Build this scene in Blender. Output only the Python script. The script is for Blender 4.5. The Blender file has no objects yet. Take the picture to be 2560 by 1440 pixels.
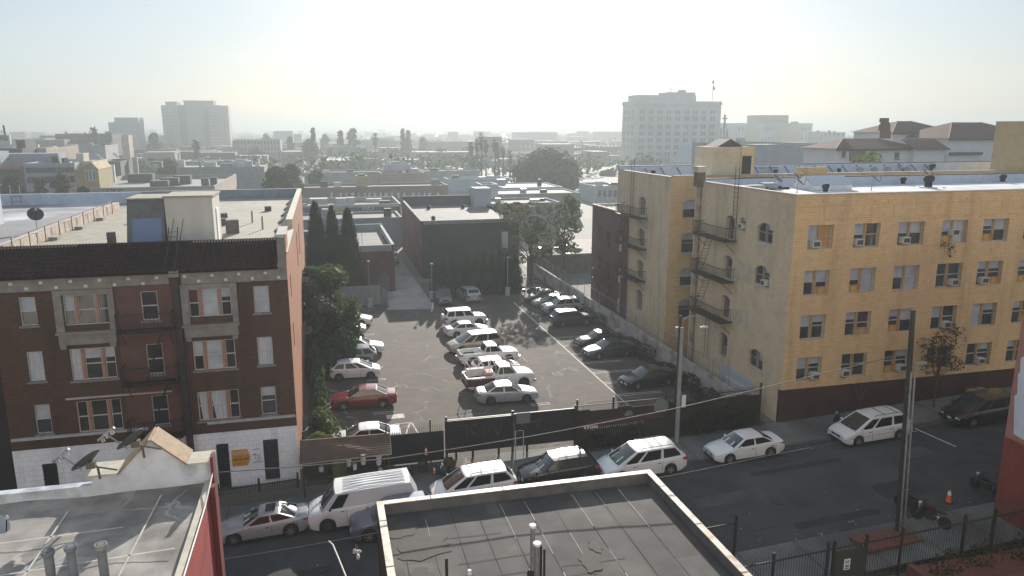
import bpy, math, random
from mathutils import Vector, Matrix
from math import sin, cos, tan, pi, radians, sqrt, atan, atan2, hypot
R = random.Random(7)
scene = bpy.context.scene
col = scene.collection

# ---------------------------------------------------------------- camera solve
# world: X along the street, Y across it (away from the camera), Z up, metres
FPX, HOR, VPX, CAMZ = 1869.0, 318.0, 800.0, 20.0
PITCH = atan((720 - HOR) / FPX)
YAW = atan((1280 - VPX) / (FPX / cos(PITCH)))
SUN_AZ, SUN_EL = radians(16.0), radians(18.5)      # measured from +Y towards +X

def ray(u, v):
    x, z, y = u - 1280, 720 - v, FPX
    yy = y * cos(PITCH) + z * sin(PITCH); zz = -y * sin(PITCH) + z * cos(PITCH)
    return x * cos(YAW) + yy * sin(YAW), -x * sin(YAW) + yy * cos(YAW), zz
def G(u, v, z=0.0):                                # survey: a point of the photograph on a level plane
    r = ray(u, v); t = (z - CAMZ) / r[2]; return r[0] * t, r[1] * t
def AY(u, v, Y):                                   # ... on a facade plane at depth Y
    r = ray(u, v); t = Y / r[1]; return r[0] * t, CAMZ + r[2] * t
def AX(u, v, X):                                   # ... on a side wall at X
    r = ray(u, v); t = X / r[0]; return r[1] * t, CAMZ + r[2] * t
def street_z(x): return 0.0455 * x - 0.56          # the street climbs to the right

# ---------------------------------------------------------------- materials
MATS = {}
def nd(nt, typ, **kw):
    n = nt.nodes.new(typ)
    for k, v in kw.items(): setattr(n, k, v)
    return n
def mat(name, c, c2=None, rough=.85, metal=0, scale=3.0, detail=5, spec=.3, coat=0, bump=0, lo=.35, hi=.65, emit=0,
        stretch=None, c3=None, scale3=.3):
    if name in MATS: return MATS[name]
    m = bpy.data.materials.new(name); m.use_nodes = True
    nt = m.node_tree; b = nt.nodes['Principled BSDF']
    b.inputs['Base Color'].default_value = (*c, 1); b.inputs['Roughness'].default_value = rough
    b.inputs['Metallic'].default_value = metal; b.inputs['Specular IOR Level'].default_value = spec
    if coat: b.inputs['Coat Weight'].default_value = coat; b.inputs['Coat Roughness'].default_value = .08
    if emit: b.inputs['Emission Color'].default_value = (*c, 1); b.inputs['Emission Strength'].default_value = emit
    if c2:
        tc = nd(nt, 'ShaderNodeTexCoord'); vec = tc.outputs['Object']
        if stretch:
            mp = nd(nt, 'ShaderNodeMapping'); mp.inputs['Scale'].default_value = stretch
            nt.links.new(vec, mp.inputs['Vector']); vec = mp.outputs['Vector']
        no = nd(nt, 'ShaderNodeTexNoise'); no.inputs['Scale'].default_value = scale; no.inputs['Detail'].default_value = detail
        nt.links.new(vec, no.inputs['Vector'])
        rp = nd(nt, 'ShaderNodeValToRGB'); e = rp.color_ramp.elements
        e[0].position, e[0].color = lo, (*c, 1); e[1].position, e[1].color = hi, (*c2, 1)
        nt.links.new(no.outputs['Fac'], rp.inputs['Fac']); outc = rp.outputs['Color']
        if c3:
            n3 = nd(nt, 'ShaderNodeTexNoise'); n3.inputs['Scale'].default_value = scale3; n3.inputs['Detail'].default_value = 6
            nt.links.new(tc.outputs['Object'], n3.inputs['Vector'])
            r3 = nd(nt, 'ShaderNodeValToRGB'); r3.color_ramp.elements[0].position = .5; r3.color_ramp.elements[1].position = .68
            nt.links.new(n3.outputs['Fac'], r3.inputs['Fac'])
            mx = nd(nt, 'ShaderNodeMix', data_type='RGBA'); mx.inputs[7].default_value = (*c3, 1)
            nt.links.new(r3.outputs['Color'], mx.inputs[0]); nt.links.new(outc, mx.inputs[6]); outc = mx.outputs[2]
        nt.links.new(outc, b.inputs['Base Color'])
        if bump:
            bp = nd(nt, 'ShaderNodeBump'); bp.inputs['Strength'].default_value = bump; bp.inputs['Distance'].default_value = .03
            nt.links.new(no.outputs['Fac'], bp.inputs['Height']); nt.links.new(bp.outputs['Normal'], b.inputs['Normal'])
    MATS[name] = m
    return m
def wall_vec(nt):                                  # (x+y, z) so that courses run level on every upright wall
    tc = nd(nt, 'ShaderNodeTexCoord'); s = nd(nt, 'ShaderNodeSeparateXYZ'); nt.links.new(tc.outputs['Object'], s.inputs[0])
    ad = nd(nt, 'ShaderNodeMath', operation='ADD'); nt.links.new(s.outputs[0], ad.inputs[0]); nt.links.new(s.outputs[1], ad.inputs[1])
    c = nd(nt, 'ShaderNodeCombineXYZ'); nt.links.new(ad.outputs[0], c.inputs[0]); nt.links.new(s.outputs[2], c.inputs[1])
    return tc, c.outputs[0]
def brick(name, a, b2, mortar, stain=None, w=.42, h=.13, rough=.9, stain_scale=.35, mort=.012, bump=.4):
    if name in MATS: return MATS[name]
    m = bpy.data.materials.new(name); m.use_nodes = True
    nt = m.node_tree; b = nt.nodes['Principled BSDF']
    b.inputs['Roughness'].default_value = rough; b.inputs['Specular IOR Level'].default_value = .2
    tc, v = wall_vec(nt)
    br = nd(nt, 'ShaderNodeTexBrick'); br.inputs['Scale'].default_value = 1
    br.inputs['Brick Width'].default_value = w; br.inputs['Row Height'].default_value = h
    br.inputs['Mortar Size'].default_value = mort; br.inputs['Color1'].default_value = (*a, 1)
    br.inputs['Color2'].default_value = (*b2, 1); br.inputs['Mortar'].default_value = (*mortar, 1); br.inputs['Bias'].default_value = -.1
    nt.links.new(v, br.inputs['Vector']); out = br.outputs['Color']
    for sc, amt, colr in ((stain_scale, .75, stain), (2.2, .3, tuple(x * .55 for x in a))):
        if not colr: continue
        n = nd(nt, 'ShaderNodeTexNoise'); n.inputs['Scale'].default_value = sc; n.inputs['Detail'].default_value = 7
        nt.links.new(tc.outputs['Object'], n.inputs['Vector'])
        r = nd(nt, 'ShaderNodeValToRGB'); r.color_ramp.elements[0].position = .5; r.color_ramp.elements[1].position = .72
        r.color_ramp.elements[1].color = (amt, amt, amt, 1)
        nt.links.new(n.outputs['Fac'], r.inputs['Fac'])
        mx = nd(nt, 'ShaderNodeMix', data_type='RGBA'); mx.inputs[7].default_value = (*colr, 1)
        nt.links.new(r.outputs['Color'], mx.inputs[0]); nt.links.new(out, mx.inputs[6]); out = mx.outputs[2]
    mp = nd(nt, 'ShaderNodeMapping'); mp.inputs['Scale'].default_value = (1.1, 1.1, .12); nt.links.new(tc.outputs['Object'], mp.inputs['Vector'])
    n = nd(nt, 'ShaderNodeTexNoise'); n.inputs['Scale'].default_value = 1; n.inputs['Detail'].default_value = 5; nt.links.new(mp.outputs[0], n.inputs['Vector'])
    r = nd(nt, 'ShaderNodeValToRGB'); r.color_ramp.elements[0].position = .5; r.color_ramp.elements[1].position = .75; r.color_ramp.elements[1].color = (.34, .34, .34, 1)
    nt.links.new(n.outputs['Fac'], r.inputs['Fac'])          # rain streaks
    mx = nd(nt, 'ShaderNodeMix', data_type='RGBA'); mx.inputs[7].default_value = (*(x * .45 for x in mortar), 1)
    nt.links.new(r.outputs['Color'], mx.inputs[0]); nt.links.new(out, mx.inputs[6]); out = mx.outputs[2]
    nt.links.new(out, b.inputs['Base Color'])
    bp = nd(nt, 'ShaderNodeBump'); bp.inputs['Strength'].default_value = bump; bp.inputs['Distance'].default_value = .02
    nt.links.new(br.outputs['Fac'], bp.inputs['Height']); bp.invert = True
    nt.links.new(bp.outputs['Normal'], b.inputs['Normal'])
    MATS[name] = m
    return m
def rows(name, a, b2, pitch, axis=2, rough=.85, noise=.6, blend=None, bump=.6):
    """bands repeating every `pitch` metres along one axis (tile courses, shingles, corrugation, boards)"""
    if name in MATS: return MATS[name]
    m = mat(name, a, b2, rough=rough, scale=1.6, detail=8, c3=blend, scale3=.5)
    nt = m.node_tree; b = nt.nodes['Principled BSDF']
    tc = nd(nt, 'ShaderNodeTexCoord'); s = nd(nt, 'ShaderNodeSeparateXYZ'); nt.links.new(tc.outputs['Object'], s.inputs[0])
    mu = nd(nt, 'ShaderNodeMath', operation='MULTIPLY'); mu.inputs[1].default_value = 1 / pitch; nt.links.new(s.outputs[axis], mu.inputs[0])
    fr = nd(nt, 'ShaderNodeMath', operation='PINGPONG'); fr.inputs[1].default_value = .5; nt.links.new(mu.outputs[0], fr.inputs[0])
    bp = nd(nt, 'ShaderNodeBump'); bp.inputs['Strength'].default_value = bump; bp.inputs['Distance'].default_value = pitch * .5
    nt.links.new(fr.outputs[0], bp.inputs['Height']); nt.links.new(bp.outputs['Normal'], b.inputs['Normal'])
    return m
def cracks(name, a, b2, line, scale, width, rough=.9, spot=None, warp=.6, amount=.6):
    """asphalt with pale sealed cracks: warped cell borders that fade in and out"""
    if name in MATS: return MATS[name]
    m = mat(name, a, b2, rough=rough, scale=1.1, detail=9, c3=spot, scale3=.22, bump=.15)
    nt = m.node_tree; b = nt.nodes['Principled BSDF']
    base = b.inputs['Base Color'].links[0].from_socket
    tc = nd(nt, 'ShaderNodeTexCoord')
    wn = nd(nt, 'ShaderNodeTexNoise'); wn.inputs['Scale'].default_value = .9; wn.inputs['Detail'].default_value = 6
    nt.links.new(tc.outputs['Object'], wn.inputs['Vector'])
    ad = nd(nt, 'ShaderNodeVectorMath', operation='MULTIPLY_ADD'); ad.inputs[1].default_value = (warp * 2,) * 3
    nt.links.new(wn.outputs['Color'], ad.inputs[0]); nt.links.new(tc.outputs['Object'], ad.inputs[2])
    vo = nd(nt, 'ShaderNodeTexVoronoi', feature='DISTANCE_TO_EDGE'); vo.inputs['Scale'].default_value = scale
    nt.links.new(ad.outputs[0], vo.inputs['Vector'])
    lt = nd(nt, 'ShaderNodeMath', operation='LESS_THAN'); lt.inputs[1].default_value = width; nt.links.new(vo.outputs['Distance'], lt.inputs[0])
    fn = nd(nt, 'ShaderNodeTexNoise'); fn.inputs['Scale'].default_value = .55; fn.inputs['Detail'].default_value = 8
    nt.links.new(tc.outputs['Object'], fn.inputs['Vector'])
    fr = nd(nt, 'ShaderNodeValToRGB'); fr.color_ramp.elements[0].position = .45; fr.color_ramp.elements[1].position = .62
    fr.color_ramp.elements[1].color = (amount,) * 3 + (1,)
    nt.links.new(fn.outputs['Fac'], fr.inputs['Fac'])
    mu = nd(nt, 'ShaderNodeMath', operation='MULTIPLY'); nt.links.new(lt.outputs[0], mu.inputs[0]); nt.links.new(fr.outputs['Color'], mu.inputs[1])
    mx = nd(nt, 'ShaderNodeMix', data_type='RGBA'); mx.inputs[7].default_value = (*line, 1)
    nt.links.new(mu.outputs[0], mx.inputs[0]); nt.links.new(base, mx.inputs[6]); nt.links.new(mx.outputs[2], b.inputs['Base Color'])
    return m
def paint(name, c, rough=.32, metal=0.0): return mat('paint ' + name, c, rough=rough, metal=metal, spec=.5, coat=.6)

GLASS = mat('window glass', (.025, .03, .035), (.05, .055, .06), rough=.06, spec=.6, scale=.8)
CARGLASS = mat('car glass', (.03, .038, .042), rough=.05, spec=.7, coat=.3)
TINT = mat('tinted car glass', (.008, .009, .011), rough=.1, spec=.25)
TYRE = mat('tyre rubber', (.018, .018, .019), rough=.8)
RIM = mat('alloy rim', (.38, .38, .39), rough=.35, metal=.7)
STEELRIM = mat('dark steel rim', (.05, .05, .055), rough=.5, metal=.3)
BLACKPL = mat('black plastic', (.02, .02, .021), rough=.6)
CHROME = mat('chrome', (.6, .6, .6), rough=.2, metal=1)
REDLENS = mat('red tail lens', (.42, .02, .018), rough=.2, coat=.4)
CLEARLENS = mat('clear headlight lens', (.55, .57, .58), rough=.12, coat=.5)
PLATE = mat('plate white', (.7, .7, .68), rough=.5)
IRON = mat('black iron', (.02, .02, .022), (.045, .035, .03), rough=.6, scale=9)
GALV = mat('galvanised steel', (.34, .35, .36), (.24, .25, .26), rough=.5, metal=.6, scale=4)
CONC = mat('concrete', (.34, .33, .31), (.26, .25, .235), scale=2.2, detail=8, c3=(.2, .19, .18), scale3=.5)
WHITEP = mat('white paint', (.74, .74, .73), (.6, .6, .6), scale=2.5, detail=7)
CREAM = mat('cream trim', (.52, .49, .42), (.4, .37, .31), scale=2, detail=7)
BLIND = mat('white blind', (.42, .45, .5), (.3, .33, .38), scale=1.2)
CURTAIN = mat('white curtain', (.5, .53, .58), (.32, .34, .38), scale=4, stretch=(6, 6, .3))
DARKROOM = mat('dark room', (.02, .02, .022), rough=.9)

# ---------------------------------------------------------------- mesh builder
class MB:
    def __init__(s): s.v = []; s.f = []; s.m = []; s.k = 0
    def add(s, pts, faces):
        n = len(s.v); s.v += [tuple(p) for p in pts]
        for f in faces: s.f.append(tuple(n + i for i in f)); s.m.append(s.k)
        return s
    def mi(s, k): s.k = k; return s
    def quad(s, a, b, c, d): return s.add((a, b, c, d), ((0, 1, 2, 3),))
    def poly(s, pts): return s.add(pts, (tuple(range(len(pts))),))
    def box(s, x0, x1, y0, y1, z0, z1):
        return s.add([(x, y, z) for z in (z0, z1) for y in (y0, y1) for x in (x0, x1)],
                     ((0, 2, 3, 1), (4, 5, 7, 6), (0, 1, 5, 4), (2, 6, 7, 3), (0, 4, 6, 2), (1, 3, 7, 5)))
    def fbox(s, F, a0, a1, b0, b1, c0, c1):        # box in a wall frame: a along, b outwards, c up
        return s.add([F(a, b, c) for c in (c0, c1) for b in (b0, b1) for a in (a0, a1)],
                     ((0, 2, 3, 1), (4, 5, 7, 6), (0, 1, 5, 4), (2, 6, 7, 3), (0, 4, 6, 2), (1, 3, 7, 5)))
    def obox(s, c, sx, sy, sz, rot=0, tilt=0):
        M = Matrix.Translation(c) @ Matrix.Rotation(rot, 4, 'Z') @ Matrix.Rotation(tilt, 4, 'X')
        return s.add([M @ Vector((x * sx / 2, y * sy / 2, z * sz / 2)) for z in (-1, 1) for y in (-1, 1) for x in (-1, 1)],
                     ((0, 2, 3, 1), (4, 5, 7, 6), (0, 1, 5, 4), (2, 6, 7, 3), (0, 4, 6, 2), (1, 3, 7, 5)))
    def prism(s, pts, d):                          # planar polygon pushed along vector d
        n = len(pts); q = [tuple(Vector(p) + Vector(d)) for p in pts]
        return s.add(list(pts) + q, [tuple(range(n - 1, -1, -1)), tuple(range(n, 2 * n))] +
                     [(i, (i + 1) % n, n + (i + 1) % n, n + i) for i in range(n)])
    def tube(s, pts, r, n=6, r1=None):
        P = [Vector(p) for p in pts]; rings = []
        for i, p in enumerate(P):
            d = (P[min(i + 1, len(P) - 1)] - P[max(i - 1, 0)]).normalized()
            u = d.orthogonal().normalized() if abs(d.z) > .95 else d.cross(Vector((0, 0, 1))).normalized()
            w = d.cross(u); rr = r if r1 is None else r + (r1 - r) * i / (len(P) - 1)
            rings.append([p + (u * cos(2 * pi * k / n) + w * sin(2 * pi * k / n)) * rr for k in range(n)])
        b = [q for g in rings for q in g]; fs = []
        for i in range(len(P) - 1):
            for k in range(n): fs.append((i * n + k, i * n + (k + 1) % n, (i + 1) * n + (k + 1) % n, (i + 1) * n + k))
        fs.append(tuple(range(n - 1, -1, -1))); fs.append(tuple(range((len(P) - 1) * n, len(P) * n)))
        return s.add(b, fs)
    def lathe(s, prof, c=(0, 0, 0), n=16, axis='z'):
        pts = []
        for r, h in prof:
            for k in range(n):
                a = 2 * pi * k / n
                q = (r * cos(a), r * sin(a), h)
                if axis == 'y': q = (r * cos(a), h, r * sin(a))
                if axis == 'x': q = (h, r * cos(a), r * sin(a))
                pts.append((c[0] + q[0], c[1] + q[1], c[2] + q[2]))
        fs = []
        for i in range(len(prof) - 1):
            for k in range(n): fs.append((i * n + k, i * n + (k + 1) % n, (i + 1) * n + (k + 1) % n, (i + 1) * n + k))
        fs.append(tuple(range(n - 1, -1, -1))); fs.append(tuple(range((len(prof) - 1) * n, len(prof) * n)))
        return s.add(pts, fs)
    def ell(s, c, rx, ry, rz, n=10, m=7, jit=0):
        prof = []
        pts = []
        for i in range(m + 1):
            t = pi * i / m
            for k in range(n):
                a = 2 * pi * k / n; j = 1 + (R.random() - .5) * jit
                pts.append((c[0] + rx * sin(t) * cos(a) * j, c[1] + ry * sin(t) * sin(a) * j, c[2] - rz * cos(t) * j))
        fs = []
        for i in range(m):
            for k in range(n): fs.append((i * n + k, i * n + (k + 1) % n, (i + 1) * n + (k + 1) % n, (i + 1) * n + k))
        return s.add(pts, fs)
    def dup(s, other, M):
        n = len(s.v); s.v += [tuple(M @ Vector(p)) for p in other.v]
        s.f += [tuple(n + i for i in f) for f in other.f]; s.m += other.m
        return s
    def build(s, name, m, parent=None, local=False, smooth=False, ang=35):
        mats = m if isinstance(m, (list, tuple)) else [m]
        if parent is not None:
            o0 = Vector((0, 0, 0)) if local else worldloc(parent)
        else:
            xs = [p[0] for p in s.v]; ys = [p[1] for p in s.v]; zs = [p[2] for p in s.v]
            o0 = Vector(((min(xs) + max(xs)) / 2, (min(ys) + max(ys)) / 2, min(zs)))
        me = bpy.data.meshes.new(name)
        me.from_pydata([(p[0] - o0.x, p[1] - o0.y, p[2] - o0.z) for p in s.v], [], s.f)
        for q in mats: me.materials.append(q)
        if len(mats) > 1: me.polygons.foreach_set('material_index', s.m)
        if smooth:
            me.polygons.foreach_set('use_smooth', [True] * len(me.polygons))
            me.set_sharp_from_angle(angle=radians(ang))
        me.update()
        o = bpy.data.objects.new(name, me); col.objects.link(o)
        if parent is not None: o.parent = parent
        else: o.location = o0
        return o
def worldloc(o):
    v = Vector((0, 0, 0))
    while o: v += Vector(o.location); o = o.parent
    return v
def tag(o, label=None, cat=None, group=None, kind=None):
    if label: o['label'] = label
    if cat: o['category'] = cat
    if group: o['group'] = group
    if kind: o['kind'] = kind
    return o
def thing(name, label, cat, loc, rot=0, group=None):
    o = bpy.data.objects.new(name, None); col.objects.link(o); o.location = loc; o.rotation_euler = (0, 0, rot)
    o.empty_display_size = .3
    return tag(o, label, cat, group)
def copy_thing(o, loc, rot=None, label=None, group=None):
    def cp(q, par):
        c = q.copy(); col.objects.link(c)
        if par is not None: c.parent = par
        for ch in q.children: cp(ch, c)
        return c
    c = cp(o, None); c.location = loc
    if rot is not None: c.rotation_euler = (0, 0, rot)
    return tag(c, label, None, group)

def frameY(Y, face=-1):     # wall in the plane Y (outward -Y): a = world x
    return lambda a, b, c: (a, Y + face * b, c)
def frameX(X, face=-1):     # wall in the plane X: a = world y
    return lambda a, b, c: (X + face * b, a, c)
def holed(mb, F, a0, a1, c0, c1, holes, depth=.25):
    """wall sheet with real openings and reveals"""
    A = sorted(set([a0, a1] + [h[0] for h in holes] + [h[1] for h in holes])); A = [a for a in A if a0 <= a <= a1]
    C = sorted(set([c0, c1] + [h[2] for h in holes] + [h[3] for h in holes])); C = [c for c in C if c0 <= c <= c1]
    for i in range(len(A) - 1):
        for j in range(len(C) - 1):
            am, cm = (A[i] + A[i + 1]) / 2, (C[j] + C[j + 1]) / 2
            if any(h[0] < am < h[1] and h[2] < cm < h[3] for h in holes): continue
            mb.quad(F(A[i], 0, C[j]), F(A[i + 1], 0, C[j]), F(A[i + 1], 0, C[j + 1]), F(A[i], 0, C[j + 1]))
    for x0, x1, z0, z1 in holes:
        mb.quad(F(x0, 0, z0), F(x1, 0, z0), F(x1, -depth, z0), F(x0, -depth, z0))
        mb.quad(F(x0, 0, z1), F(x0, -depth, z1), F(x1, -depth, z1), F(x1, 0, z1))
        mb.quad(F(x0, 0, z0), F(x0, -depth, z0), F(x0, -depth, z1), F(x0, 0, z1))
        mb.quad(F(x1, 0, z0), F(x1, 0, z1), F(x1, -depth, z1), F(x1, -depth, z0))
def text(name, body, size, loc, rot, m, parent=None, ex=.01, align='CENTER'):
    cu = bpy.data.curves.new(name, 'FONT'); cu.body = body; cu.size = size; cu.extrude = ex; cu.align_x = align; cu.align_y = 'CENTER'
    cu.materials.append(m)
    tmp = bpy.data.objects.new(name, cu); col.objects.link(tmp); bpy.context.view_layer.update()
    me = bpy.data.meshes.new_from_object(tmp.evaluated_get(bpy.context.evaluated_depsgraph_get())); bpy.data.objects.remove(tmp); bpy.data.curves.remove(cu)
    o = bpy.data.objects.new(name, me); col.objects.link(o)
    o.location = Vector(loc) - (worldloc(parent) if parent else Vector((0, 0, 0))); o.rotation_euler = rot
    if parent: o.parent = parent
    return o
# ---------------------------------------------------------------- camera, light, air
cd = bpy.data.cameras.new('camera'); cam = bpy.data.objects.new('camera', cd); col.objects.link(cam)
cam.location = (0, 0, CAMZ); cam.rotation_euler = (pi / 2 - PITCH, 0, -YAW)
cd.sensor_width = 36; cd.lens = 36 * FPX / 2560; cd.clip_start = .5; cd.clip_end = 12000
scene.camera = cam
w = bpy.data.worlds.new('World'); scene.world = w; w.use_nodes = True
nt = w.node_tree; bg = nt.nodes['Background']
sky = nd(nt, 'ShaderNodeTexSky', sky_type='NISHITA'); sky.sun_disc = False
sky.sun_elevation = SUN_EL; sky.sun_rotation = SUN_AZ; sky.air_density = 1.2; sky.dust_density = 1.0; sky.ozone_density = 1.0; sky.altitude = 100
tn = nd(nt, 'ShaderNodeMix', data_type='RGBA', blend_type='MULTIPLY'); tn.inputs[0].default_value = 1; tn.inputs[7].default_value = (.52, .58, .75, 1)
nt.links.new(sky.outputs[0], tn.inputs[6]); ml = nd(nt, 'ShaderNodeMix', data_type='RGBA'); ml.inputs[0].default_value = .5; ml.inputs[7].default_value = (5.6, 6.5, 7.2, 1)   # milky smog layer
sc = nd(nt, 'ShaderNodeTexCoord'); sm = nd(nt, 'ShaderNodeMapping'); sm.inputs['Scale'].default_value = (1.5, 1.5, 9); nt.links.new(sc.outputs['Generated'], sm.inputs['Vector'])
sn = nd(nt, 'ShaderNodeTexNoise'); sn.inputs['Scale'].default_value = 1.3; sn.inputs['Detail'].default_value = 6; nt.links.new(sm.outputs[0], sn.inputs['Vector'])
mr = nd(nt, 'ShaderNodeMapRange'); mr.inputs['From Min'].default_value = .35; mr.inputs['From Max'].default_value = .7; mr.inputs['To Min'].default_value = .42; mr.inputs['To Max'].default_value = .62
nt.links.new(sn.outputs['Fac'], mr.inputs['Value']); nt.links.new(mr.outputs['Result'], ml.inputs[0])     # uneven smog bands
nt.links.new(tn.outputs[2], ml.inputs[6]); nt.links.new(ml.outputs[2], bg.inputs['Color']); bg.inputs['Strength'].default_value = .05
sl = bpy.data.lights.new('sun', 'SUN'); sl.energy = 3.7; sl.angle = radians(.55); sl.color = (1, .93, .83)
so = bpy.data.objects.new('sun', sl); col.objects.link(so); so.location = (40, 120, 80)
sd = Vector((sin(SUN_AZ) * cos(SUN_EL), cos(SUN_AZ) * cos(SUN_EL), sin(SUN_EL)))
so.rotation_euler = (-sd).to_track_quat('-Z', 'Y').to_euler()
scene.view_settings.view_transform = 'Standard'; scene.view_settings.look = 'None'
scene.view_settings.exposure = 1.4; scene.view_settings.gamma = 1
scene.cycles.use_denoising = True
scene.cycles.max_bounces = 6; scene.cycles.volume_bounces = 0; scene.cycles.transparent_max_bounces = 16
scene.cycles.sample_clamp_indirect = 6

hm = bpy.data.materials.new('haze'); hm.use_nodes = True; nt = hm.node_tree
nt.nodes.remove(nt.nodes['Principled BSDF'])
pv = nd(nt, 'ShaderNodeVolumePrincipled'); pv.inputs['Color'].default_value = (.365, .405, .42, 1)
pv.inputs['Density'].default_value = .00105; pv.inputs['Anisotropy'].default_value = .42
nt.links.new(pv.outputs[0], nt.nodes['Material Output'].inputs['Volume'])
mb = MB(); mb.box(-2600, 2800, -70, 5200, -6.5, 47)
tag(mb.build('haze', hm), kind='stuff')

# ---------------------------------------------------------------- ground, street, lot
def struct(mb, name, m, **k): return tag(mb.build(name, m, **k), kind='structure')
GROUND = mat('ground earth', (.16, .15, .14), (.11, .11, .10), scale=.05, detail=8)
ASPH = cracks('street asphalt', (.052, .053, .056), (.038, .039, .042), (.075, .075, .078), .16, .006, spot=(.065, .066, .068), amount=.5)
LOT = cracks('lot asphalt', (.108, .09, .078), (.08, .067, .058), (.24, .215, .19), .21, .016, spot=(.06, .053, .05), warp=.9, amount=.75)
WALK = cracks('sidewalk concrete', (.17, .17, .165), (.125, .125, .122), (.07, .07, .07), .3, .005, spot=(.09, .09, .088), amount=.7)
def zz(x): return street_z(max(-30, min(60, x)))
XS = [-2600, -400, -120, -60, -30, -10, 10, 30, 60, 120, 300, 2800]
mb = MB()
for i in range(len(XS) - 1):
    a, b = XS[i], XS[i + 1]
    za, zb = zz(a) - .2, zz(b) - .2
    mb.quad((a, -60, za), (b, -60, zb), (b, 40.95, zb), (a, 40.95, za))
    mb.quad((a, 40.95, za), (b, 40.95, zb), (b, 40.95, -.03), (a, 40.95, -.03))
    mb.quad((a, 40.95, -.03), (b, 40.95, -.03), (b, 5000, -.03), (a, 5000, -.03))
struct(mb, 'ground', GROUND)
def strip(y0, y1, dz, x0=-60, x1=90, step=6, kerb=None, mb=None):
    mb = mb or MB(); n = int((x1 - x0) / step)
    for i in range(n):
        a, b = x0 + i * step, x0 + (i + 1) * step
        mb.quad((a, y0, zz(a) + dz), (b, y0, zz(b) + dz), (b, y1, zz(b) + dz), (a, y1, zz(a) + dz))
        if kerb is not None: mb.quad((a, kerb, zz(a) - .1), (b, kerb, zz(b) - .1), (b, kerb, zz(b) + dz), (a, kerb, zz(a) + dz))
    return mb
struct(strip(28.3, 37.8, 0), 'street', ASPH)
struct(strip(37.8, 40.9, .14, kerb=37.8), 'sidewalk', WALK)
struct(strip(25.2, 28.3, .14, kerb=28.3), 'sidewalk', WALK)
mb = MB(); mb.quad((-1.8, 40.96, 0), (27.6, 40.96, 0), (27.6, 83.3, 0), (-1.8, 83.3, 0)); mb.quad((11.6, 83.3, 0), (27.6, 83.3, 0), (27.6, 96, 0), (11.6, 96, 0))
mb.quad((-1.8, 83.3, 0), (6.6, 83.3, 0), (6.6, 86, 0), (-1.8, 86, 0))
struct(mb, 'parking_lot', LOT)
ALLEY = mat('alley concrete', (.36, .34, .31), (.28, .265, .245), scale=.8, detail=8, c3=(.2, .19, .18))
mb = MB(); mb.quad((6.2, 82.2, .012), (11.4, 81.5, .012), (11.6, 83.3, .012), (6.4, 83.3, .012))
mb.quad((6.6, 83.3, .012), (11.6, 83.3, .012), (10.4, 150, .012), (6.6, 150, .012))
struct(mb, 'driveway', ALLEY)
mb = MB(); mb.quad((27.8, 41, .75), (29, 41, .75), (29, 100, .75), (27.8, 100, .75))
struct(mb, 'side_path', WALK)
LINE = mat('worn line paint', (.62, .61, .58), (.4, .39, .37), scale=3, detail=8)
mb = MB()
def line(x0, y0, x1, y1, wd=.11, z=.006):
    d = Vector((x1 - x0, y1 - y0)).normalized(); n = Vector((-d.y, d.x)) * wd / 2
    mb.quad((x0 - n.x, y0 - n.y, z), (x1 - n.x, y1 - n.y, z), (x1 + n.x, y1 + n.y, z), (x0 + n.x, y0 + n.y, z))
line(20.95, 46.6, 20.9, 82.5, .13)
for y in (47.7, 50.45, 53.3, 55.9, 58.6, 61.3, 64.0, 66.8):
    for d in (-.17, .17): line(21.02, y + d, 24.6, y + d * .8 - .05, .09)
    line(21.02, y - .17, 21.02, y + .17, .09)
for y in (48.4, 50.1):                              # tails of the middle bays
    for d in (-.16, .16): line(14.0, y + d, 15.4, y + d, .09)
    line(15.4, y - .16, 15.4, y + .16, .09)
for y in (51.2, 55.4, 58.6, 61.8, 69.5, 72.4):
    for d in (-.16, .16): line(2.6, y + d, 4.1, y + d, .08)
    line(4.1, y - .16, 4.1, y + .16, .08)
for a, b in (((3.4, 46.2), (3.9, 48.9)), ((3.9, 48.9), (5.1, 48.9)), ((5.1, 48.9), (5.4, 46.2)), ((4.3, 46.2), (5.0, 48.9)), ((3.7, 47.6), (4.3, 48.9))): line(*a, *b, .1)
mb.quad((3.5, 49.9, .006), (4.75, 49.9, .006), (4.75, 50.7, .006), (3.5, 50.7, .006))
struct(mb, 'painted_lines', LINE)
mb = MB()
def sline(x0, y0, x1, y1, wd):
    n = wd / 2
    mb.quad((x0 - n, y0, zz(x0 - n) + .006), (x1 - n, y1, zz(x1 - n) + .006), (x1 + n, y1, zz(x1 + n) + .006), (x0 + n, y0, zz(x0 + n) + .006))
sline(36.07, 37.4, 36.34, 34.4, .12)
struct(mb, 'street_line', LINE)
R.seed(4)
PATCH = mat('asphalt repair', (.036, .036, .038), (.026, .026, .028), scale=1.5, detail=8); PATCH2 = mat('worn asphalt', (.08, .08, .082), (.055, .055, .057), scale=1.2, detail=9)
for i, (x, y, a, b) in enumerate(((20.5, 33.2, 4.2, 1.1), (29.5, 31.2, 2.6, 1.6), (14.8, 30.6, 5.5, .9), (26, 35.2, 6, .5), (33.5, 34.6, 2.2, 1.2), (-3, 33.2, 5, .7), (2.5, 31, 3, 1.2), (24.5, 29.6, 5, .6))):
    mb = MB(); P = []
    for k in range(16):
        t = 2 * pi * k / 16; px = x + a / 2 * max(-1, min(1, 1.3 * cos(t))) + R.uniform(-.06, .06); py = y + b / 2 * max(-1, min(1, 1.3 * sin(t))) + R.uniform(-.05, .05); P.append((px, py, zz(px) + .004))
    mb.poly(P); struct(mb, 'asphalt_patch', PATCH if i % 2 else PATCH2)
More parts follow.
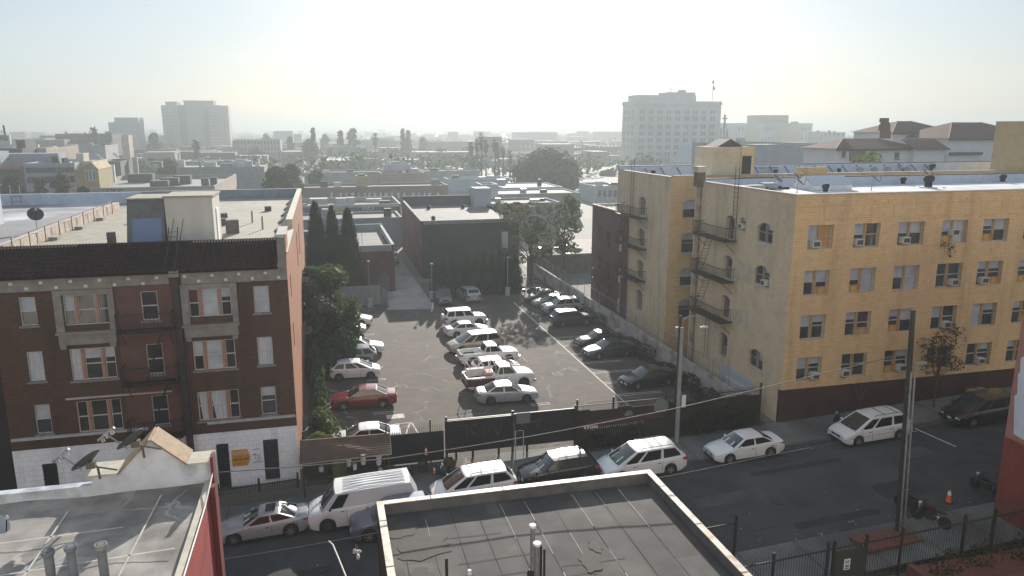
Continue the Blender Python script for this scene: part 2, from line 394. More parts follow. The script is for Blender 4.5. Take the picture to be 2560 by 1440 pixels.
for i in range(7):
    mb = MB(); x, y = R.uniform(-5, 34), R.uniform(29, 36); P = []
    for k in range(9): P.append((x, y)); x += R.uniform(.5, 1.1); y += R.uniform(-.25, .25)
    for (a, b), (c, d) in zip(P, P[1:]): mb.quad((a, b - .03, zz(a) + .005), (c, d - .03, zz(c) + .005), (c, d + .03, zz(c) + .005), (a, b + .03, zz(a) + .005))
    struct(mb, 'tar_seam', PATCH)
mb = MB()
for x in range(-18, 60, 3): mb.quad((x - .02, 37.82, zz(x) + .145), (x + .02, 37.82, zz(x) + .145), (x + .02, 40.9, zz(x) + .145), (x - .02, 40.9, zz(x) + .145)); mb.quad((x - .02, 25.2, zz(x) + .145), (x + .02, 25.2, zz(x) + .145), (x + .02, 28.28, zz(x) + .145), (x - .02, 28.28, zz(x) + .145))
struct(mb, 'pavement_joints', PATCH)
for x, y, lb in ((22.6, 32.0, 'round iron manhole cover in the empty street'), (31.8, 33.2, 'second round iron manhole cover farther up the street')):
    mb = MB(); mb.lathe([(.001, zz(x) + .012), (.36, zz(x) + .012), (.38, zz(x) - .02)], (x, y, 0), 20); tag(mb.build('manhole_cover', mat('cast iron', (.05, .046, .044), (.03, .028, .028), scale=9, rough=.5)), lb, 'manhole cover')
mb = MB()
for i in range(420):
    x, y = R.uniform(-8, 42), R.choice((R.uniform(28.4, 29.2), R.uniform(36.6, 37.7), R.uniform(28.5, 41), R.uniform(38, 40.6))); z = zz(x) + (.15 if y > 37.8 else .01); s = R.uniform(.02, .07); a = R.uniform(0, 3)
    mb.quad((x - s * cos(a), y - s * sin(a), z), (x + s * sin(a), y - s * cos(a), z + .01), (x + s * cos(a), y + s * sin(a), z + .015), (x - s * sin(a), y + s * cos(a), z + .005))
for i in range(260):
    x, y = R.uniform(-1, 27), R.uniform(43, 82); s = R.uniform(.02, .06); a = R.uniform(0, 3)
    mb.quad((x - s * cos(a), y - s * sin(a), .008), (x + s * sin(a), y - s * cos(a), .02), (x + s * cos(a), y + s * sin(a), .02), (x - s * sin(a), y + s * cos(a), .01))
tag(mb.build('litter', mat('litter', (.3, .27, .22), (.12, .09, .06), scale=.8)), kind='stuff')
# ---------------------------------------------------------------- window kit
WOODPINK = mat('salmon window frame', (.34, .2, .15), (.26, .15, .115), scale=3)
WFRAME = mat('white window frame', (.46, .46, .46), (.36, .36, .36), scale=3)
BRONZE = mat('grey window frame', (.26, .25, .24), rough=.6)
SILLST = mat('grey sill stone', (.2, .2, .2), (.15, .15, .15), scale=3)
def window(par, F, x0, x1, z0, z1, d=.2, frame=None, cols=(1.,), rail=.5, look=(), sill=None, mull=None, fr=.05, name='window', ac=None, panel=None):
    """a sash window set d metres back in its opening: frame > panes, blinds, sill"""
    frame = frame or WFRAME; mull = mull or frame
    tot = sum(cols); xs = [x0]
    for c in cols: xs.append(xs[-1] + (x1 - x0) * c / tot)
    m = MB()
    m.fbox(F, x0, x1, -d, -d + .07, z1 - fr, z1); m.fbox(F, x0, x1, -d, -d + .07, z0, z0 + fr)
    m.fbox(F, x0, x0 + fr, -d, -d + .07, z0 + fr, z1 - fr); m.fbox(F, x1 - fr, x1, -d, -d + .07, z0 + fr, z1 - fr)
    m.mi(1)
    for x in xs[1:-1]: m.fbox(F, x - .07, x + .07, -d, -d + .1, z0 + fr, z1 - fr)
    m.mi(0)
    zr = z0 + (z1 - z0) * rail
    for i in range(len(cols)):
        a, b = xs[i] + (fr if i == 0 else .09), xs[i + 1] - (fr if i == len(cols) - 1 else .09)
        if rail: m.fbox(F, a, b, -d + .01, -d + .06, zr - .03, zr + .03)
        if i: m.fbox(F, a, a + .03, -d + .01, -d + .055, z0 + fr, z1 - fr)
        if i < len(cols) - 1: m.fbox(F, b - .03, b, -d + .01, -d + .055, z0 + fr, z1 - fr)
    o = m.build(name, [frame, mull], par)
    for i in range(len(cols)):
        a, b = xs[i] + .03, xs[i + 1] - .03
        g = MB(); g.fbox(F, a, b, -d - .012, -d - .004, z0 + .02, z1 - .02); lk = look[i] if i < len(look) else 'dark'
        if lk == 'panel':
            g.build('panel', panel or WOODPINK, o); continue
        g.build('pane', GLASS, o)
        if lk in ('blind', 'half', 'curtain', 'tied'):
            c = MB()
            zb = z0 + .04 if lk in ('blind', 'curtain', 'tied') else z0 + (z1 - z0) * (.5 if R.random() < .6 else .66)
            if lk == 'tied':
                c.poly([F(a + .04, -d - .001, z1 - .05), F(a + (b - a) * .28, -d - .001, z0 + .05), F(b - .1, -d - .001, z0 + .05), F(b - .04, -d - .001, z1 - .05)])
            else: c.fbox(F, a + .03, b - .03, -d - .004, -d + .002, zb, z1 - .04)
            c.build('curtain' if lk != 'half' else 'blind', CURTAIN if lk in ('curtain', 'tied') else BLIND, o)
    if sill: 
        c = MB(); c.fbox(F, x0 - .1, x1 + .1, -d + .1, .06, z0 - .12, z0 - .002); c.build('sill', sill, o)
    if ac is not None:
        ax, az, aw = ac
        c = MB(); c.fbox(F, ax - aw / 2, ax + aw / 2, -d + .02, .18, az, az + aw * .74)
        u = c.build('air_conditioner', mat('air conditioner shell', (.55, .54, .5), rough=.6), o)
        c = MB(); c.fbox(F, ax - aw / 2 + .06, ax + aw / 2 - .06, .18, .195, az + .06, az + aw * .74 - .06)
        c.build('grille', mat('air conditioner grille', (.06, .06, .065), rough=.7), u)
    return o
def plain_window(par, F, x0, x1, z0, z1, d=.12, m=None, name='window'):
    c = MB(); c.fbox(F, x0, x1, -d - .02, -d, z0, z1); return c.build(name, m or GLASS, par)

# ---------------------------------------------------------------- brown brick apartment house (left)
BY, BX0, BX1 = 42.0, -17.0, -2.15
BRK = brick('brown brick', (.125, .066, .048), (.08, .047, .034), (.05, .04, .033), stain=(.06, .046, .03), w=.24, h=.075)
ORBRK = brick('orange painted brick', (.4, .17, .09), (.33, .135, .075), (.26, .11, .065), stain=(.26, .1, .06), w=.3, h=.1)
WBRK = brick('white painted brick', (.8, .81, .85), (.74, .76, .8), (.58, .6, .64), stain=(.66, .68, .73), w=.42, h=.28, bump=.2)
PINKST = mat('dusky pink stucco', (.125, .066, .058), (.095, .05, .044), scale=1.5)
GREYST = mat('grey stone trim', (.235, .225, .205), (.17, .16, .15), scale=1.8, detail=8)
apt = thing('apartment_house', 'brown brick apartment house with tiled mansard roof and white painted base', 'apartment building', (-9, 48, -.7))
F = frameY(BY)

ZB, ZT = 3.3, 12.5                                    # top of the white base, foot of the tile roof
floors = [(10.05, 11.54), (7.05, 8.66), (4.12, 5.76)]
holes = []; specs = []
looks = {'a': (['half'], ['curtain'], ['half']), 'b': (['half', 'dark', 'dark'], ['curtain', 'half', 'half'], ['dark', 'dark', 'dark']),
         'c': (['dark'], ['dark'], ['dark']), 'd': (['dark', 'blind', 'half'], ['half', 'blind', 'dark'], ['tied', 'tied', 'dark']), 'e': (['blind'], ['curtain'], ['half'])}
for k, (a, b) in enumerate(floors):
    for key, x0, x1, dz, cols in (('a', -15.32, -14.57, 0, (1,)), ('b', -13.32, -11.15, -.12, (.8, 1.3, .8)), ('c', -9.64, -8.81, -.08, (1,)),
                                  ('d', -7.31, -5.15, -.05, (.8, 1.3, .8)), ('e', -3.99, -3.18, 0, (1,))):
        holes.append((x0, x1, a + dz, b)); specs.append((key, k, x0, x1, a + dz, b, cols))
base = [(-15.3, -14.59, 1.08, 2.44), (-6.57, -5.92, -.1, 2.62), (-4.07, -3.26, .18, 2.62)]
m = MB(); holed(m, F, -16.6, -10.88, ZB, ZT, [h for h in holes if h[1] < -10.9], .2)
m.quad((-16.6, 46, -1.2), (-16.6, 42, -1.2), (-16.6, 42, 12.5), (-16.6, 46, 12.5)); m.build('front_wall', BRK, apt)
m = MB(); holed(m, F, -7.64, -2.15, ZB, ZT, [h for h in holes if h[0] > -7.6], .2)
m.build('front_wall', BRK, apt)
m = MB(); holed(m, F, -10.88, -7.64, ZB, ZT, [h for h in holes if -10 < h[0] < -8], .2); m.build('stucco_panel', PINKST, apt)
m = MB(); holed(m, frameY(BY - .04), -16.6, -2.15, -1.4, ZB, base, .22); m.quad((-16.6, 41.96, ZB), (-2.15, 41.96, ZB), (-2.15, 42, ZB), (-16.6, 42, ZB)); m.build('base_wall', WBRK, apt)
SB = .0
m = MB(); Fs = frameX(-2.15, 1)
holed(m, Fs, 41.96, 78.5, -.8, 13.25, [(44.6, 45.5, 10.1, 11.5), (44.6, 45.5, 7.1, 8.6), (58, 59.2, 9.6, 12.2), (63, 64.2, 9.6, 12.2)], .2)
m.quad((-2.15, 41.96, 13.25), (-2.15, 44.6, 13.25), (-2.15, 44.6, 14.35), (-2.15, 42.4, 14.2))
m.quad((-2.15, 52, 13.25), (-2.15, 78.5, 13.25), (-2.15, 78.5, 13.9), (-2.15, 52, 13.9))
m.build('side_wall', ORBRK, apt)
for y0, y1, z0, z1 in ((44.6, 45.5, 10.1, 11.5), (44.6, 45.5, 7.1, 8.6), (58, 59.2, 9.6, 12.2), (63, 64.2, 9.6, 12.2)): window(apt, Fs, y0, y1, z0, z1, d=.15)
for key, k, x0, x1, z0, z1, cols in specs:
    tri = len(cols) == 3
    fr = WFRAME if not (tri and k > 0) else mat('beige window frame', (.5, .42, .36), rough=.7)
    window(apt, F, x0, x1, z0, z1, d=.14, frame=fr if key != 'c' else WFRAME, cols=cols, rail=.5, look=looks[key][k], mull=WOODPINK if tri else None, sill=SILLST if not (tri and k == 0) else None)
BARS = mat('dark window bars', (.035, .04, .042), rough=.5)
for x0, x1, z0, z1 in base:
    o = window(apt, frameY(BY - .04), x0, x1, z0, z1, d=.2, rail=.55, frame=BARS)
    b = MB()
    for i in range(1, 9 if x1 - x0 > .7 else 7):
        xx = x0 + (x1 - x0) * i / (9 if x1 - x0 > .7 else 7); b.box(xx - .012, xx + .012, BY - .075, BY - .05, z0, z1)
    for t in (.02, .35, .93): b.box(x0, x1, BY - .08, BY - .045, z0 + (z1 - z0) * t, z0 + (z1 - z0) * t + .035)
    b.build('security_bars', BARS, o)
# grey stone frieze with small white tiles, bay frames, apron slabs, belt courses
m = MB(); m.box(-16.6, -10.9, BY - .14, BY - .002, 11.84, 12.5); m.box(-10.9, -8.15, BY - .1, BY - .002, 11.9, 12.5); m.box(-7.55, -2.15, BY - .14, BY - .002, 11.84, 12.5)
m.box(-16.6, -8.15, BY - .2, BY - .002, 12.5, 12.6); m.box(-7.55, -2.15, BY - .2, BY - .002, 12.5, 12.6); m.build('frieze', GREYST, apt)
m = MB()
for i in range(21):
    x = -16.2 + i * .68
    if -8.3 < x < -7.4: continue
    z = 12.28 if i % 2 else 12.0
    m.box(x - .08, x + .08, BY - .16, BY - .14, z - .07, z + .07)
m.build('frieze_tiles', mat('pale glazed tile', (.52, .52, .52), rough=.5), apt)
for x0, x1 in ((-13.72, -10.9), (-7.66, -4.82)):
    m = MB(); m.box(x0, x0 + .38, BY - .16, BY - .003, 9.62, 11.82); m.box(x1 - .3, x1, BY - .16, BY - .003, 9.62, 11.82); m.box(x0 + .38, x1 - .3, BY - .16, BY - .003, 11.58, 11.82)
    m.build('bay_surround', GREYST, apt)
    m = MB(); m.box(x0 - .05, x1 + .05, BY - .3, BY - .003, 9.5, 9.62); m.box(x0 + .05, x1 - .05, BY - .18, BY - .003, 8.92, 9.5)
    for xx in (x0 + .1, x1 - .38): m.box(xx, xx + .28, BY - .24, BY - .003, 8.72, 8.92)
    m.build('bay_apron', GREYST, apt)
m = MB(); m.box(-16.55, -9.9, BY - .12, BY - .002, 3.86, 4.0); m.box(-6.9, -2.2, BY - .12, BY - .002, 3.86, 4.0); m.box(-13.75, -8.55, BY - .1, BY - .002, 5.92, 6.0); m.build('belt_course', mat('white belt course', (.42, .42, .42), (.34, .34, .34), scale=3), apt)
# mansard of round clay tiles
TILE = mat('dark clay roof tile', (.045, .015, .011), (.02, .009, .008), rough=.85, scale=3, detail=8, c3=(.012, .008, .007), scale3=.8)
m = MB(); n = 15 * 6; xa, xb = -16.9, -2.62
for rrow in range(8):
    t0, t1 = rrow / 8, (rrow + 1) / 8 + .02
    ya, yb = 41.55 + 2.65 * t0, 41.55 + 2.65 * t1; za, zb2 = 12.56 + 1.25 * t0 + .05, 12.56 + 1.25 * t1
    for i in range(n):
        x0 = xa + (xb - xa) * i / n; x1 = xa + (xb - xa) * (i + 1) / n
        if -7.95 < (x0 + x1) / 2 < -7.6: pass
        h = .07; xm = (x0 + x1) / 2
        p = [(x0, 0), (x0 + (x1 - x0) * .25, h * .8), (xm, h), (x0 + (x1 - x0) * .75, h * .8), (x1, 0)]
        for q in range(4):
            m.quad((p[q][0], ya, za + p[q][1]), (p[q + 1][0], ya, za + p[q + 1][1]), (p[q + 1][0], yb, zb2 + p[q + 1][1] * .6), (p[q][0], yb, zb2 + p[q][1] * .6))
m.quad((xa, 44.2, 13.85), (xb, 44.2, 13.85), (xb, 44.5, 13.2), (xa, 44.5, 13.2)); m.quad((xa, 41.6, 12.5), (xb, 41.6, 12.5), (xb, 44.2, 13.78), (xa, 44.2, 13.78))
m.build('tile_roof', TILE, apt, smooth=True)
ROOFB = mat('beige gravel roof', (.36, .33, .275), (.27, .25, .21), scale=1.3, detail=9, c3=(.28, .26, .22), scale3=.25)
m = MB(); m.quad((-16.9, 44.4, 13.1), (-2.4, 44.4, 13.1), (-2.4, 78.2, 13.1), (-16.9, 78.2, 13.1)); m.build('flat_roof', ROOFB, apt)
COPE = mat('pale coping', (.5, .47, .4), (.4, .37, .32), scale=2, detail=7)
m = MB(); m.box(-2.55, -2.12, 52, 78.6, 13.9, 13.98); m.box(-2.5, -2.153, 52, 78.5, 13.1, 13.9)
m.box(-2.6, -2.08, 42.2, 52, 13.25, 13.33); m.add([(-2.62, 42.3, 14.2), (-2.1, 42.3, 14.2), (-2.1, 44.7, 14.36), (-2.62, 44.7, 14.36), (-2.62, 42.3, 14.28), (-2.1, 42.3, 14.28), (-2.1, 44.7, 14.44), (-2.62, 44.7, 14.44)], ((0, 1, 5, 4), (1, 2, 6, 5), (2, 3, 7, 6), (3, 0, 4, 7), (4, 5, 6, 7)))
for i in range(6):
    y = 48 + i * 4.6; m.add([(-2.55, y, 13.3), (-2.55, y + 1.4, 13.3), (-2.55, y + 1.4, 13.8), (-2.55, y, 13.8), (-3.4, y + .2, 13.12), (-3.4, y + 1.2, 13.12)], ((0, 3, 2, 1), (3, 4, 5, 2), (0, 4, 3), (1, 2, 5)))
m.build('parapet_coping', COPE, apt)
m = MB(); m.box(-2.6, -2.17, 41.9, 44.6, 12.5, 14.2); m.build('gable_cheek', mat('grey render', (.2, .2, .2), (.15, .15, .15), scale=2), apt)
m = MB(); m.box(-16.9, -2.4, 78.2, 78.6, 13.1, 14.0); m.build('rear_parapet', mat('blue grey parapet', (.3, .32, .36), (.24, .26, .3), scale=2), apt)
# roof house and skylight
PENT = mat('pale stucco', (.52, .5, .46), (.44, .42, .38), scale=1.2, detail=8, stretch=(1, 1, .25))
m = MB(); m.box(-8.98, -6.38, 47, 50.2, 13.1, 16.0); o = m.build('roof_house', PENT, apt)
m = MB(); m.box(-9.05, -6.3, 46.93, 50.27, 16.0, 16.1); m.build('roof_slab', ROOFB, o)
m = MB(); m.box(-6.38, -6.33, 48.2, 49.0, 13.2, 15.2); m.build('door', WHITEP, o)
m = MB(); m.prism([(-11.05, 46.3, 13.1), (-11.05, 47.4, 15.9), (-11.05, 50.2, 15.9), (-11.05, 50.2, 13.1)], (2.0, 0, 0)); o = m.build('skylight_house', mat('grey metal cladding', (.13, .135, .14), (.1, .1, .11), scale=2), apt)
m = MB(); n_ = Vector((0, -2.8, 1.1)).normalized() * .03
m.add([Vector(p) + n_ for p in ((-10.75, 46.45, 13.48), (-9.2, 46.45, 13.48), (-9.2, 46.98, 14.83), (-10.75, 46.98, 14.83))], ((0, 1, 2, 3),)); m.build('skylight_glass', mat('blue skylight glass', (.11, .16, .27), rough=.18, spec=.6, coat=.3), o)
m = MB(); m.box(-11.1, -8.99, 47.35, 50.25, 15.9, 15.98); m.build('roof_slab', ROOFB, o)
# left roof parapet with a pipe rail
m = MB(); m.box(-17.35, -16.92, 44.4, 70, 12.0, 13.75); m.build('party_wall', mat('flaking brick parapet', (.42, .34, .28), (.5, .46, .4), scale=3, detail=9, c3=(.33, .2, .15), scale3=1.2), apt)
m = MB()
for i in range(9): m.tube([(-16.7, 46 + i * 2.6, 13.1), (-16.7, 46 + i * 2.6, 14.1)], .03, 5)
m.tube([(-16.7, 46, 14.1), (-16.7, 66.8, 14.1)], .03, 5); m.build('pipe_rail', mat('rusty pipe', (.16, .1, .07), rough=.8), apt)
for y in (47, 52.2, 57.4, 62.6): m = MB(); m.obox((-16.5, y, 13.2), .5, .9, .2); m.build('rail_foot', CONC, apt)
for x, y, a, h in ((-8.0, 62, 1.2, .35), (-7.2, 57, .6, .5), (-6.0, 52.5, .8, .9), (-12.6, 49.5, .5, .7), (-4.6, 66, .5, .4), (-13.5, 60, .6, .4)): m = MB(); m.obox((x, y, 13.1 + h / 2), a, a * .7, h, .2); m.build('roof_vent', mat('dusty vent', (.1, .1, .1), (.16, .15, .14), scale=5), apt)
for x, y in ((-5.2, 58), (-4.2, 54), (-9.8, 66)): m = MB(); m.tube([(x, y, 13.1), (x, y, 14.0)], .06, 7); m.build('vent_pipe', GALV, apt)
# dark drain stack and three fire-escape landings
m = MB(); m.box(-8.02, -7.7, BY - .32, BY - .003, ZB - 3.5, 12.3); m.build('drain_stack', mat('sooty metal', (.03, .028, .028), (.05, .045, .04), scale=3), apt)
m = MB(); m.box(-8.1, -7.6, BY - .36, BY - .003, 12.3, 12.65); m.build('rain_head', GREYST, apt)
def escape_landing(par, F, a0, a1, c, d=1.0, h=1.0, m_=None):
    b = MB(); m_ = m_ or IRON
    b.fbox(F, a0, a1, .02, d, c - .05, c)
    o = b.build('landing', m_, par)
    r = MB()
    for t in (h, h * .12):
        r.fbox(F, a0, a1, d - .03, d, c + t - .04, c + t)
        for e in (a0, a1 - .03): r.fbox(F, e, e + .03, .02, d, c + t - .04, c + t)
    k = int((a1 - a0) / .16)
    for i in range(k + 1):
        x = a0 + (a1 - a0 - .02) * i / k; r.fbox(F, x, x + .02, d - .025, d - .005, c, c + h)
    for i in range(1, 6):
        y = d * i / 6
        for e in (a0, a1 - .02): r.fbox(F, e, e + .02, y, y + .02, c, c + h)
    r.build('railing', m_, o)
    s = MB()
    for e in (a0 + .2, a1 - .2): s.tube([F(e, d - .1, c - .05), F(e, .03, c - .9)], .022, 4)
    s.build('bracket', m_, o)
    return o
def ladder(par, p0, p1, side, wd=.45, m_=None, step=.3):
    b = MB(); p0, p1, s = Vector(p0), Vector(p1), Vector(side).normalized() * wd / 2
    b.tube([p0 - s, p1 - s], .022, 4); b.tube([p0 + s, p1 + s], .022, 4)
    k = max(2, int((p1 - p0).length / step))
    for i in range(1, k):
        q = p0.lerp(p1, i / k); b.tube([q - s, q + s], .015, 4)
    return b.build('ladder', m_ or IRON, par)
for z in (9.55, 6.65, 3.6): escape_landing(apt, F, -10.75, -8.05, z, d=.95)
for z in (9.55, 6.65): ladder(apt, (-8.6, BY - .55, z), (-9.7, BY - .55, z - 2.9), (0, 1, 0), .5)
ladder(apt, (-7.98, BY - .45, 12.6), (-8.0, 43.6, 14.7), (1, 0, 0), .45); 
m = MB(); m.tube([(-8.35, BY - .5, 12.6), (-8.3, 44.2, 14.0), (-8.3, 45.6, 14.9)], .02, 5); m.tube([(-7.85, BY - .5, 12.6), (-7.8, 44.2, 14.0), (-7.8, 45.6, 14.9)], .02, 5); m.build('roof_ladder_rail', IRON, apt)
# orange notice with a telephone number, painted emblem beside it
SIGNO = mat('orange sign', (.56, .27, .03), (.48, .22, .03), scale=4)
sg = thing('wall_sign', 'orange arrow shaped notice with a telephone number on the white base wall', 'sign', (-5.27, BY - .08, 1.7))
m = MB(); m.prism([(-5.78, BY - .06, 1.22), (-4.95, BY - .06, 1.22), (-4.8, BY - .06, 1.68), (-4.95, BY - .06, 2.18), (-5.78, BY - .06, 2.18)], (0, -.03, 0)); m.build('board', SIGNO, sg)
m = MB(); m.box(-5.74, -4.98, BY - .1, BY - .092, 1.9, 2.1); m.build('panel', mat('pale orange', (.62, .42, .3)), sg)
text('lettering', '(253) 757 1079', .135, (-5.33, BY - .105, 1.62), (pi / 2, 0, 0), mat('sign black', (.03, .02, .02)), sg)
m = MB()
for z, a, b in ((2.0, -5.68, -5.05), (1.8, -5.55, -5.15), (1.36, -5.68, -5.1)):
    x = a
    while x < b: e = x + .05 + R.random() * .06; m.box(x, min(e, b), BY - .108, BY - .1, z - .03, z + .03); x = e + .03
m.build('small_print', mat('sign small print', (.4, .14, .06)), sg)
m = MB()
for pts in ([(-4.62, 2.1), (-4.3, 2.13)], [(-4.66, 1.75), (-4.55, 1.86), (-4.44, 1.76)], [(-4.55, 1.86), (-4.53, 1.55)], [(-4.38, 1.8), (-4.35, 1.6), (-4.24, 1.78)], [(-4.45, 1.52), (-4.35, 1.42), (-4.2, 1.58), (-4.4, 1.58)], [(-4.65, 1.32), (-4.12, 1.36)]):
    m.tube([(x, BY - .05, z) for x, z in pts], .018, 4)
m.build('wall_emblem', mat('grey stencil', (.14, .15, .18)), apt)

# ---------------------------------------------------------------- iron railing in front of it
def picket_fence(name, label, x0, x1, Y, zf, h, top=.18, step=.13, posts=(), m_=None, curve=0, group=None):
    t = thing(name, label, 'fence', ((x0 + x1) / 2, Y, zf((x0 + x1) / 2)), group=group)
    m_ = m_ or IRON; b = MB(); n = int((x1 - x0) / step)
    for i in range(n + 1):
        x = x0 + (x1 - x0) * i / n; z = zf(x)
        if curve:
            b.tube([(x, Y, z + .08), (x, Y, z + h), (x, Y + curve * .3, z + h + .25), (x, Y + curve, z + h + .38)], .012, 4)
        else: b.box(x - .01, x + .01, Y - .01, Y + .01, z + .08, z + h + top)
    b.build('pickets', m_, t)
    r = MB()
    for t_ in (.15, h):
        k = max(1, int((x1 - x0) / 3))
        for i in range(k):
            a, c = x0 + (x1 - x0) * i / k, x0 + (x1 - x0) * (i + 1) / k
            r.add([(a, Y - .025, zf(a) + t_ - .03), (c, Y - .025, zf(c) + t_ - .03), (c, Y + .025, zf(c) + t_ - .03), (a, Y + .025, zf(a) + t_ - .03),
                   (a, Y - .025, zf(a) + t_ + .03), (c, Y - .025, zf(c) + t_ + .03), (c, Y + .025, zf(c) + t_ + .03), (a, Y + .025, zf(a) + t_ + .03)],
                  ((0, 1, 5, 4), (2, 3, 7, 6), (4, 5, 6, 7), (0, 3, 2, 1), (1, 2, 6, 5), (3, 0, 4, 7)))
    r.build('rail', m_, t)
    for x in posts:
        p = MB(); p.box(x - .05, x + .05, Y - .05, Y + .05, zf(x), zf(x) + h + top + .2); p.build('post', m_, t)
    return t
wz = lambda x: zz(x) + .14
picket_fence('iron_fence', 'low black iron railing in front of the white painted base wall', -15.5, -2.2, 41.0, wz, 1.0, posts=(-15.4, -12.5, -9.6, -6.5, -4.35, -2.25))

# ---------------------------------------------------------------- yellow apartment buildings (right)
YF, YX = 40.9, 28.5
YBR = brick('yellow painted brick', (.72, .51, .27), (.64, .44, .225), (.45, .31, .16), stain=(.55, .39, .22), w=.42, h=.125, bump=.5)
TBR = brick('buff painted brick', (.64, .53, .37), (.58, .47, .32), (.44, .36, .25), stain=(.46, .38, .27), w=.42, h=.125, stain_scale=.6, bump=.45)
OXB = mat('oxblood painted base', (.062, .022, .022), (.045, .018, .018), scale=.9, detail=8)
WROOF = mat('white coated roof', (.66, .67, .70), (.52, .54, .58), scale=.9, detail=9, c3=(.42, .43, .46), scale3=.35)
PARAIN = mat('pale blue coated parapet', (.52, .56, .64), (.44, .48, .56), scale=1.5, detail=7)
TARCAP = mat('tar edging', (.03, .03, .032), rough=.7)
yb = thing('apartment_block', 'front yellow brick apartment block with window air conditioners above an oxblood base', 'apartment building', (42, 47, .7))
F = frameY(YF)
cx = [(29.54, 31.4), (32.93, 34.88), (36.27, 38.3), (39.7, 41.75), (43.03, 45.14), (46.5, 48.5), (49.9, 51.9)]
rz = [(12.4, 13.95), (9.37, 11.03), (6.42, 8.08), (3.56, 5.22)]
hs = [(a, b, c, d) for a, b in cx for c, d in rz]
m = MB(); holed(m, F, YX, 62, 3.1, 15.85, hs, .42)
for z in (15.4, 14.2, 11.9, 8.9):
    for i in range(17):
        x = 29.4 + i * 1.2 + R.uniform(-.2, .2); m.lathe([(.075, 0), (.075, -.04)], F(x, .0, z + R.uniform(-.06, .06)), 8, 'y')
m.build('front_wall', YBR, yb)
m = MB(); m.box(YX - .02, 62, YF - .05, YF + .3, -.4, 3.1); m.build('base_wall', OXB, yb)
lk = [[('blind', 'panel'), ('half', 'dark'), ('half', 'half'), ('half', 'curtain'), ('half', 'half')],
      [('half', 'half'), ('half', 'blind'), ('half', 'blind'), ('dark', 'dark'), ('half', 'half')],
      [('half', 'half'), ('half', 'dark'), ('half', 'half'), ('half', 'dark'), ('blind', 'half')],
      [('half', 'half'), ('dark', 'dark'), ('dark', 'half'), ('dark', 'dark'), ('dark', 'half')]]
acs = {(0, 0): .32, (0, 1): .2, (0, 2): .3, (0, 3): .5, (1, 3): .72, (1, 4): .3, (2, 3): .62, (3, 0): .75, (3, 1): .16, (3, 2): .72, (3, 4): .6}
MUST = mat('mustard window panel', (.45, .27, .09), (.38, .22, .07), scale=3)
DISC = mat('mustard vent disc', (.5, .3, .1), rough=.7)
for i, (x0, x1) in enumerate(cx):
    for j, (z0, z1) in enumerate(rz):
        L = lk[j][i] if i < 5 else ('half', 'dark')
        ac = None
        if (j, i) in acs: ac = (x0 + (x1 - x0) * acs[(j, i)], z0 + (.15 if (j, i) != (0, 3) else .55), .56)
        o = window(yb, F, x0, x1, z0, z1, d=.3, cols=(1, 1), rail=.52, look=L, mull=MUST, frame=WFRAME, ac=ac, panel=MUST)
        # a mustard infill with a round vent under the raised sash of one light
        side = 1 if ac and ac[0] < (x0 + x1) / 2 or (not ac and (i + j) % 2) else 0
        a, b = (x0 + .08, (x0 + x1) / 2 - .12) if side == 0 else ((x0 + x1) / 2 + .12, x1 - .08)
        if L[side] != 'panel' and (i * 3 + j * 5) % 4 < 2:
            q = MB(); q.fbox(F, a, b, -.29, -.22, z0 + .06, z0 + .52); pn = q.build('infill_panel', MUST, o)
            q = MB(); q.lathe([(.2, 0), (.2, -.04)], F((a + b) / 2, .2 - .42, z0 + .29), 14, 'y'); q.build('vent_disc', DISC, pn)
# raised brick panel lines and tie plates under the parapet
m = MB()
for i in range(13):
    x = 30.6 + i * 1.72; m.fbox(F, x - .02, x + .02, .0, .03, 14.45, 15.1)
m.fbox(F, YX, 62, 0, .03, 15.18, 15.22); m.fbox(F, YX, 62, 0, .03, 14.36, 14.4)
m.build('brick_panel_ribs', YBR, yb)
# patches where low sun bounces are real light in the photograph; here only the wall
m = MB(); Fx = frameX(YX)
sideh = [(43.15, 45.0, 12.42, 13.75), (43.15, 45.0, 9.49, 10.85), (43.2, 44.95, 3.6, 4.95), (46.45, 47.3, 12.9, 13.8)] + [(47.9, 49.15, a, b) for a, b in ((12.04, 13.75), (9.11, 10.83), (6.12, 7.83), (3.1, 4.95))]
holed(m, Fx, YF, 54.0, -.2, 15.85, sideh, .35)
m.quad((28.5, 54, -.2), (33, 54, -.2), (33, 54, 15.85), (28.5, 54, 15.85))
m.build('side_wall', TBR, yb)
def arch_head(par, F, a0, a1, zt, m_):       # segmental brick arch filling the top corners
    b = MB(); n = 8; w2 = (a1 - a0) / 2; rise = w2 * .38; c = (a0 + a1) / 2
    top = [F(c + w2 * (2 * i / n - 1), -.005, zt - rise * (2 * i / n - 1) ** 2) for i in range(n + 1)]
    edge = [F(c + w2 * (2 * i / n - 1), -.005, zt + .02) for i in range(n + 1)]
    for i in range(n): b.quad(top[i], top[i + 1], edge[i + 1], edge[i])
    for i in range(n):
        p, q = top[i], top[i + 1]; d = F(0, -.3, 0); z0 = F(0, 0, 0); dv = Vector(d) - Vector(z0)
        b.quad(p, q, Vector(q) + dv, Vector(p) + dv)
    return b.build('arch', m_, par)
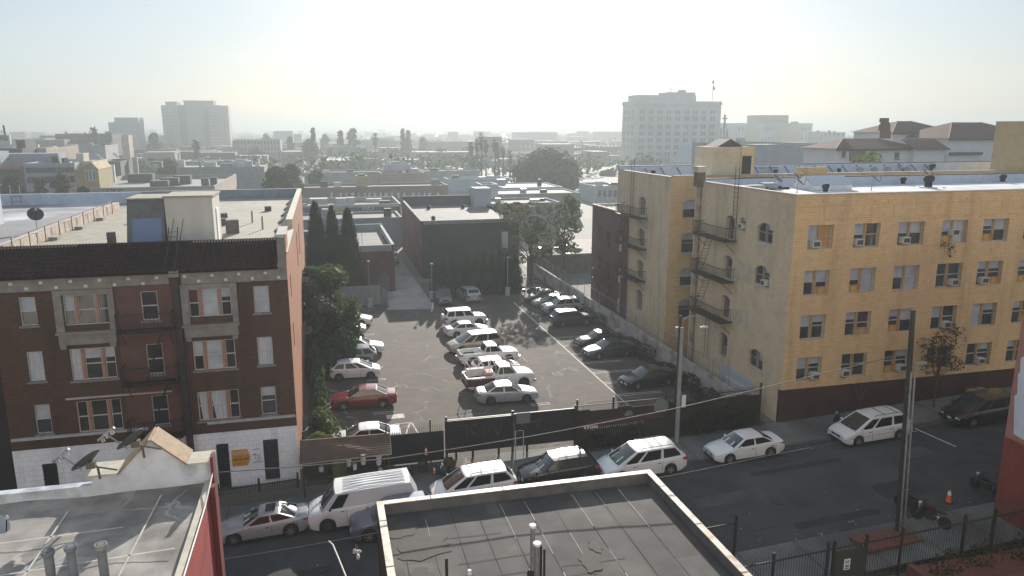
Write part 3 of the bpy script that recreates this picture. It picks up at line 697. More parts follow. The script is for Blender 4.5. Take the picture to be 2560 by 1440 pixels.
for h in sideh:
    door = h[0] == 47.9
    if door:
        b = MB(); b.fbox(Fx, h[0] + .05, h[1] - .05, -.33, -.27, h[2], h[3] - .03); d = b.build('door', mat('weathered grey door', (.2, .19, .18), (.14, .13, .12), scale=3), yb)
        b = MB(); b.fbox(Fx, h[0] + .25, h[1] - .25, -.268, -.26, h[2] + .9, h[3] - .3); b.build('pane', GLASS, d)
    else: window(yb, Fx, h[0], h[1], h[2], h[3], d=.22, cols=(1, 1) if h[1] - h[0] > 1.2 else (1,), look=('half', 'dark'), frame=BRONZE, sill=CREAM, ac=(h[0] + .5, h[2] + .1, .5) if h[2] in (9.49, 12.9) else None)
    arch_head(yb, Fx, h[0], h[1], h[3], TBR)
m = MB()
m.box(YX - .05, 62, YF - .06, YF + .3, 15.85, 15.93); m.box(YX - .05, YX + .3, YF + .3, 54, 15.85, 15.93); m.build('coping', CREAM, yb)
m = MB(); m.box(YX + .02, YX + .28, YF + .3, 53.7, 15.3, 15.85); m.box(YX + .02, 62, YF + .02, YF + .28, 15.3, 15.85); m.box(YX + .02, 62, 53.7, 54.0, 15.3, 16.0); m.build('parapet', PARAIN, yb)
m = MB(); m.box(YX, 62, 53.66, 54.05, 16.0, 16.06); m.build('tar_edge', TARCAP, yb)
m = MB(); m.quad((YX + .28, YF + .28, 15.32), (62, YF + .28, 15.32), (62, 53.7, 15.32), (YX + .28, 53.7, 15.32)); m.build('flat_roof', WROOF, yb)
for z in (12.0, 9.02, 6.02): escape_landing(yb, Fx, 47.4, 52.2, z, d=1.05)
for z in (12.0, 9.02): ladder(yb, (YX - .6, 50.2, z + .1), (YX - .6, 51.7, z - 2.9), (1, 0, 0), .5)
ladder(yb, (YX - .6, 49.9, 5.9), (YX - .5, 50.1, 2.6), (0, 1, 0), .5)
ladder(yb, (YX - .15, 47.7, 12.1), (YX - .15, 47.7, 17.3), (0, 1, 0), .5)
m = MB(); m.tube([(YX - .18, 53.1, 1.2), (YX - .18, 53.1, 15.6)], .2, 10); m.build('flue_pipe', mat('painted flue', (.36, .32, .26), (.28, .2, .14), scale=2, c3=(.2, .13, .09), scale3=1), yb)
m = MB(); m.box(YX - .5, YX + .15, 52.8, 53.45, 15.5, 16.6); m.build('chimney', mat('sooty chimney brick', (.16, .12, .09), (.1, .08, .06), scale=3), yb)
m = MB(); m.box(YX - .55, YX + .2, 52.75, 53.5, 16.6, 17.05); m.build('chimney_cap', CREAM, yb)
m = MB(); m.box(YX - .03, YX - .002, 44.5, 48.6, .8, 2.6); m.build('blue_patch', mat('pale blue overpaint', (.42, .46, .52), (.36, .4, .46), scale=3), yb)
m = MB(); m.add([(YX - .02, 45.05, 9.3), (YX - .02, 47.8, 9.3), (YX - .02, 47.4, 10.9), (YX - .02, 45.3, 10.5)], ((0, 1, 2, 3),)); m.build('whitewash_patch', mat('whitewash', (.5, .45, .37), (.42, .35, .25), scale=3), yb); m = MB(); m.add([(YX - .02, 45.1, 6.2), (YX - .02, 47.5, 6.0), (YX - .02, 47.3, 7.2), (YX - .02, 45.6, 7.4)], ((0, 1, 2, 3),)); m.build('whitewash_patch', MATS['whitewash'], yb)

rb = thing('apartment_block', 'rear buff and yellow brick apartment block with fire escape and stair penthouse', 'apartment building', (44, 65, .7))
Fw = frameX(YX); Ff = frameY(58.4)
dh = [(63.35, 64.85, a, b) for a, b in ((12.03, 13.74), (9.14, 10.81), (6.04, 7.8), (3.0, 4.97))]
m = MB(); holed(m, Fw, 58.4, 70.2, -.2, 15.85, dh, .3); m.quad((28.5, 70.2, -.2), (28.5, 70.2, 15.85), (62, 70.2, 15.85), (62, 70.2, -.2)); m.build('side_wall', TBR, rb)
wf = [(29.75, 31.05, a, b) for a, b in ((12.36, 13.93), (9.32, 11.08), (6.41, 8.04), (3.5, 5.18))] + [(33.5 + 3.2 * i, 34.9 + 3.2 * i, a, b) for i in range(3) for a, b in ((12.36, 13.93), (9.32, 11.08))]
m = MB(); holed(m, Ff, 28.5, 62, -.2, 15.95, wf, .3); m.box(40.6, 43.6, 58.38, 58.7, 15.95, 16.55); m.build('front_wall', YBR, rb)
for h in wf: window(rb, Ff, *h, d=.2, cols=(1,), look=('half',), frame=WFRAME, sill=CREAM); arch_head(rb, Ff, h[0], h[1], h[3], YBR)
for h in dh:
    b = MB(); b.fbox(Fw, h[0] + .05, h[1] - .05, -.28, -.22, h[2], h[3] - .03); b.build('door', MATS['weathered grey door'], rb); arch_head(rb, Fw, h[0], h[1], h[3], TBR)
m = MB(); m.box(YX + .02, YX + .28, 58.7, 70, 15.2, 15.85); m.box(YX + .02, 80, 69.9, 70.2, 15.2, 16.2); m.box(YX + .3, 62, 58.42, 58.66, 15.2, 15.95); m.build('parapet', PARAIN, rb)
m = MB(); m.box(YX, 80, 69.86, 70.24, 16.2, 16.26); m.build('tar_edge', TARCAP, rb)
m = MB(); m.box(YX - .04, YX + .3, 58.4, 69.86, 15.85, 15.92); m.box(YX + .3, 62, 58.36, 58.72, 15.95, 16.02); m.build('coping', CREAM, rb)
m = MB(); m.quad((YX + .28, 58.7, 15.22), (80, 58.7, 15.22), (80, 69.9, 15.22), (YX + .28, 69.9, 15.22)); m.build('flat_roof', WROOF, rb)
for z in (11.85, 9.0, 6.0): escape_landing(rb, Fw, 62.7, 68.2, z, d=1.0)
for z in (11.85, 9.0): ladder(rb, (YX - .6, 66.5, z + .1), (YX - .6, 67.7, z - 2.85), (1, 0, 0), .5)
ladder(rb, (YX - .6, 66.6, 5.95), (YX - .6, 66.9, 1.4), (0, 1, 0), .5)
ladder(rb, (YX - .12, 66.3, 11.9), (YX - .12, 66.3, 17.1), (0, 1, 0), .6)
m = MB(); m.box(33.2, 37.3, 60.2, 63.4, 15.22, 18.3); pt = m.build('stair_penthouse', TBR, rb)
m = MB(); m.box(36.0, 37.32, 60.15, 60.2, 15.22, 18.32); m.build('plaster_strip', YBR, pt)
m = MB(); m.box(36.15, 37.0, 60.08, 60.15, 15.25, 17.5); m.build('door', mat('dark doorway', (.025, .025, .028)), pt)
m = MB(); m.prism([(33.9, 60.6, 18.32), (36.4, 60.6, 18.32), (35.15, 60.6, 19.0)], (0, 2.2, 0)); m.build('pitched_cap', mat('dark shingle', (.07, .065, .065), (.12, .11, .11), scale=4), pt)
m = MB()
for i in range(14): m.tube([(37.4 + i * .14, 59.2, 15.3), (37.4 + i * .14, 59.2, 16.5)], .015, 4)
m.tube([(36.9, 59.2, 16.5), (39.3, 59.2, 16.5)], .025, 4); m.tube([(36.9, 59.2, 15.4), (39.3, 59.2, 15.4)], .02, 4); m.build('roof_railing', IRON, rb)
m = MB()
for i in range(20): 
    x = 31.2 + i * 1.75; m.tube([(x, 69.88, 16.0), (x + .05, 68.9, 15.25)], .05, 5)
m.build('parapet_braces', mat('dark steel brace', (.05, .055, .07), rough=.6), rb)
m = MB(); m.box(69.3, 80, 60.5, 66, 15.22, 20.6); m.build('lift_house', mat('tan lift house', (.40, .30, .16), (.35, .26, .14), scale=1.5), rb)
# ---------------------------------------------------------------- things on the white roofs
VENT = mat('black roof vent', (.022, .022, .024), rough=.75)
def turbine(x, y, z, s, label):
    s *= .8; t = thing('roof_vent', label, 'roof vent', (x, y, z), group='black vents on the white roofs')
    m = MB(); m.lathe([(.32 * s, 0), (.3 * s, .5 * s), (.42 * s, .62 * s), (.46 * s, .85 * s), (.38 * s, 1.05 * s), (.12 * s, 1.12 * s)], (0, 0, 0), 12); m.build('cowl', VENT, t, local=True)
    m = MB(); m.obox((0, 0, .04), 1.0 * s, 1.0 * s, .08); m.build('flange', WROOF, t, local=True)
def dish(x, y, z, s, rot, label, grp, tilt=.75, m_=None, cat='satellite dish'):
    t = thing('satellite_dish', label, cat, (x, y, z), rot, group=grp)
    m = MB(); m.tube([(0, 0, 0), (0, 0, .55 * s + .2), (0, -.1 * s, .75 * s + .2)], .03, 6); m.build('mast', GALV, t, local=True)
    c = Vector((0, -.16 * s, .8 * s + .2)); M = Matrix.Translation(c) @ Matrix.Rotation(tilt, 4, 'X')
    prof = [(0.001, 0), (.2 * s, .015 * s), (.36 * s, .05 * s), (.5 * s, .11 * s), (.505 * s, .095 * s), (.36 * s, .03 * s), (.2 * s, -.006 * s), (0.001, -.02 * s)]
    q = MB(); q.lathe(prof, (0, 0, 0), 22); m = MB(); m.dup(q, M @ Matrix.Scale(.85, 4, (1, 0, 0))); m.build('reflector', m_ or mat('grey dish', (.16, .165, .17), (.12, .12, .125), rough=.55, scale=3), t, local=True, smooth=True)
    a, b = M @ Vector((0, -.45 * s, .1 * s)), M @ Vector((0, -.12 * s, .62 * s))
    m = MB(); m.tube([a, b], .018, 5); m.build('feed_arm', BLACKPL, t, local=True)
    m = MB(); m.ell(tuple(b), .07 * s, .07 * s, .09 * s, 8, 6); m.build('receiver', mat('receiver grey', (.4, .4, .4)), t, local=True)
    return t
for i, (u, v, s, lb) in enumerate(((2063, 482, .75, 'black roof vent with white cap near the front roof edge'), (2320, 470, 1.15, 'largest black roof vent beside a leaning dish on the front roof'),
        (2258, 452, .72, 'small black roof vent in mid roof between white skylight and large vent'), (2506, 455, .8, 'black roof vent far right on the front white roof'))):
    x, y = G(u, v, 15.32); y = min(y, 52.8); x = x if y < 52.8 else AY(u, v, 52.8)[0]; turbine(x, y, 15.32, s, lb)
for u, v, s, lb in ((1633, 435, .7, 'black roof vent at the left end of the rear roof'), (1940, 426, .6, 'short black roof vent right of the roof railing'), (2033, 430, .95, 'wide black roof vent behind the raised yellow parapet block'), (2098, 424, .6, 'small black roof vent at the middle of the rear roof'), (2262, 418, .6, 'small black roof vent beside a dish against the rear parapet'), (2330, 422, 1.0, 'large black roof vent right of the four rear dishes')):
    x, y = G(u, v, 15.22); y = min(y, 69.0); x = AY(u, v, y)[0]; turbine(x, y, 15.22, s, lb)
gd = 'satellite dishes on the white roofs'
for u, v, rz_, s, lb in ((1992, 485, .9, .8, 'dark dish leaning at the left corner of the front roof'), (2178, 478, 1.0, .9, 'dark dish on a thin mast right of the white skylight'), (2308, 462, .8, .9, 'dish facing away just behind the largest black vent'),
        (1935, 478, .7, .9, 'leftmost grey dish among the clutter on the front roof'), (1985, 468, .7, .8, 'grey dish in the clutter beside the leftmost one')):
    x, y = G(u, v, 15.32); y = min(y, 52.6); x = AY(u, v, y)[0]; dish(x, y, 15.32, s, rz_, lb, gd)
for k, (u, v) in enumerate(((2148, 432), (2185, 431), (2218, 430), (2268, 429))):
    x = AY(u, v, 60.5)[0]; dish(x, 60.5, 15.22, .8, 2.4, ('first', 'second', 'third', 'fourth')[k] + ' dish from the left in the row of four on the rear white roof', gd)
x = AY(2245, 412, 68.5)[0]; dish(x, 68.5, 15.22, .8, .8, 'dark dish standing alone against the rear roof parapet', gd)
t = thing('roof_skylight', 'white ridge skylight like a little house on the front white roof', 'skylight', (37.4, 50.2, 15.32))
m = MB(); m.prism([(35.6, 49.4, 15.33), (35.6, 51.6, 15.33), (35.6, 51.6, 15.7), (35.6, 50.5, 16.35), (35.6, 49.4, 15.7)], (3.6, 0, 0)); m.build('ridge_body', WHITEP, t)
m = MB(); m.quad((35.7, 49.38, 15.73), (39.1, 49.38, 15.73), (39.1, 50.46, 16.38), (35.7, 50.46, 16.38)); m.build('glazing', mat('milky glazing', (.45, .49, .55), rough=.3), t)
t = thing('air_handler', 'grey air handling boxes and ducts in the left corner of the front white roof', 'air handler', (30.3, 49.5, 15.32))
m = MB()
for x, y, a, b, c in ((29.6, 49.2, 1.1, .8, .5), (31.4, 50.2, 1.3, .7, .45), (33.2, 51.3, 1.2, .8, .5)): m.obox((x, y, 15.32 + c / 2), a, b, c)
m.build('housing', GALV, t)
m = MB()
for x, y in ((30.4, 49.5), (32.2, 50.5), (34, 51.4)): m.obox((x, y, 15.47), .5, .5, .3); m.tube([(x, y, 15.4), (x + .9, y - .3, 15.4)], .1, 6)
m.build('duct', VENT, t)
# a person in black on the roof
def person(name, label, loc, rot, cloth, skin, pose='stand'):
    t = thing(name, label, 'person', loc, rot)
    J = dict(pel=(0, 0, .95), sp=(0, -.02, 1.18), ch=(0, -.03, 1.36), nk=(0, -.04, 1.5), hd=(0, -.07, 1.62), ht=(0, -.06, 1.74),
             hl=(.1, 0, .9), kl=(.12, -.03, .5), al=(.13, .02, .09), tl=(.14, -.14, .04), hr=(-.1, 0, .9), kr=(-.13, .03, .5), ar=(-.14, .06, .09), tr=(-.15, -.1, .04),
             sl=(.19, -.02, 1.42), el=(.25, -.04, 1.14), wl=(.12, -.24, 1.2), fl=(.05, -.27, 1.3), sr=(-.19, -.02, 1.42), er=(-.27, -.02, 1.14), wr=(-.14, -.22, 1.08), fr=(-.07, -.27, 1.12))
    E = 'pel sp,sp ch,ch nk,nk hd,hd ht,pel hl,hl kl,kl al,al tl,pel hr,hr kr,kr ar,ar tr,ch sl,sl el,el wl,wl fl,ch sr,sr er,er wr,wr fr'
    rad = dict(pel=.15, sp=.135, ch=.155, nk=.06, hd=.095, ht=.075, hl=.1, hr=.1, kl=.07, kr=.07, al=.05, ar=.05, tl=.04, tr=.04, sl=.075, sr=.075, el=.05, er=.05, wl=.035, wr=.035, fl=.03, fr=.03)
    ks = list(J); me = bpy.data.meshes.new('body'); me.from_pydata([J[k] for k in ks], [tuple(ks.index(q) for q in e.split()) for e in E.split(',')], [])
    me.materials.append(cloth)
    o = bpy.data.objects.new('body', me); col.objects.link(o); o.parent = t
    md = o.modifiers.new('skin', 'SKIN'); sv = me.skin_vertices[0].data
    for i, k in enumerate(ks): sv[i].radius = (rad[k], rad[k] * .85); 
    sv[0].use_root = True
    o.modifiers.new('sub', 'SUBSURF').levels = 1; o.modifiers['sub'].render_levels = 1
    m = MB(); m.ell((0, -.09, 1.63), .075, .09, .11, 10, 8); m.build('face', skin, t, local=True, smooth=True)
    m = MB(); m.ell((0, -.055, 1.675), .092, .1, .085, 10, 6); m.build('hair', mat('dark hair', (.015, .012, .01)), t, local=True, smooth=True)
    for s in (-1, 1):
        m = MB(); m.ell((s * .06 - .0, -.28, 1.31 if s > 0 else 1.13), .045, .05, .055, 8, 6); m.build('hand', skin, t, local=True, smooth=True)
    return t
x, y = G(2540, 437, 15.22)
person('person', 'person in black clothes standing on the white roof beside the tan lift house', (x, min(y, 60.2), 15.22), .3, mat('black clothing', (.015, .015, .017)), mat('skin', (.35, .2, .14)))

# ---------------------------------------------------------------- near left: stained roof with gabled parapet and dishes
RZ, RY = 8.3, 25.0
fg = thing('roofed_shop', 'near red walled building with a stained pale roof and small gabled parapet', 'building', (-9, 19, 0))
STAIN = cracks('stained roof membrane', (.33, .31, .29), (.2, .187, .178), (.42, .4, .38), .35, .012, spot=(.1, .088, .08), warp=.5, amount=.6)
WHSTUC = mat('grimy white stucco', (.58, .61, .68), (.46, .49, .55), scale=1.6, detail=9, c3=(.25, .27, .3), scale3=.9)
REDW = mat('red painted wall', (.30, .06, .055), (.24, .05, .045), scale=1.2, detail=6)
XR = -4.12
m = MB(); n1, n2 = 26, 24
for i in range(n1):
    for j in range(n2):
        def P_(i, j):
            x = -16 + (XR - .16 + 16) * i / n1; y = 5 + (RY - 5) * j / n2
            return (x, y, RZ + .05 * sin(x * 1.7 + y * .6) * sin(y * 1.1 + x * .4) - (.06 if j < n2 else 0))
        m.quad(P_(i, j), P_(i + 1, j), P_(i + 1, j + 1), P_(i, j + 1))
m.build('roof_membrane', STAIN, fg, smooth=True)
def pt(u, v, Y): x, z = AY(u, v, Y); return (x, Y, z)
gp = [pt(300, 1182, RY), pt(374, 1101, RY), pt(465, 1160, RY)]
prof = [(-16, RY, RZ - .2), (XR, RY, RZ - .2), (XR, RY, pt(525, 1152, RY)[2]), (gp[2][0], RY, gp[2][2] - .03), gp[1], (gp[0][0], RY, gp[0][2]), (gp[0][0] - .05, RY, RZ + .62), (gp[0][0] - .8, RY, RZ + .6), (gp[0][0] - .9, RY, RZ + .34), (-16, RY, RZ + .34)]
m = MB(); m.prism(prof, (0, .32, 0)); m.build('gable_parapet', WHSTUC, fg)
CAPT = mat('tan parapet shingle', (.34, .25, .16), (.25, .19, .13), scale=5, detail=7)
def slab(m, a, b, y0, y1, th):
    a, b = Vector(a), Vector(b); d = (b - a); nn = Vector((-d.z, 0, d.x)).normalized() * th
    m.add([(a.x, y0, a.z), (b.x, y0, b.z), (b.x, y1, b.z), (a.x, y1, a.z), (a.x + nn.x, y0, a.z + nn.z), (b.x + nn.x, y0, b.z + nn.z), (b.x + nn.x, y1, b.z + nn.z), (a.x + nn.x, y1, a.z + nn.z)],
          ((0, 3, 2, 1), (4, 5, 6, 7), (0, 1, 5, 4), (2, 3, 7, 6), (1, 2, 6, 5), (3, 0, 4, 7)))
m = MB(); slab(m, gp[1], (gp[2][0] + .02, 0, gp[2][2] - .03), RY - .05, RY + 1.1, .06); m.build('gable_roof', CAPT, fg)
m = MB(); slab(m, (gp[0][0] - .05, 0, gp[0][2] - .05), gp[1], RY - .05, RY + 1.1, .06); m.build('gable_roof', CAPT, fg)
m = MB(); m.box(gp[2][0] + .05, XR + .04, RY - .04, RY + .9, gp[2][2] - .04, gp[2][2] + .02); m.build('coping', CREAM, fg)
m = MB(); m.box(gp[0][0] - .95, gp[0][0] - .05, RY - .05, RY + 1.0, RZ + .62, RZ + .7); m.build('coping', CREAM, fg)
m = MB(); m.box(XR - .22, XR - .04, 5, RY - .01, RZ - .05, RZ + .1); m.build('roof_edge', CREAM, fg)
m = MB(); m.quad((XR, 5, -1), (XR, RY + .3, -1), (XR, RY + .3, RZ + .06), (XR, 5, RZ + .06)); m.quad((-16, RY + .32, -2), (-16, RY + .32, RZ), (XR, RY + .32, RZ), (XR, RY + .32, -2)); m.build('side_wall', REDW, fg)
m = MB(); m.box(XR + .01, XR + .18, 24.2, 24.5, -.8, RZ + .2); m.box(XR + .01, XR + .1, RY - .2, RY + .3, -.8, RZ + 1.0); m.build('wall_pilaster', mat('dark red trim', (.14, .03, .03)), fg)
m = MB(); m.tube([(XR + .06, RY + .1, RZ + 1.1), (XR + .06, RY + .0, RZ + .45), (XR + .04, 23, RZ + .14), (XR + .03, 15, RZ + .14)], .025, 5); m.build('white_conduit', WHITEP, fg)
SEAMW = mat('pale seam tar', (.46, .45, .43), (.38, .36, .34), scale=4)
def seams(m, lines, z, w_=.05):
    for x0, y0, x1, y1 in lines:
        d = Vector((x1 - x0, y1 - y0)).normalized(); n = Vector((-d.y, d.x)) * w_ / 2
        m.add([(x0 - n.x, y0 - n.y, z), (x1 - n.x, y1 - n.y, z), (x1 + n.x, y1 + n.y, z), (x0 + n.x, y0 + n.y, z)], ((0, 1, 2, 3),))
m = MB(); seams(m, [(-5.6, 24.4, -5.9, 17.5), (-8.2, 24, -8.3, 15), (-10.3, 24, -10.2, 15), (-12, 20.4, -4.6, 20.9), (-12, 22.3, -6.3, 22.5), (-11, 18.4, -5, 18.8)], RZ + .045, .06); m.build('roof_seams', SEAMW, fg)
gdn = 'large dishes by the gabled parapet'
def wall_dish(px, label, s):
    x, y, z = px
    t = thing('satellite_dish', label, 'satellite dish', (x, y, z), 0, group=gdn)
    m = MB(); m.tube([(.25, .1, -.5), (.22, .1, -.1), (.05, .02, .08)], .045, 6); m.obox((.06, .04, .04), .26, .2, .22); m.tube([(.25, .1, -.1), (.75, .2, -.3)], .03, 5); m.build('mount', mat('rusty mount', (.12, .1, .09), rough=.8), t, local=True)
    n = Vector((-.62, .33, .71)).normalized(); M = Matrix.Translation((-.02, 0, .14)) @ n.to_track_quat('Z', 'Y').to_matrix().to_4x4()
    q = MB(); q.lathe([(.001, 0), (.25, .02), (.5, .08), (.72, .17), (.73, .15), (.5, .055), (.25, -.01), (.001, -.03)], (0, 0, 0), 28); m = MB(); m.dup(q, M @ Matrix.Scale(s, 4)); m.build('reflector', mat('dark grey dish', (.085, .095, .1), (.065, .07, .075), rough=.6, scale=4), t, local=True, smooth=True)
    b = Vector((-.78, .1, .42)); a = M @ Vector((0, 0, 0)) + Vector((-.1, -.3, -.1))
    m = MB(); m.tube([a, b], .025, 5); m.build('feed_arm', GALV, t, local=True)
    m = MB(); c = Vector((.3, -.05, .24)).normalized()
    for d in (-.2, 0, .2): m.tube([b + c * d, b + c * d + Vector((.05, -.02, -.14))], .06, 8)
    m.tube([b - c * .34, b + c * .34], .05, 6); m.build('receiver', GALV, t, local=True)
wall_dish(pt(222, 1166, 24.6), 'big dark dish mounted left of the gabled parapet', .66)
wall_dish(pt(334, 1113, 24.6), 'big dark dish mounted on the face of the white gable', .66)
x, y = G(2, 1372, RZ); dish(x - .1, y, RZ, .7, 1.2, 'grey dish cut off at the left edge on the stained roof', 'dishes standing on the stained roof', m_=mat('pale dish', (.3, .31, .33)))
for u0, v0, hh, cap, lb in ((128, 1440, .75, 0, 'left dark grey roof pipe with bent cap on the stained roof'), (186, 1440, .9, 0, 'middle grey roof pipe standing on the stained roof'), (262, 1440, .95, 1, 'right grey roof pipe with a pale open collar on the stained roof')):
    x, y = G(u0, v0, RZ); t = thing('roof_pipe', lb, 'roof pipe', (x, y, RZ), group='grey flue pipes on the stained roof')
    m = MB(); m.lathe([(.12, -.1), (.12, hh)], (0, 0, 0), 14); m.build('pipe', mat('slate grey pipe', (.16, .18, .2), (.12, .135, .15), rough=.5, scale=3), t, local=True, smooth=True)
    m = MB(); m.lathe([(.125, hh - .16), (.16, hh - .12), (.16, hh), (.1, hh), (.1, hh - .02)], (0, 0, 0), 14); m.build('collar', GREYST if cap else MATS['slate grey pipe'], t, local=True, smooth=True)
m = MB(); m.tube([(-8.1, 17.2, RZ + .06), (-6.6, 17.6, RZ + .05), (-5.2, 18.6, RZ + .06), (-4.2, 19.0, RZ + .12)], .025, 5); m.tube([(-8, 17.0, RZ + .06), (-6.2, 17.3, RZ + .05), (-5, 18.3, RZ + .06), (-4.2, 18.8, RZ + .12)], .025, 5)
tag(m.build('roof_cable', BLACKPL), 'pair of black cables lying across the stained roof to the red wall', 'cable')

# ---------------------------------------------------------------- near middle: dark felt roof
FZ, FY, FX0, FX1 = 6.9, 25.0, 1.27, 11.85
ct = thing('flat_roof_building', 'near building with a dark grey felt roof and cream metal coping', 'building', (6.5, 18, 0))
FELT = mat('grey roofing felt', (.072, .07, .071), (.05, .049, .05), scale=1.1, detail=10, c3=(.10, .093, .088), scale3=.45, bump=.2)
m = MB(); n1, n2 = 22, 22
for i in range(n1):
    for j in range(n2):
        def Q_(i, j):
            x = FX0 + .25 + (FX1 - FX0 - .5) * i / n1; y = 6 + (FY - .3 - 6) * j / n2
            return (x, y, FZ - .42 + .008 * sin(x * 2.3 + y * .8) * sin(y * 1.9 - x))
        m.quad(Q_(i, j), Q_(i + 1, j), Q_(i + 1, j + 1), Q_(i, j + 1))
m.build('felt_roof', FELT, ct, smooth=True)
COPM = mat('cream metal coping', (.52, .48, .41), (.42, .38, .32), rough=.5, scale=2.2, detail=9, c3=(.3, .2, .13), scale3=2.2)
m = MB(); m.box(FX0, FX1, FY - .26, FY, FZ - .03, FZ); m.box(FX0, FX0 + .24, 6, FY - .26, FZ - .03, FZ); m.box(FX1 - .24, FX1, 6, FY - .26, FZ - .03, FZ)
m.build('coping', COPM, ct)
m = MB()
for y in (9.2, 12.1, 15.0, 17.9, 20.8, 23.6):
    for x in (FX0, FX1 - .24): m.box(x - .008, x + .248, y - .02, y + .02, FZ - .06, FZ + .008)
for x in (3.2, 5.9, 8.6): m.box(x - .02, x + .02, FY - .268, FY + .008, FZ - .06, FZ + .008)
m.build('coping_joints', mat('joint strip', (.3, .27, .23), (.2, .15, .11), scale=6), ct)
m = MB(); m.box(FX0 + .03, FX0 + .2, 6, FY - .05, FZ - .6, FZ - .03); m.box(FX1 - .2, FX1 - .03, 6, FY - .05, FZ - .6, FZ - .03); m.box(FX0 + .2, FX1 - .2, FY - .22, FY - .05, FZ - .6, FZ - .03)
m.build('upstand', mat('felt upstand', (.12, .12, .125), (.08, .08, .085), scale=2, detail=8), ct)
m = MB(); m.quad((FX0 + .02, 6, -1), (FX0 + .02, FY - .02, -1), (FX0 + .02, FY - .02, FZ - .03), (FX0 + .02, 6, FZ - .03)); m.quad((FX1 - .02, 6, -1), (FX1 - .02, 6, FZ - .03), (FX1 - .02, FY - .02, FZ - .03), (FX1 - .02, FY - .02, -1)); m.quad((FX0, FY - .02, -1), (FX1, FY - .02, -1), (FX1, FY - .02, FZ - .03), (FX0, FY - .02, FZ - .03))
m.build('walls', mat('dark brown wall', (.06, .045, .04), (.045, .035, .03), scale=2), ct)
nt = FELT.node_tree; b = nt.nodes['Principled BSDF']; base = b.inputs['Base Color'].links[0].from_socket
tc = nd(nt, 'ShaderNodeTexCoord'); sx = nd(nt, 'ShaderNodeSeparateXYZ'); cx_ = nd(nt, 'ShaderNodeCombineXYZ'); nt.links.new(tc.outputs['Object'], sx.inputs[0]); nt.links.new(sx.outputs[1], cx_.inputs[0]); nt.links.new(sx.outputs[0], cx_.inputs[1])
br = nd(nt, 'ShaderNodeTexBrick'); br.inputs['Scale'].default_value = 1; br.inputs['Brick Width'].default_value = 3.4; br.inputs['Row Height'].default_value = .93; br.inputs['Mortar Size'].default_value = .006
br.inputs['Color1'].default_value = (.82, .82, .84, 1); br.inputs['Color2'].default_value = (1.16, 1.14, 1.12, 1); br.inputs['Mortar'].default_value = (.5, .5, .5, 1); nt.links.new(cx_.outputs[0], br.inputs['Vector'])
mx = nd(nt, 'ShaderNodeMix', data_type='RGBA', blend_type='MULTIPLY'); mx.inputs[0].default_value = 1; nt.links.new(base, mx.inputs[6]); nt.links.new(br.outputs['Color'], mx.inputs[7]); nt.links.new(mx.outputs[2], b.inputs['Base Color'])
zs = FZ - .407
m = MB(); mk = MB(); R.seed(3)
for k in range(11):
    x = FX0 + .7 + k * .93; y = 8
    while y < 24.4:
        y2 = min(24.5, y + R.uniform(.5, 2.2)); (mk if R.random() < .72 else m).add([(x - .009, y, zs), (x + .009, y, zs), (x + .009 + R.uniform(-.01, .02), y2, zs), (x - .009, y2, zs)], ((0, 1, 2, 3),)); y = y2
for k in range(9):
    x = FX0 + .4 + R.random() * 7; y = 12 + R.random() * 12; ln = R.uniform(.9, 3); seams(mk if k % 3 else m, [(x, y, x + ln, y + R.uniform(-.1, .1))], zs + .001, .03)
m.build('pale_seams', SEAMW, ct); mk.build('dark_seams', mat('tar seam', (.03, .029, .03)), ct)
for c, r, sx in (((2.55, 22.3), .75, 1.3), ((7.6, 20.1), .55, .6), ((8.1, 21), .4, .5), ((2.3, 20.6), .6, .7), ((2.0, 23.6), .5, 1.4)):
    pts = []; m = MB()
    for k in range(22):
        a = 2 * pi * k / 22; rr = r * (.7 + .5 * R.random()); pts.append((c[0] + rr * cos(a) * sx, c[1] + rr * sin(a), zs + .002))
    m.poly(pts); m.build('water_stain', mat('brown water stain', (.07, .064, .058), (.058, .054, .05), scale=3, detail=8), ct)
def pipe(u, v0, v1, r, mt, lb, cap=None):
    x, y = G(u, v1, FZ - .4); z = AY(u, v0, y)[1]
    t = thing('vent_pipe', lb, 'vent pipe', (x, y, FZ - .45), group='vent pipes on the felt roof')
    m = MB(); m.lathe([(r, 0), (r, z - FZ + .45)], (0, 0, 0), 12); m.build('pipe', mt, t, local=True, smooth=True)
    h = z - FZ + .45
    if cap: m = MB(); m.lathe([(r * 1.35, h - .08), (r * 1.5, h), (r * .8, h + .005), (r * .75, h - .05)], (0, 0, 0), 12); m.build('cap', WHITEP, t, local=True, smooth=True)
    m = MB(); m.lathe([(r * 2.4, 0.04), (r * 1.3, .16)], (0, 0, 0), 12); m.build('flashing', BLACKPL, t, local=True)
pipe(1331, 1312, 1432, .075, GALV, 'tall grey vent pipe with a white cap on the felt roof', 1)
pipe(1342, 1357, 1470, .085, GALV, 'grey vent pipe with a white cap just right of the tallest', 1)
pipe(1352, 1362, 1465, .035, VENT, 'thin black pipe next to the two capped pipes')
pipe(1360, 1372, 1480, .035, VENT, 'second thin black pipe, right end of the cluster')
pipe(1118, 1395, 1490, .045, VENT, 'lone black pipe at the lower left of the felt roof')
pipe(1342, 1180, 1213, .03, VENT, 'thin black pipe with a wide base at the back coping of the felt roof')
pipe(1174, 1425, 1445, .06, WHITEP, 'short white pipe stub on the felt roof')

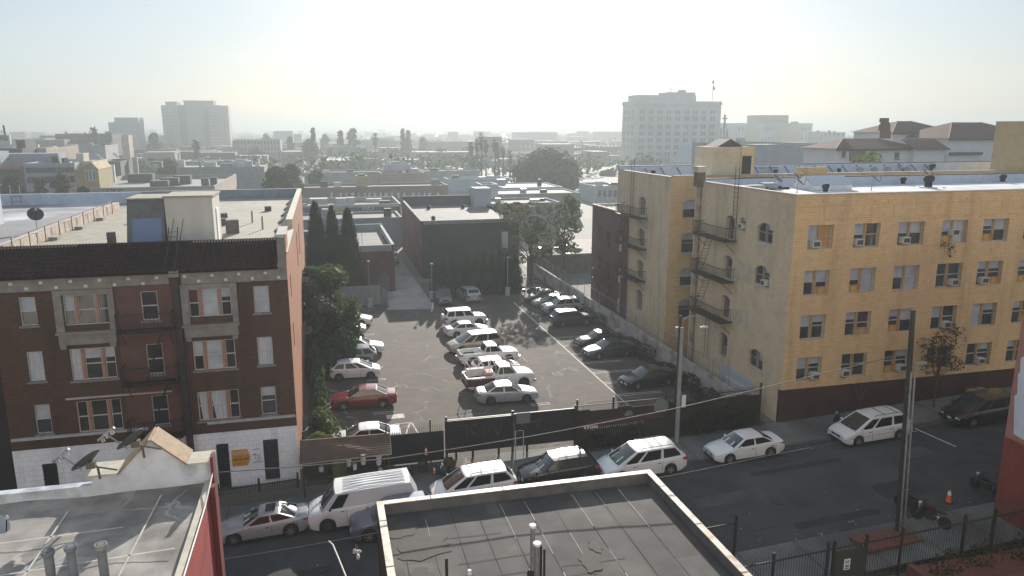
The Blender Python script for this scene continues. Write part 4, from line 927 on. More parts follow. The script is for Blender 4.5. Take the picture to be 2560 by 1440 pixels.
# ---------------------------------------------------------------- near right: pink corner building, fences, planting
pk = thing('corner_building', 'pink and red rendered corner building with a patch of white overpaint', 'building', (36, 20, .9))
PX, PY = 31.8, 27.4
PINK = mat('dusty pink render', (.36, .17, .14), (.31, .14, .12), scale=1.4, detail=7)
zr = AX(2510, 1090, PX)[1]
m = MB(); m.box(PX, 46, 8, PY, zr, 15); m.build('upper_wall', PINK, pk)
m = MB(); m.box(PX - .01, 46, 8, PY + .01, -.5, zr); m.build('lower_wall', mat('brick red render', (.23, .055, .04), (.19, .045, .035), scale=1.4), pk)
m = MB(); ys = []
for u, v in ((2560, 890), (2552, 895), (2550, 930), (2545, 935), (2543, 985), (2536, 990), (2534, 1085), (2560, 1100)):
    q = AX(u, v, PX - .008); ys.append((PX - .008, q[0], q[1]))
ys += [(PX - .008, 16, ys[-1][2] - .6), (PX - .008, 16, ys[0][2])]
m.poly(ys); m.build('white_overpaint', mat('white overpaint', (.56, .6, .68), (.5, .54, .62), scale=2), pk)
picket_fence('iron_fence', 'black iron fence with outward curled pickets along the near pavement', 14.6, 31.6, 24.55, lambda x: zz(x) + .15, 1.95, curve=.42, posts=(14.7, 17.4, 20.0, 20.3, 21.9, 23.7, 27.0, 28.6, 31.5))
picket_fence('iron_fence', 'short black iron fence panel with curled pickets standing at the kerb', 14.2, 17.7, 28.0, lambda x: zz(x) + .15, 1.75, curve=.3, posts=(17.7,))
gt = thing('gate', 'solid dark pedestrian gate with a small white notice in the near iron fence', 'gate', (20.9, 24.5, .5))
m = MB(); m.box(20.35, 21.85, 24.47, 24.53, .55, 2.35); m.build('panel', mat('dark green gate', (.035, .04, .032)), gt)
m = MB(); m.box(20.78, 21.08, 24.44, 24.465, 1.45, 1.95); nt_ = m.build('notice', WHITEP, gt)
m = MB()
for k, z in enumerate((1.86, 1.78, 1.66, 1.6, 1.52)): m.box(20.82, 21.04 - .03 * (k % 2), 24.43, 24.438, z - .018, z + .018)
m.build('small_print', BLACKPL, nt_)
BRKRED = mat('red brick planter', (.19, .07, .05), (.14, .055, .042), scale=5, detail=7)
m = MB(); m.box(23.9, 31.7, 22.3, 22.6, .2, 1.35); m.box(23.9, 24.2, 22.6, 24.3, .2, 1.35); m.quad((24.2, 22.6, 1.2), (31.7, 22.6, 1.2), (31.7, 24.3, 1.2), (24.2, 24.3, 1.2))
tag(m.build('planter', BRKRED), 'low red brick planter bed behind the near iron fence', 'planter')
m = MB(); m.obox((25.2, 27.0, .78), 3.2, 1.3, .14, .05); tag(m.build('brick_paving', BRKRED), kind='structure')
m = MB(); m.quad((20, 8, .32), (40, 8, .9), (40, 22.25, .95), (20, 22.25, .36)); struct(m, 'driveway', mat('blue grey concrete', (.2, .21, .23), (.15, .16, .175), scale=1.3, detail=8))
m = MB(); m.quad((29.2, 20.2, .9), (29.35, 20.2, .9), (30.6, 17, .92), (30.45, 17, .92)); struct(m, 'painted_lines', LINE)
# utility pole with conduits
UP = thing('utility_pole', 'tall dark timber utility pole with grey conduits beside the near kerb', 'utility pole', (26.25, 27.5, .7))
TIMB = mat('dark timber', (.03, .026, .022), (.05, .042, .036), scale=2, stretch=(4, 4, .3), detail=8)
xt, zt = AY(2283, 774, 27.5); xb_, zb_ = AY(2247, 1320, 27.5)
m = MB(); m.tube([(xb_, 27.5, .5), (xt, 27.5, zt)],   .15, 12, .11); m.build('pole', TIMB, UP, smooth=True)
for d, z1, r in ((-.1, 9.0, .05), (.14, 9.0, .05)):
    m = MB(); m.tube([(xb_ + d, 27.28, .5), (xb_ + d * .8 + (xt - xb_) * .7, 27.3, z1)], r, 8); m.build('conduit', GALV, UP, smooth=True)
m = MB()
for z in (9.1, 6, 3): m.tube([(xb_ - .25, 27.4, z), (xb_ + .3, 27.4, z)], .02, 5)
m.box(xb_ - .35, xb_ + .35, 27.36, 27.42, 9.3, 9.42); m.build('bracket', GALV, UP)
def cable(name, label, pts, r, mt, sag=0, n=24):
    b = MB(); P = []
    for i in range(len(pts) - 1):
        a, c = Vector(pts[i]), Vector(pts[i + 1])
        for k in range(n + (i == len(pts) - 2)):
            t = k / n; q = a.lerp(c, t); q.z -= sag * 4 * t * (1 - t); P.append(q)
    b.tube(P, r, 5); return tag(b.build(name, mt), label, 'cable')
CABW = mat('weathered cable', (.13, .125, .12), (.08, .08, .08), scale=6, rough=.6)
def pa(u, v, Y): x, z = AY(u, v, Y); return (x, Y, z)
cable('overhead_cable', 'overhead cable from the timber pole across the black lot gate to the gabled roof', [pa(545, 1181, 25.4), pa(975, 1146, 26.2), pa(1330, 1090, 26.7), pa(1690, 1021, 27.1), pa(2245, 888, 27.4)], .02, CABW, 0.02)
cable('overhead_cable', 'lower overhead cable with hanging shoes crossing the street scene', [pa(545, 1400, 25.6), pa(890, 1342, 26.5), pa(1655, 1193, 27), pa(1920, 1139, 27.3), pa(2505, 1025, 27.42)], .009, CABW, 0.02)
cable('drop_cable', 'pale drop cable running down from the lower overhead cable', [pa(822, 1353, 26.3), pa(832, 1362, 25.8), pa(848, 1400, 24), pa(880, 1480, 21)], .03, mat('pale cable', (.5, .48, .44)), 0)
for k, (u, v) in enumerate(((893, 1378), (895, 1390))):
    x, z = AY(u, v, 26.5); t = thing('shoe', ('upper white shoe seen from the side', 'lower white shoe seen from the toe')[k] + ' hanging from the lower cable', 'shoe', (x, 26.5, z), (.1, 1.5)[k], group='pair of shoes over the cable')
    m = MB(); m.ell((0, 0, -.01), .17, .06, .055, 12, 7); m.ell((-.1, 0, .04), .065, .055, .075, 10, 6); m.build('upper', WHITEP, t, local=True, smooth=True)
    m = MB(); m.ell((0, 0, -.05), .18, .065, .025, 12, 5); m.build('sole', mat('sole', (.6, .6, .58)), t, local=True, smooth=True)
    m = MB(); m.tube([(-.06, 0, .08), (-.03, 0, .3 + .12 * k)], .008, 4); m.build('lace', WHITEP, t, local=True)
# street lamp on the far pavement
SLm = thing('street_lamp', 'concrete street lamp with a curved arm on the far pavement', 'street lamp', (20.84, 40.3, .5))
xl, zl = AY(1690, 800, 40.3); x2, z2 = AY(1745, 815, 40.3)
m = MB(); m.tube([(20.84, 40.3, .4), (20.84, 40.3, zl - .5)], .15, 12, .1); m.build('column', mat('lamp concrete', (.3, .3, .29), (.24, .24, .235), scale=4), SLm, smooth=True)
m = MB(); m.tube([(20.84, 40.3, zl - .55), (20.84, 40.25, zl - .1), (21.1, 40.1, zl + .22), (21.6, 39.9, zl + .3), (x2, 39.8, z2 + .12)], .035, 8); m.build('arm', GALV, SLm, smooth=True)
m = MB(); m.ell((x2 + .12, 39.75, z2 + .06), .3, .13, .09, 12, 6); m.build('lantern', mat('lantern grey', (.5, .5, .48), rough=.4), SLm, smooth=True)
m = MB(); m.box(20.98, 21.25, 40.12, 40.16, 2.9, 3.7); m.build('sign_plate', WHITEP, SLm)
t = thing('utility_pole', 'thin old timber pole behind the street lamp on the far pavement', 'utility pole', (21.2, 41.6, .2))
x0_, z0_ = AY(1685, 790, 41.6)
m = MB(); m.tube([(21.35, 41.6, .2), (21.35, 41.6, z0_)], .12, 8, .09); m.build('pole', TIMB, t)
m = MB(); m.box(21.0, 21.2, 41.45, 41.55, z0_ - 1.2, z0_ - .7); m.build('bracket', GALV, t)
# traffic cones, motorcycles
def cone(x, y, z, label, s=1):
    t = thing('traffic_cone', label, 'traffic cone', (x, y, z), group='orange traffic cones')
    m = MB(); m.lathe([(.15 * s, .03), (.045 * s, .7 * s), (.03 * s, .71 * s)], (0, 0, 0), 14); m.build('cone', mat('cone orange', (.75, .13, .03), rough=.5), t, local=True, smooth=True)
    m = MB(); m.lathe([(.095 * s, .42 * s), (.066 * s, .62 * s)], (0, 0, 0), 14); m.build('collar', WHITEP, t, local=True)
    m = MB(); m.obox((0, 0, .02), .38 * s, .38 * s, .04); m.build('base', BLACKPL, t, local=True)
cone(30.83, 29.2, zz(30.83), 'orange traffic cone standing alone in the street by the pink building')
cone(5.1, 41.15, 1.05, 'upper traffic cone stored on the clutter right of the shingled stall', .65); cone(5.45, 40.3, .2, 'lower traffic cone on the pavement right of the shingled stall', .6)
def moto(x, y, z, rot, label, body, scoot=False):
    t = thing('motorcycle', label, 'motorcycle', (x, y, z), rot, group='parked motorcycles')
    for sx in (-.66, .66):
        m = MB(); q = MB(); n = 18
        for k in range(n): a = 2 * pi * k / n
        q.lathe([(.21, -.05), (.29, -.06), (.32, 0), (.29, .06), (.21, .05)], (sx, 0, .32), 20, 'y'); m.dup(q, Matrix()); w_ = m.build('wheel', TYRE, t, local=True, smooth=True)
        m = MB(); m.lathe([(.2, -.03), (.2, .03)], (sx, 0, .32), 14, 'y'); m.build('rim', STEELRIM, w_, local=True)
    m = MB(); m.ell((.12, 0, .82), .3, .15, .14, 12, 7); m.build('fuel_tank', body, t, local=True, smooth=True)
    m = MB(); m.ell((-.38, 0, .8), .34, .15, .08, 10, 6); m.build('seat', BLACKPL, t, local=True, smooth=True)
    m = MB(); m.obox((.02, 0, .45), .45, .28, .34); m.build('engine', STEELRIM, t, local=True)
    m = MB(); m.tube([(.66, .09, .32), (.42, .06, .95)], .03, 6); m.tube([(.66, -.09, .32), (.42, -.06, .95)], .03, 6); m.build('fork', CHROME, t, local=True)
    m = MB(); m.tube([(.3, .36, 1.05), (.42, .12, 1.0), (.42, -.12, 1.0), (.3, -.36, 1.05)], .018, 6); m.build('handlebar', BLACKPL, t, local=True)
    m = MB(); m.tube([(.42, 0, .9), (-.1, 0, .7), (-.66, 0, .35), (.0, 0, .3), (.42, 0, .7)], .03, 6); m.build('frame', BLACKPL, t, local=True)
    m = MB(); m.ell((.55, 0, .92), .09, .1, .1, 8, 6); m.build('headlight', CLEARLENS, t, local=True, smooth=True)
    m = MB(); m.tube([(-.1, -.14, .4), (-.75, -.18, .42)], .045, 7); m.build('exhaust', CHROME, t, local=True)
moto(28.4, 29.0, zz(28.4), 1.9, 'black motorcycle parked right beside the timber utility pole', BLACKPL)
moto(28.2, 27.6, zz(28.2) + .14, 2.0, 'black motorcycle on the near pavement below the other one by the pole', mat('dark maroon', (.06, .015, .012)))
moto(33.3, 29.3, zz(33.3), 1.7, 'black motorcycle half hidden by the pink corner building', BLACKPL)
moto(31.3, 38.6, zz(31.3) + .14, 1.2, 'dark motorcycle on the far pavement behind the white minivan', BLACKPL)
# ---------------------------------------------------------------- front of the lot
mb = MB()
for i in range(10):
    a, b = -2.1 + i * 3, -2.1 + (i + 1) * 3
    if b > 28.4: b = 28.4
    mb.quad((a, 40.9, zz(a) + .14), (b, 40.9, zz(b) + .14), (b, 42.6, .012), (a, 42.6, .012))
struct(mb, 'driveway', WALK)
GATEB = mat('black sheet metal', (.009, .009, .01), (.015, .014, .014), scale=1.4, rough=.55)
GY = 42.4
gate = thing('sliding_gate', 'long black sheet metal sliding gate with scrawled graffiti at the lot entrance', 'gate', (10.8, GY, 0))
def gz(u, v): return AY(u, v, GY)
xa, za = gz(1112, 1055); xm, zm = gz(1285, 1037); xb, zb = gz(1438, 1020)
zg = .42
m = MB(); m.box(xa, xm - .03, GY, GY + .06, zg, (za + zm) / 2); m.build('panel', GATEB, gate)
m = MB(); m.box(xm + .03, xb, GY, GY + .06, zg, (zb + zm) / 2); m.build('panel', GATEB, gate)
m = MB(); m.box(xa, xb, GY - .02, GY + .08, (za + zb) / 2, (za + zb) / 2 + .05); m.build('top_rail', mat('pale worn steel', (.22, .22, .22), rough=.6), gate)
m = MB()
for u in (1140, 1182, 1247, 1318): x = gz(u, 1100)[0]; m.box(x - .06, x + .06, GY - .03, GY + .09, 0, zg)
m.build('leg', GATEB, gate)
m = MB()
for u in (1116, 1283, 1440): x = gz(u, 1050)[0]; m.box(x - .07, x + .07, GY + .08, GY + .2, 0, 2.75)
m.build('post', IRON, gate)
GRAF = mat('faded chalky graffiti', (.2, .2, .2), (.1, .1, .1), scale=4)
m = MB()
def scrawl(pts): m.tube([(*(lambda q: (q[0], GY - .015, q[1]))(gz(1040 + x / 8, 1000 + y / 8)),) for x, y in pts], .012, 4)
for pts in ([(870, 520), (1010, 515), (1015, 700), (1020, 850)], [(1220, 510), (1140, 480), (1080, 540), (1100, 620), (1160, 680), (1215, 700)], [(1380, 500), (1350, 570), (1380, 640), (1375, 760)],
            [(1430, 640), (1510, 475), (1580, 580), (1640, 700)], [(1640, 700), (1680, 590), (1710, 450)], [(2250, 400), (2120, 480), (2230, 540), (2090, 500)], [(2290, 440), (2520, 380)], [(2440, 400), (2440, 560)]): scrawl(pts)
m.build('graffiti', GRAF, gate)
x, z = gz(1308, 1045); m = MB(); m.box(x - .45, x + .45, GY - .03, GY - .005, z - .35, z + .35); m.build('notice_plate', mat('dull grey plate', (.13, .14, .15)), gate)
t = thing('steel_frame', 'thin pale steel goalpost frame standing on the driveway before the gate', 'frame', (9.6, 41.3, .1))
m = MB(); m.tube([(*gz(1278, 1155)[:1], 41.3, .1), (gz(1278, 1155)[0], 41.3, 1.9), (gz(1283, 1084)[0] + .2, 41.3, 1.95)], .03, 5); m.tube([(gz(1297, 1155)[0], 41.3, .1), (gz(1297, 1155)[0], 41.3, 1.9), (gz(1290, 1084)[0] - .1, 41.3, 1.95)], .03, 5); m.build('tubes', mat('pale steel', (.42, .42, .42)), t)
# left panel with spikes
pf = thing('panel_fence', 'dark panel fence with iron spikes between the shingled stall and the gate', 'fence', (4.8, GY, 0))
m = MB(); m.box(-2.0, 6.35, GY, GY + .05, .05, 1.95); m.build('panel', mat('blue black panel', (.011, .013, .017), (.015, .015, .017), scale=1.2), pf)
m = MB()
for i in range(62): x = -2 + i * .135; m.box(x - .01, x + .01, GY + .06, GY + .08, .1, 2.35)
m.build('spikes', IRON, pf)
for x in (-1.9, .6, 2.9, 5.55): m = MB(); m.box(x - .04, x + .04, GY + .06, GY + .14, 0, 2.7); m.build('post', IRON, pf)
# right side: rusty brown sheet fence, pickets on top, clutter and creepers
rf = thing('panel_fence', 'dark rust brown sheet fence with iron pickets on top right of the gate', 'fence', (20.5, 41.4, .3))
m = MB()
for i in range(14):
    a = 14.5 + i * .92; m.box(a, a + .9, 41.4 + .02 * (i % 2), 41.46 + .02 * (i % 2), .1, 2.72 + .1 * (i % 3 == 0))
m.build('sheet', mat('rust brown sheet', (.026, .015, .014), (.014, .012, .012), scale=1, detail=8, c3=(.05, .03, .024), scale3=.8), rf)
m = MB()
for i in range(98): x = 14.5 + i * .133; m.box(x - .011, x + .011, 41.5, 41.52, .2, 3.3)
m.box(14.5, 27.5, 41.49, 41.53, 3.05, 3.1); m.build('pickets', IRON, rf)
for x in (14.6, 17.0, 20.6, 23.8, 27.4): m = MB(); m.box(x - .05, x + .05, 41.46, 41.56, .1, 3.5); m.build('post', IRON, rf)
for u, v, r in ((1572, 1036, .27), (1653, 1015, .5)):
    x, z = AY(u, v, 41.36); m = MB(); m.lathe([(.001, -.01), (r, -.01), (r, .01), (.001, .01)], (x, 41.36, z), 20, 'y'); m.build('round_plate', mat('dull round plate', (.15, .15, .15), (.2, .2, .2), scale=4), rf)
t = thing('shop_banner', 'long faded maroon banner with pale fringe on the fence right of the gate', 'banner', (17, 41.3, 1))
m = MB(); xq, zq = AY(1465, 1055, 41.3); xr, zr2 = AY(1660, 1030, 41.3); m.quad((xq, 41.32, zq - .35), (xr, 41.32, zr2 - .35), (xr, 41.32, zr2 + .05), (xq, 41.32, zq + .05)); m.build('cloth', mat('faded maroon cloth', (.07, .025, .028)), t)
m = MB()
for i in range(26):
    x = xq + (xr - xq) * i / 26 * .75; z = zq - .42 + (zr2 - zq) * i / 26; h = R.uniform(.06, .2); m.box(x, x + .06, 41.28, 41.3, z - h, z)
m.build('fringe', mat('pale fringe', (.36, .33, .32), (.2, .16, .16), scale=8), t)
x, z = AY(1477, 1069, 41.2); m = MB()
for i, (a, wd) in enumerate(((-.42, .12), (-.2, .1), (-.02, .08), (.1, .09), (.24, .1), (.38, .1))): m.box(x + a, x + a + wd, 41.26, 41.28, z - .08, z + .08)
tag(m.build('price_tags', WHITEP), 'row of small white tags hanging below the maroon banner', 'tags')
# shingled stall roof over street goods
st = thing('market_stall', 'lean-to street stall with a brown shingled roof beside the brown brick building', 'stall', (.5, 41.6, -.4))
SHIN = rows('brown shingle', (.135, .085, .062), (.095, .062, .05), .18, axis=1, blend=(.12, .07, .062))
p0, p1 = AY(750, 1100, 42.3), AY(975, 1082, 42.3); q0, q1 = AY(748, 1162, 40.5), AY(980, 1135, 40.5)
A_, B_, C_, D_ = (p0[0], 42.3, p0[1]), (p1[0], 42.3, p1[1]), (q1[0], 40.5, q1[1]), (q0[0], 40.5, q0[1])
m = MB()
for k in range(11):
    t0, t1 = k / 11, (k + 1) / 11 + .03
    l = lambda a, b, t: tuple(Vector(a).lerp(Vector(b), t))
    a, b, c, d = l(D_, A_, t0), l(C_, B_, t0), l(C_, B_, min(t1, 1)), l(D_, A_, min(t1, 1))
    m.quad((a[0], a[1], a[2] + .03), (b[0], b[1], b[2] + .03), c, d)
m.quad(A_, B_, C_, D_)
m.build('shingle_roof', SHIN, st)
m = MB(); m.tube([D_, C_], .035, 4); m.build('eave_board', mat('worn eave', (.25, .22, .2)), st)
for x in (-1.9, .4, 2.85): m = MB(); m.box(x - .05, x + .05, 40.55, 40.65, zz(x) + .1, 1.5); m.build('post', TIMB, st)
m = MB(); m.box(-1.9, 2.8, 42.2, 42.28, -.3, 1.9); m.build('back_boards', mat('dark boards', (.03, .027, .022), (.05, .045, .03), scale=1.5), st)
m = MB(); m.box(-.6, 2.7, 40.9, 41.7, .45, .5); m.box(-.6, 2.7, 40.95, 41.65, -.1, -.05); m.build('counter', TIMB, st)
m = MB(); m.box(-.3, .5, 40.7, 40.75, -.3, 1.4); m.build('curtain', mat('olive cloth', (.07, .065, .03)), st)
for (u, v, w_, h_), lb in (((982, 1150, .28, .62), 'left white wire basket stack'), ((1008, 1148, .3, .7), 'middle white wire basket stack'), ((947, 1166, .26, .45), 'white bag'), ((1012, 1178, .22, .4), 'small grey bag')):
    pass
goods = (((872, 1155), .3, .5, 'pale basket stack hanging left under the shingled stall eave', 'basket'), ((908, 1148), .3, .62, 'pale wire basket stack hanging at the middle of the stall eave', 'basket'), ((947, 1148), .33, .68, 'brightest white basket stack hanging at the right end of the stall', 'basket'),
         ((887, 1166), .26, .4, 'white folded bag hanging lower between the two stall baskets', 'bag'), ((951, 1177), .26, .36, 'pale bucket standing low at the right end of the stall', 'bucket'), ((803, 1172), .3, .32, 'dim white bag at the left of the stall', 'bag'))
for (u, v), w_, h_, lb, cat in goods:
    x, z = AY(u, v, 40.7); t = thing(cat, lb, cat, (x, 40.7, z - h_ / 2), group='goods at the shingled stall')
    m = MB(); n = 4 if cat == 'basket' else 1
    for i in range(n):
        z0 = h_ * i / n; m.lathe([(w_ * .38, z0), (w_ * .5, z0 + h_ / n * .92), (w_ * .45, z0 + h_ / n * .92)], (0, 0, 0), 10)
    m.build('weave', mat('dull white plastic', (.42, .43, .44), (.3, .31, .32), scale=6), t, local=True)
    m = MB(); m.tube([(-w_ * .4, 0, h_ * .9), (0, 0, h_ + .12), (w_ * .4, 0, h_ * .9)], .012, 4); m.build('handle', GALV, t, local=True)
R.seed(11)
cl = ['black plastic crate', 'dark storage box', 'blue plastic tub', 'brown carton', 'dark red crate', 'grey tub', 'dark green bin', 'black bin bag']
cc = [(.02, .02, .022), (.03, .028, .025), (.03, .05, .12), (.12, .075, .045), (.13, .02, .025), (.1, .1, .11), (.02, .045, .03), (.015, .015, .017)]
for i, (px, py) in enumerate(((4.0, 41.2), (4.9, 41.3), (5.8, 41.1), (6.5, 41.5), (3.6, 40.4), (1.9, 40.2), (6.1, 40.3), (.9, 40.1))):
    s = R.uniform(.4, .65); z = zz(px) + .15; t = thing('crate', ('topmost ' if 0 else '') + cl[i] + (' on the pavement between the stall and the gate' if px > 3.5 else ' under the shingled stall'), 'crate', (px, py, z), R.uniform(-.3, .3), group='clutter along the panel fence')
    m = MB(); m.box(-s / 2, s / 2, -s / 2, s / 2, 0, .05); 
    for a in (-1, 1): m.box(a * s / 2 - .02, a * s / 2 + .02, -s / 2, s / 2, .05, s * 1.2); m.box(-s / 2 + .02, s / 2 - .02, a * s / 2 - .02, a * s / 2 + .02, .05, s * 1.2)
    m.build('box', mat('clutter ' + cl[i], cc[i], rough=.6), t, local=True)
    m = MB()
    for k in range(5): m.ell((R.uniform(-.15, .15), R.uniform(-.15, .15), s * 1.15), .12, .12, .1, 7, 5, .4)
    m.build('contents', mat('clutter contents', (.1, .09, .085), (.04, .05, .06), scale=9), t, local=True)
# ---------------------------------------------------------------- lot edges
rw = thing('retaining_wall', 'low white painted wall with pink graffiti along the right side of the lot', 'wall', (27.75, 66, 0))
m = MB(); m.box(27.6, 27.85, 43.2, 98, -.05, 1.66); m.build('wall', mat('grubby white wall paint', (.46, .42, .40), (.36, .32, .31), scale=1.2, detail=8, c3=(.2, .19, .17), scale3=.6), rw)
m = MB()
for k, (u, v, c) in enumerate(((1628, 855, 0), (1640, 868, 1), (1650, 876, 0), (1622, 862, 1))):
    y, z = AX(u, v, 27.585); P = [(27.585, y + R.uniform(-.7, .7), z + R.uniform(-.25, .25)) for _ in range(6)]; m.tube(P, .03, 4)
m.build('graffiti', mat('pink graffiti', (.45, .2, .17), (.15, .12, .12), scale=5), rw)
cf = thing('chain_link_fence', 'grey chain link fence on top of the low white wall', 'fence', (27.75, 70, 1.66))
m = MB()
for i in range(22): m.tube([(27.72, 46 + i * 2.4, 1.6), (27.72, 46 + i * 2.4, 3.0)], .025, 4)
for z in (2.98, 1.75): m.tube([(27.72, 46, z), (27.72, 96.4, z)], .02, 4)
m.build('posts', GALV, cf)
m = MB(); 
for i in range(170):
    y = 46 + i * .3
    if y + 1.3 > 97: break
    m.tube([(27.72, y, 1.75), (27.72, y + 1.2, 2.97)], .004, 3); m.tube([(27.72, y + 1.2, 1.75), (27.72, y, 2.97)], .004, 3)
m.build('mesh_wires', GALV, cf)
bw = thing('boundary_wall', 'dark block wall with pale coping at the far right corner of the lot', 'wall', (32, 97.5, 0))
m = MB(); m.box(26.8, 40, 98, 98.3, -.05, 2.6); m.build('wall', mat('dark block', (.12, .11, .1), (.08, .075, .07), scale=1), bw); m = MB(); m.box(26.7, 40, 97.95, 98.35, 2.6, 2.72); m.build('coping', CREAM, bw)
pg = thing('picket_gate', 'white barred gate closing the side path beside the buff brick wall', 'gate', (27.9, 44.5, .7))
m = MB()
for i in range(26): m.box(27.88, 27.92, 42.6 + i * .16, 42.64 + i * .16, .7, 2.35)
m.build('bars', mat('white gate paint', (.55, .57, .6)), pg); m = MB(); m.box(27.86, 27.94, 42.5, 46.7, 1.0, 1.06); m.box(27.86, 27.94, 42.5, 46.7, 2.1, 2.16); m.build('rails', MATS['white gate paint'], pg)
wf2 = thing('board_fence', 'pale grey vertical board fence at the back left of the lot', 'fence', (3.5, 85, 0))
m = MB()
for i in range(30):
    a = -.6 + i * .22; 
    if a < 5.75: m.box(a, a + .2, 85 + .02 * (i % 2), 85.05 + .02 * (i % 2), 0, 2.3 + .02 * (i % 3))
m.build('boards', mat('pale grey boards', (.3, .3, .31), (.24, .24, .25), scale=2, stretch=(1, 1, .3)), wf2)
m = MB(); m.add([(5.9, 85, 0), (6.5, 84, 0), (6.5, 84, 1.75), (5.9, 85, 2.2)], ((0, 1, 2, 3),)); m.add([(5.93, 85.05, 0), (5.93, 85.05, 2.2), (6.53, 84.05, 1.75), (6.53, 84.05, 0)], ((0, 1, 2, 3),)); m.build('end_board', MATS['pale grey boards'], wf2)
for (x, y, h), lb in (((4.5, 84.2, 5.3), 'slim lot light pole in a white foot before the board fence'), ((21.1, 86.2, 4.7), 'slim lot light pole in a white foot before the dark hedge'), ((26.9, 65, 6.2), 'slim lot light pole in a concrete foot beside the low white wall'), ((11.9, 86.4, 4.3), 'slim pole at the corner of the red brick side wall')):
    t = thing('light_pole', lb, 'light pole', (x, y, 0), group='slim light poles around the lot')
    m = MB(); m.lathe([(.06, 0), (.05, h)], (0, 0, 0), 8); m.build('pole', mat('grey pole paint', (.2, .2, .2)), t, local=True)
    m = MB(); m.lathe([(.32, 0), (.3, .95), (.2, 1.0)], (0, 0, 0), 12); m.build('foot', mat('pale concrete foot', (.42, .42, .41), (.34, .34, .33), scale=3), t, local=True)
    m = MB(); m.obox((0, -.25, h), .25, .5, .12); m.build('lamp_head', MATS['grey pole paint'], t, local=True)
t = thing('parking_bollard', 'white and grey tilted bollard beside the green off-roader', 'bollard', (11.1, 80.5, 0))
m = MB(); m.tube([(10.95, 80.2, 0), (11.2, 80.7, .9)], .07, 8); m.build('post', WHITEP, t)

# ---------------------------------------------------------------- foliage
def leafmat(name, a, b2, sc=.5):
    if name in MATS: return MATS[name]
    m = mat(name, a, b2, rough=.75, scale=sc, detail=4, lo=.42, hi=.6, spec=.15)
    nt = m.node_tree; b = nt.nodes['Principled BSDF']; out = nt.nodes['Material Output']
    tr = nd(nt, 'ShaderNodeBsdfTranslucent'); mx = nd(nt, 'ShaderNodeMixShader'); mx.inputs[0].default_value = .42
    c = b.inputs['Base Color'].links[0].from_socket; nt.links.new(c, tr.inputs['Color'])
    nt.links.new(b.outputs[0], mx.inputs[1]); nt.links.new(tr.outputs[0], mx.inputs[2]); nt.links.new(mx.outputs[0], out.inputs['Surface'])
    return m
def leaves(mb, c, r, n, size, fill=.75, rnd=None):
    rr = rnd or R
    for _ in range(n):
        while 1:
            d = Vector((rr.uniform(-1, 1), rr.uniform(-1, 1), rr.uniform(-1, 1)))
            if .05 < d.length < 1: break
        k = d.length ** (1 - fill); d = d.normalized() * k
        p = Vector((c[0] + d.x * r[0], c[1] + d.y * r[1], c[2] + d.z * r[2]))
        a = Vector((rr.gauss(0, 1), rr.gauss(0, 1), rr.gauss(0, 1))).normalized(); b = a.orthogonal().normalized(); b.rotate(Matrix.Rotation(rr.uniform(0, 6.3), 3, a))
        s = size * rr.uniform(.6, 1.35); e = b.cross(a) * s * .5; b = b * s
        mb.add([p - b * .5, p + e * .6, p + b * .5, p - e * .6], ((0, 1, 2, 3),))
BARK = mat('bark', (.10, .08, .06), (.06, .05, .04), scale=3, stretch=(3, 3, .5))
GRN_D = leafmat('dark foliage', (.022, .04, .016), (.04, .065, .024))
GRN_M = leafmat('mid foliage', (.045, .075, .022), (.075, .105, .035))
GRN_L = leafmat('light foliage', (.09, .14, .03), (.14, .19, .05))
OLIVE = leafmat('olive foliage', (.07, .075, .03), (.11, .11, .05))
PURP = leafmat('purple blossom', (.1, .07, .07), (.06, .06, .04))
CYP = leafmat('cypress foliage', (.014, .022, .013), (.024, .034, .018))
AUT = leafmat('reddish foliage', (.14, .075, .05), (.09, .075, .04))
def tree(name, label, base, H, clumps, mts, trunk_r=.2, n=900, size=.35, cat='tree', group=None, limbs=4, core=False, lean=(0, 0)):
    """clumps: (dx, dy, z, rx, ry, rz, material index, count factor)"""
    t = thing(name, label, cat, base, group=group)
    rr = random.Random(hash(label) % 9973 if 0 else len(label) * 131 + int(base[0] * 7))
    zc = sum(c[2] for c in clumps) / len(clumps)
    m = MB(); m.tube([(0, 0, -.1), (lean[0] * .5, lean[1] * .5, zc * .45), (lean[0], lean[1], zc)], trunk_r, 8, trunk_r * .45)
    tr = m.build('trunk', BARK, t, local=True, smooth=True)
    if limbs:
        m = MB()
        for c in clumps[:limbs * 2]:
            a = Vector((lean[0] * .5, lean[1] * .5, zc * .5)); b = Vector((c[0], c[1], c[2])); q = a.lerp(b, .5) + Vector((rr.uniform(-.3, .3), rr.uniform(-.3, .3), .3)) * trunk_r * 3
            m.tube([a, q, b], trunk_r * .4, 5, trunk_r * .1)
        m.build('limbs', BARK, tr, local=True)
    for k, mt in enumerate(mts):
        m = MB()
        for c in clumps:
            if c[6] != k: continue
            if core: m.ell(c[:3], c[3] * .72, c[4] * .72, c[5] * .72, 9, 6, .25)
            leaves(m, c[:3], c[3:6], int(n * c[7]), size, rnd=rr)
        if m.v: m.build('crown' if k == 0 else 'blossom' if mt is PURP else 'crown', mt, t, local=True)
    return t
def rclumps(n, rx, ry, z0, z1, r, seed, k=1, shape=lambda t: 1 - .35 * abs(t - .4) * 2):
    rr = random.Random(seed); out = []
    for i in range(n):
        t = (i + .5) / n; z = z0 + (z1 - z0) * t; f = shape(t); a = rr.uniform(0, 6.28); d = sqrt(rr.random())
        q = r * rr.uniform(.7, 1.25)
        out.append((cos(a) * d * rx * f, sin(a) * d * ry * f, z, q, q, q * rr.uniform(.6, .9), rr.randrange(k), rr.uniform(.6, 1.3)))
    return out
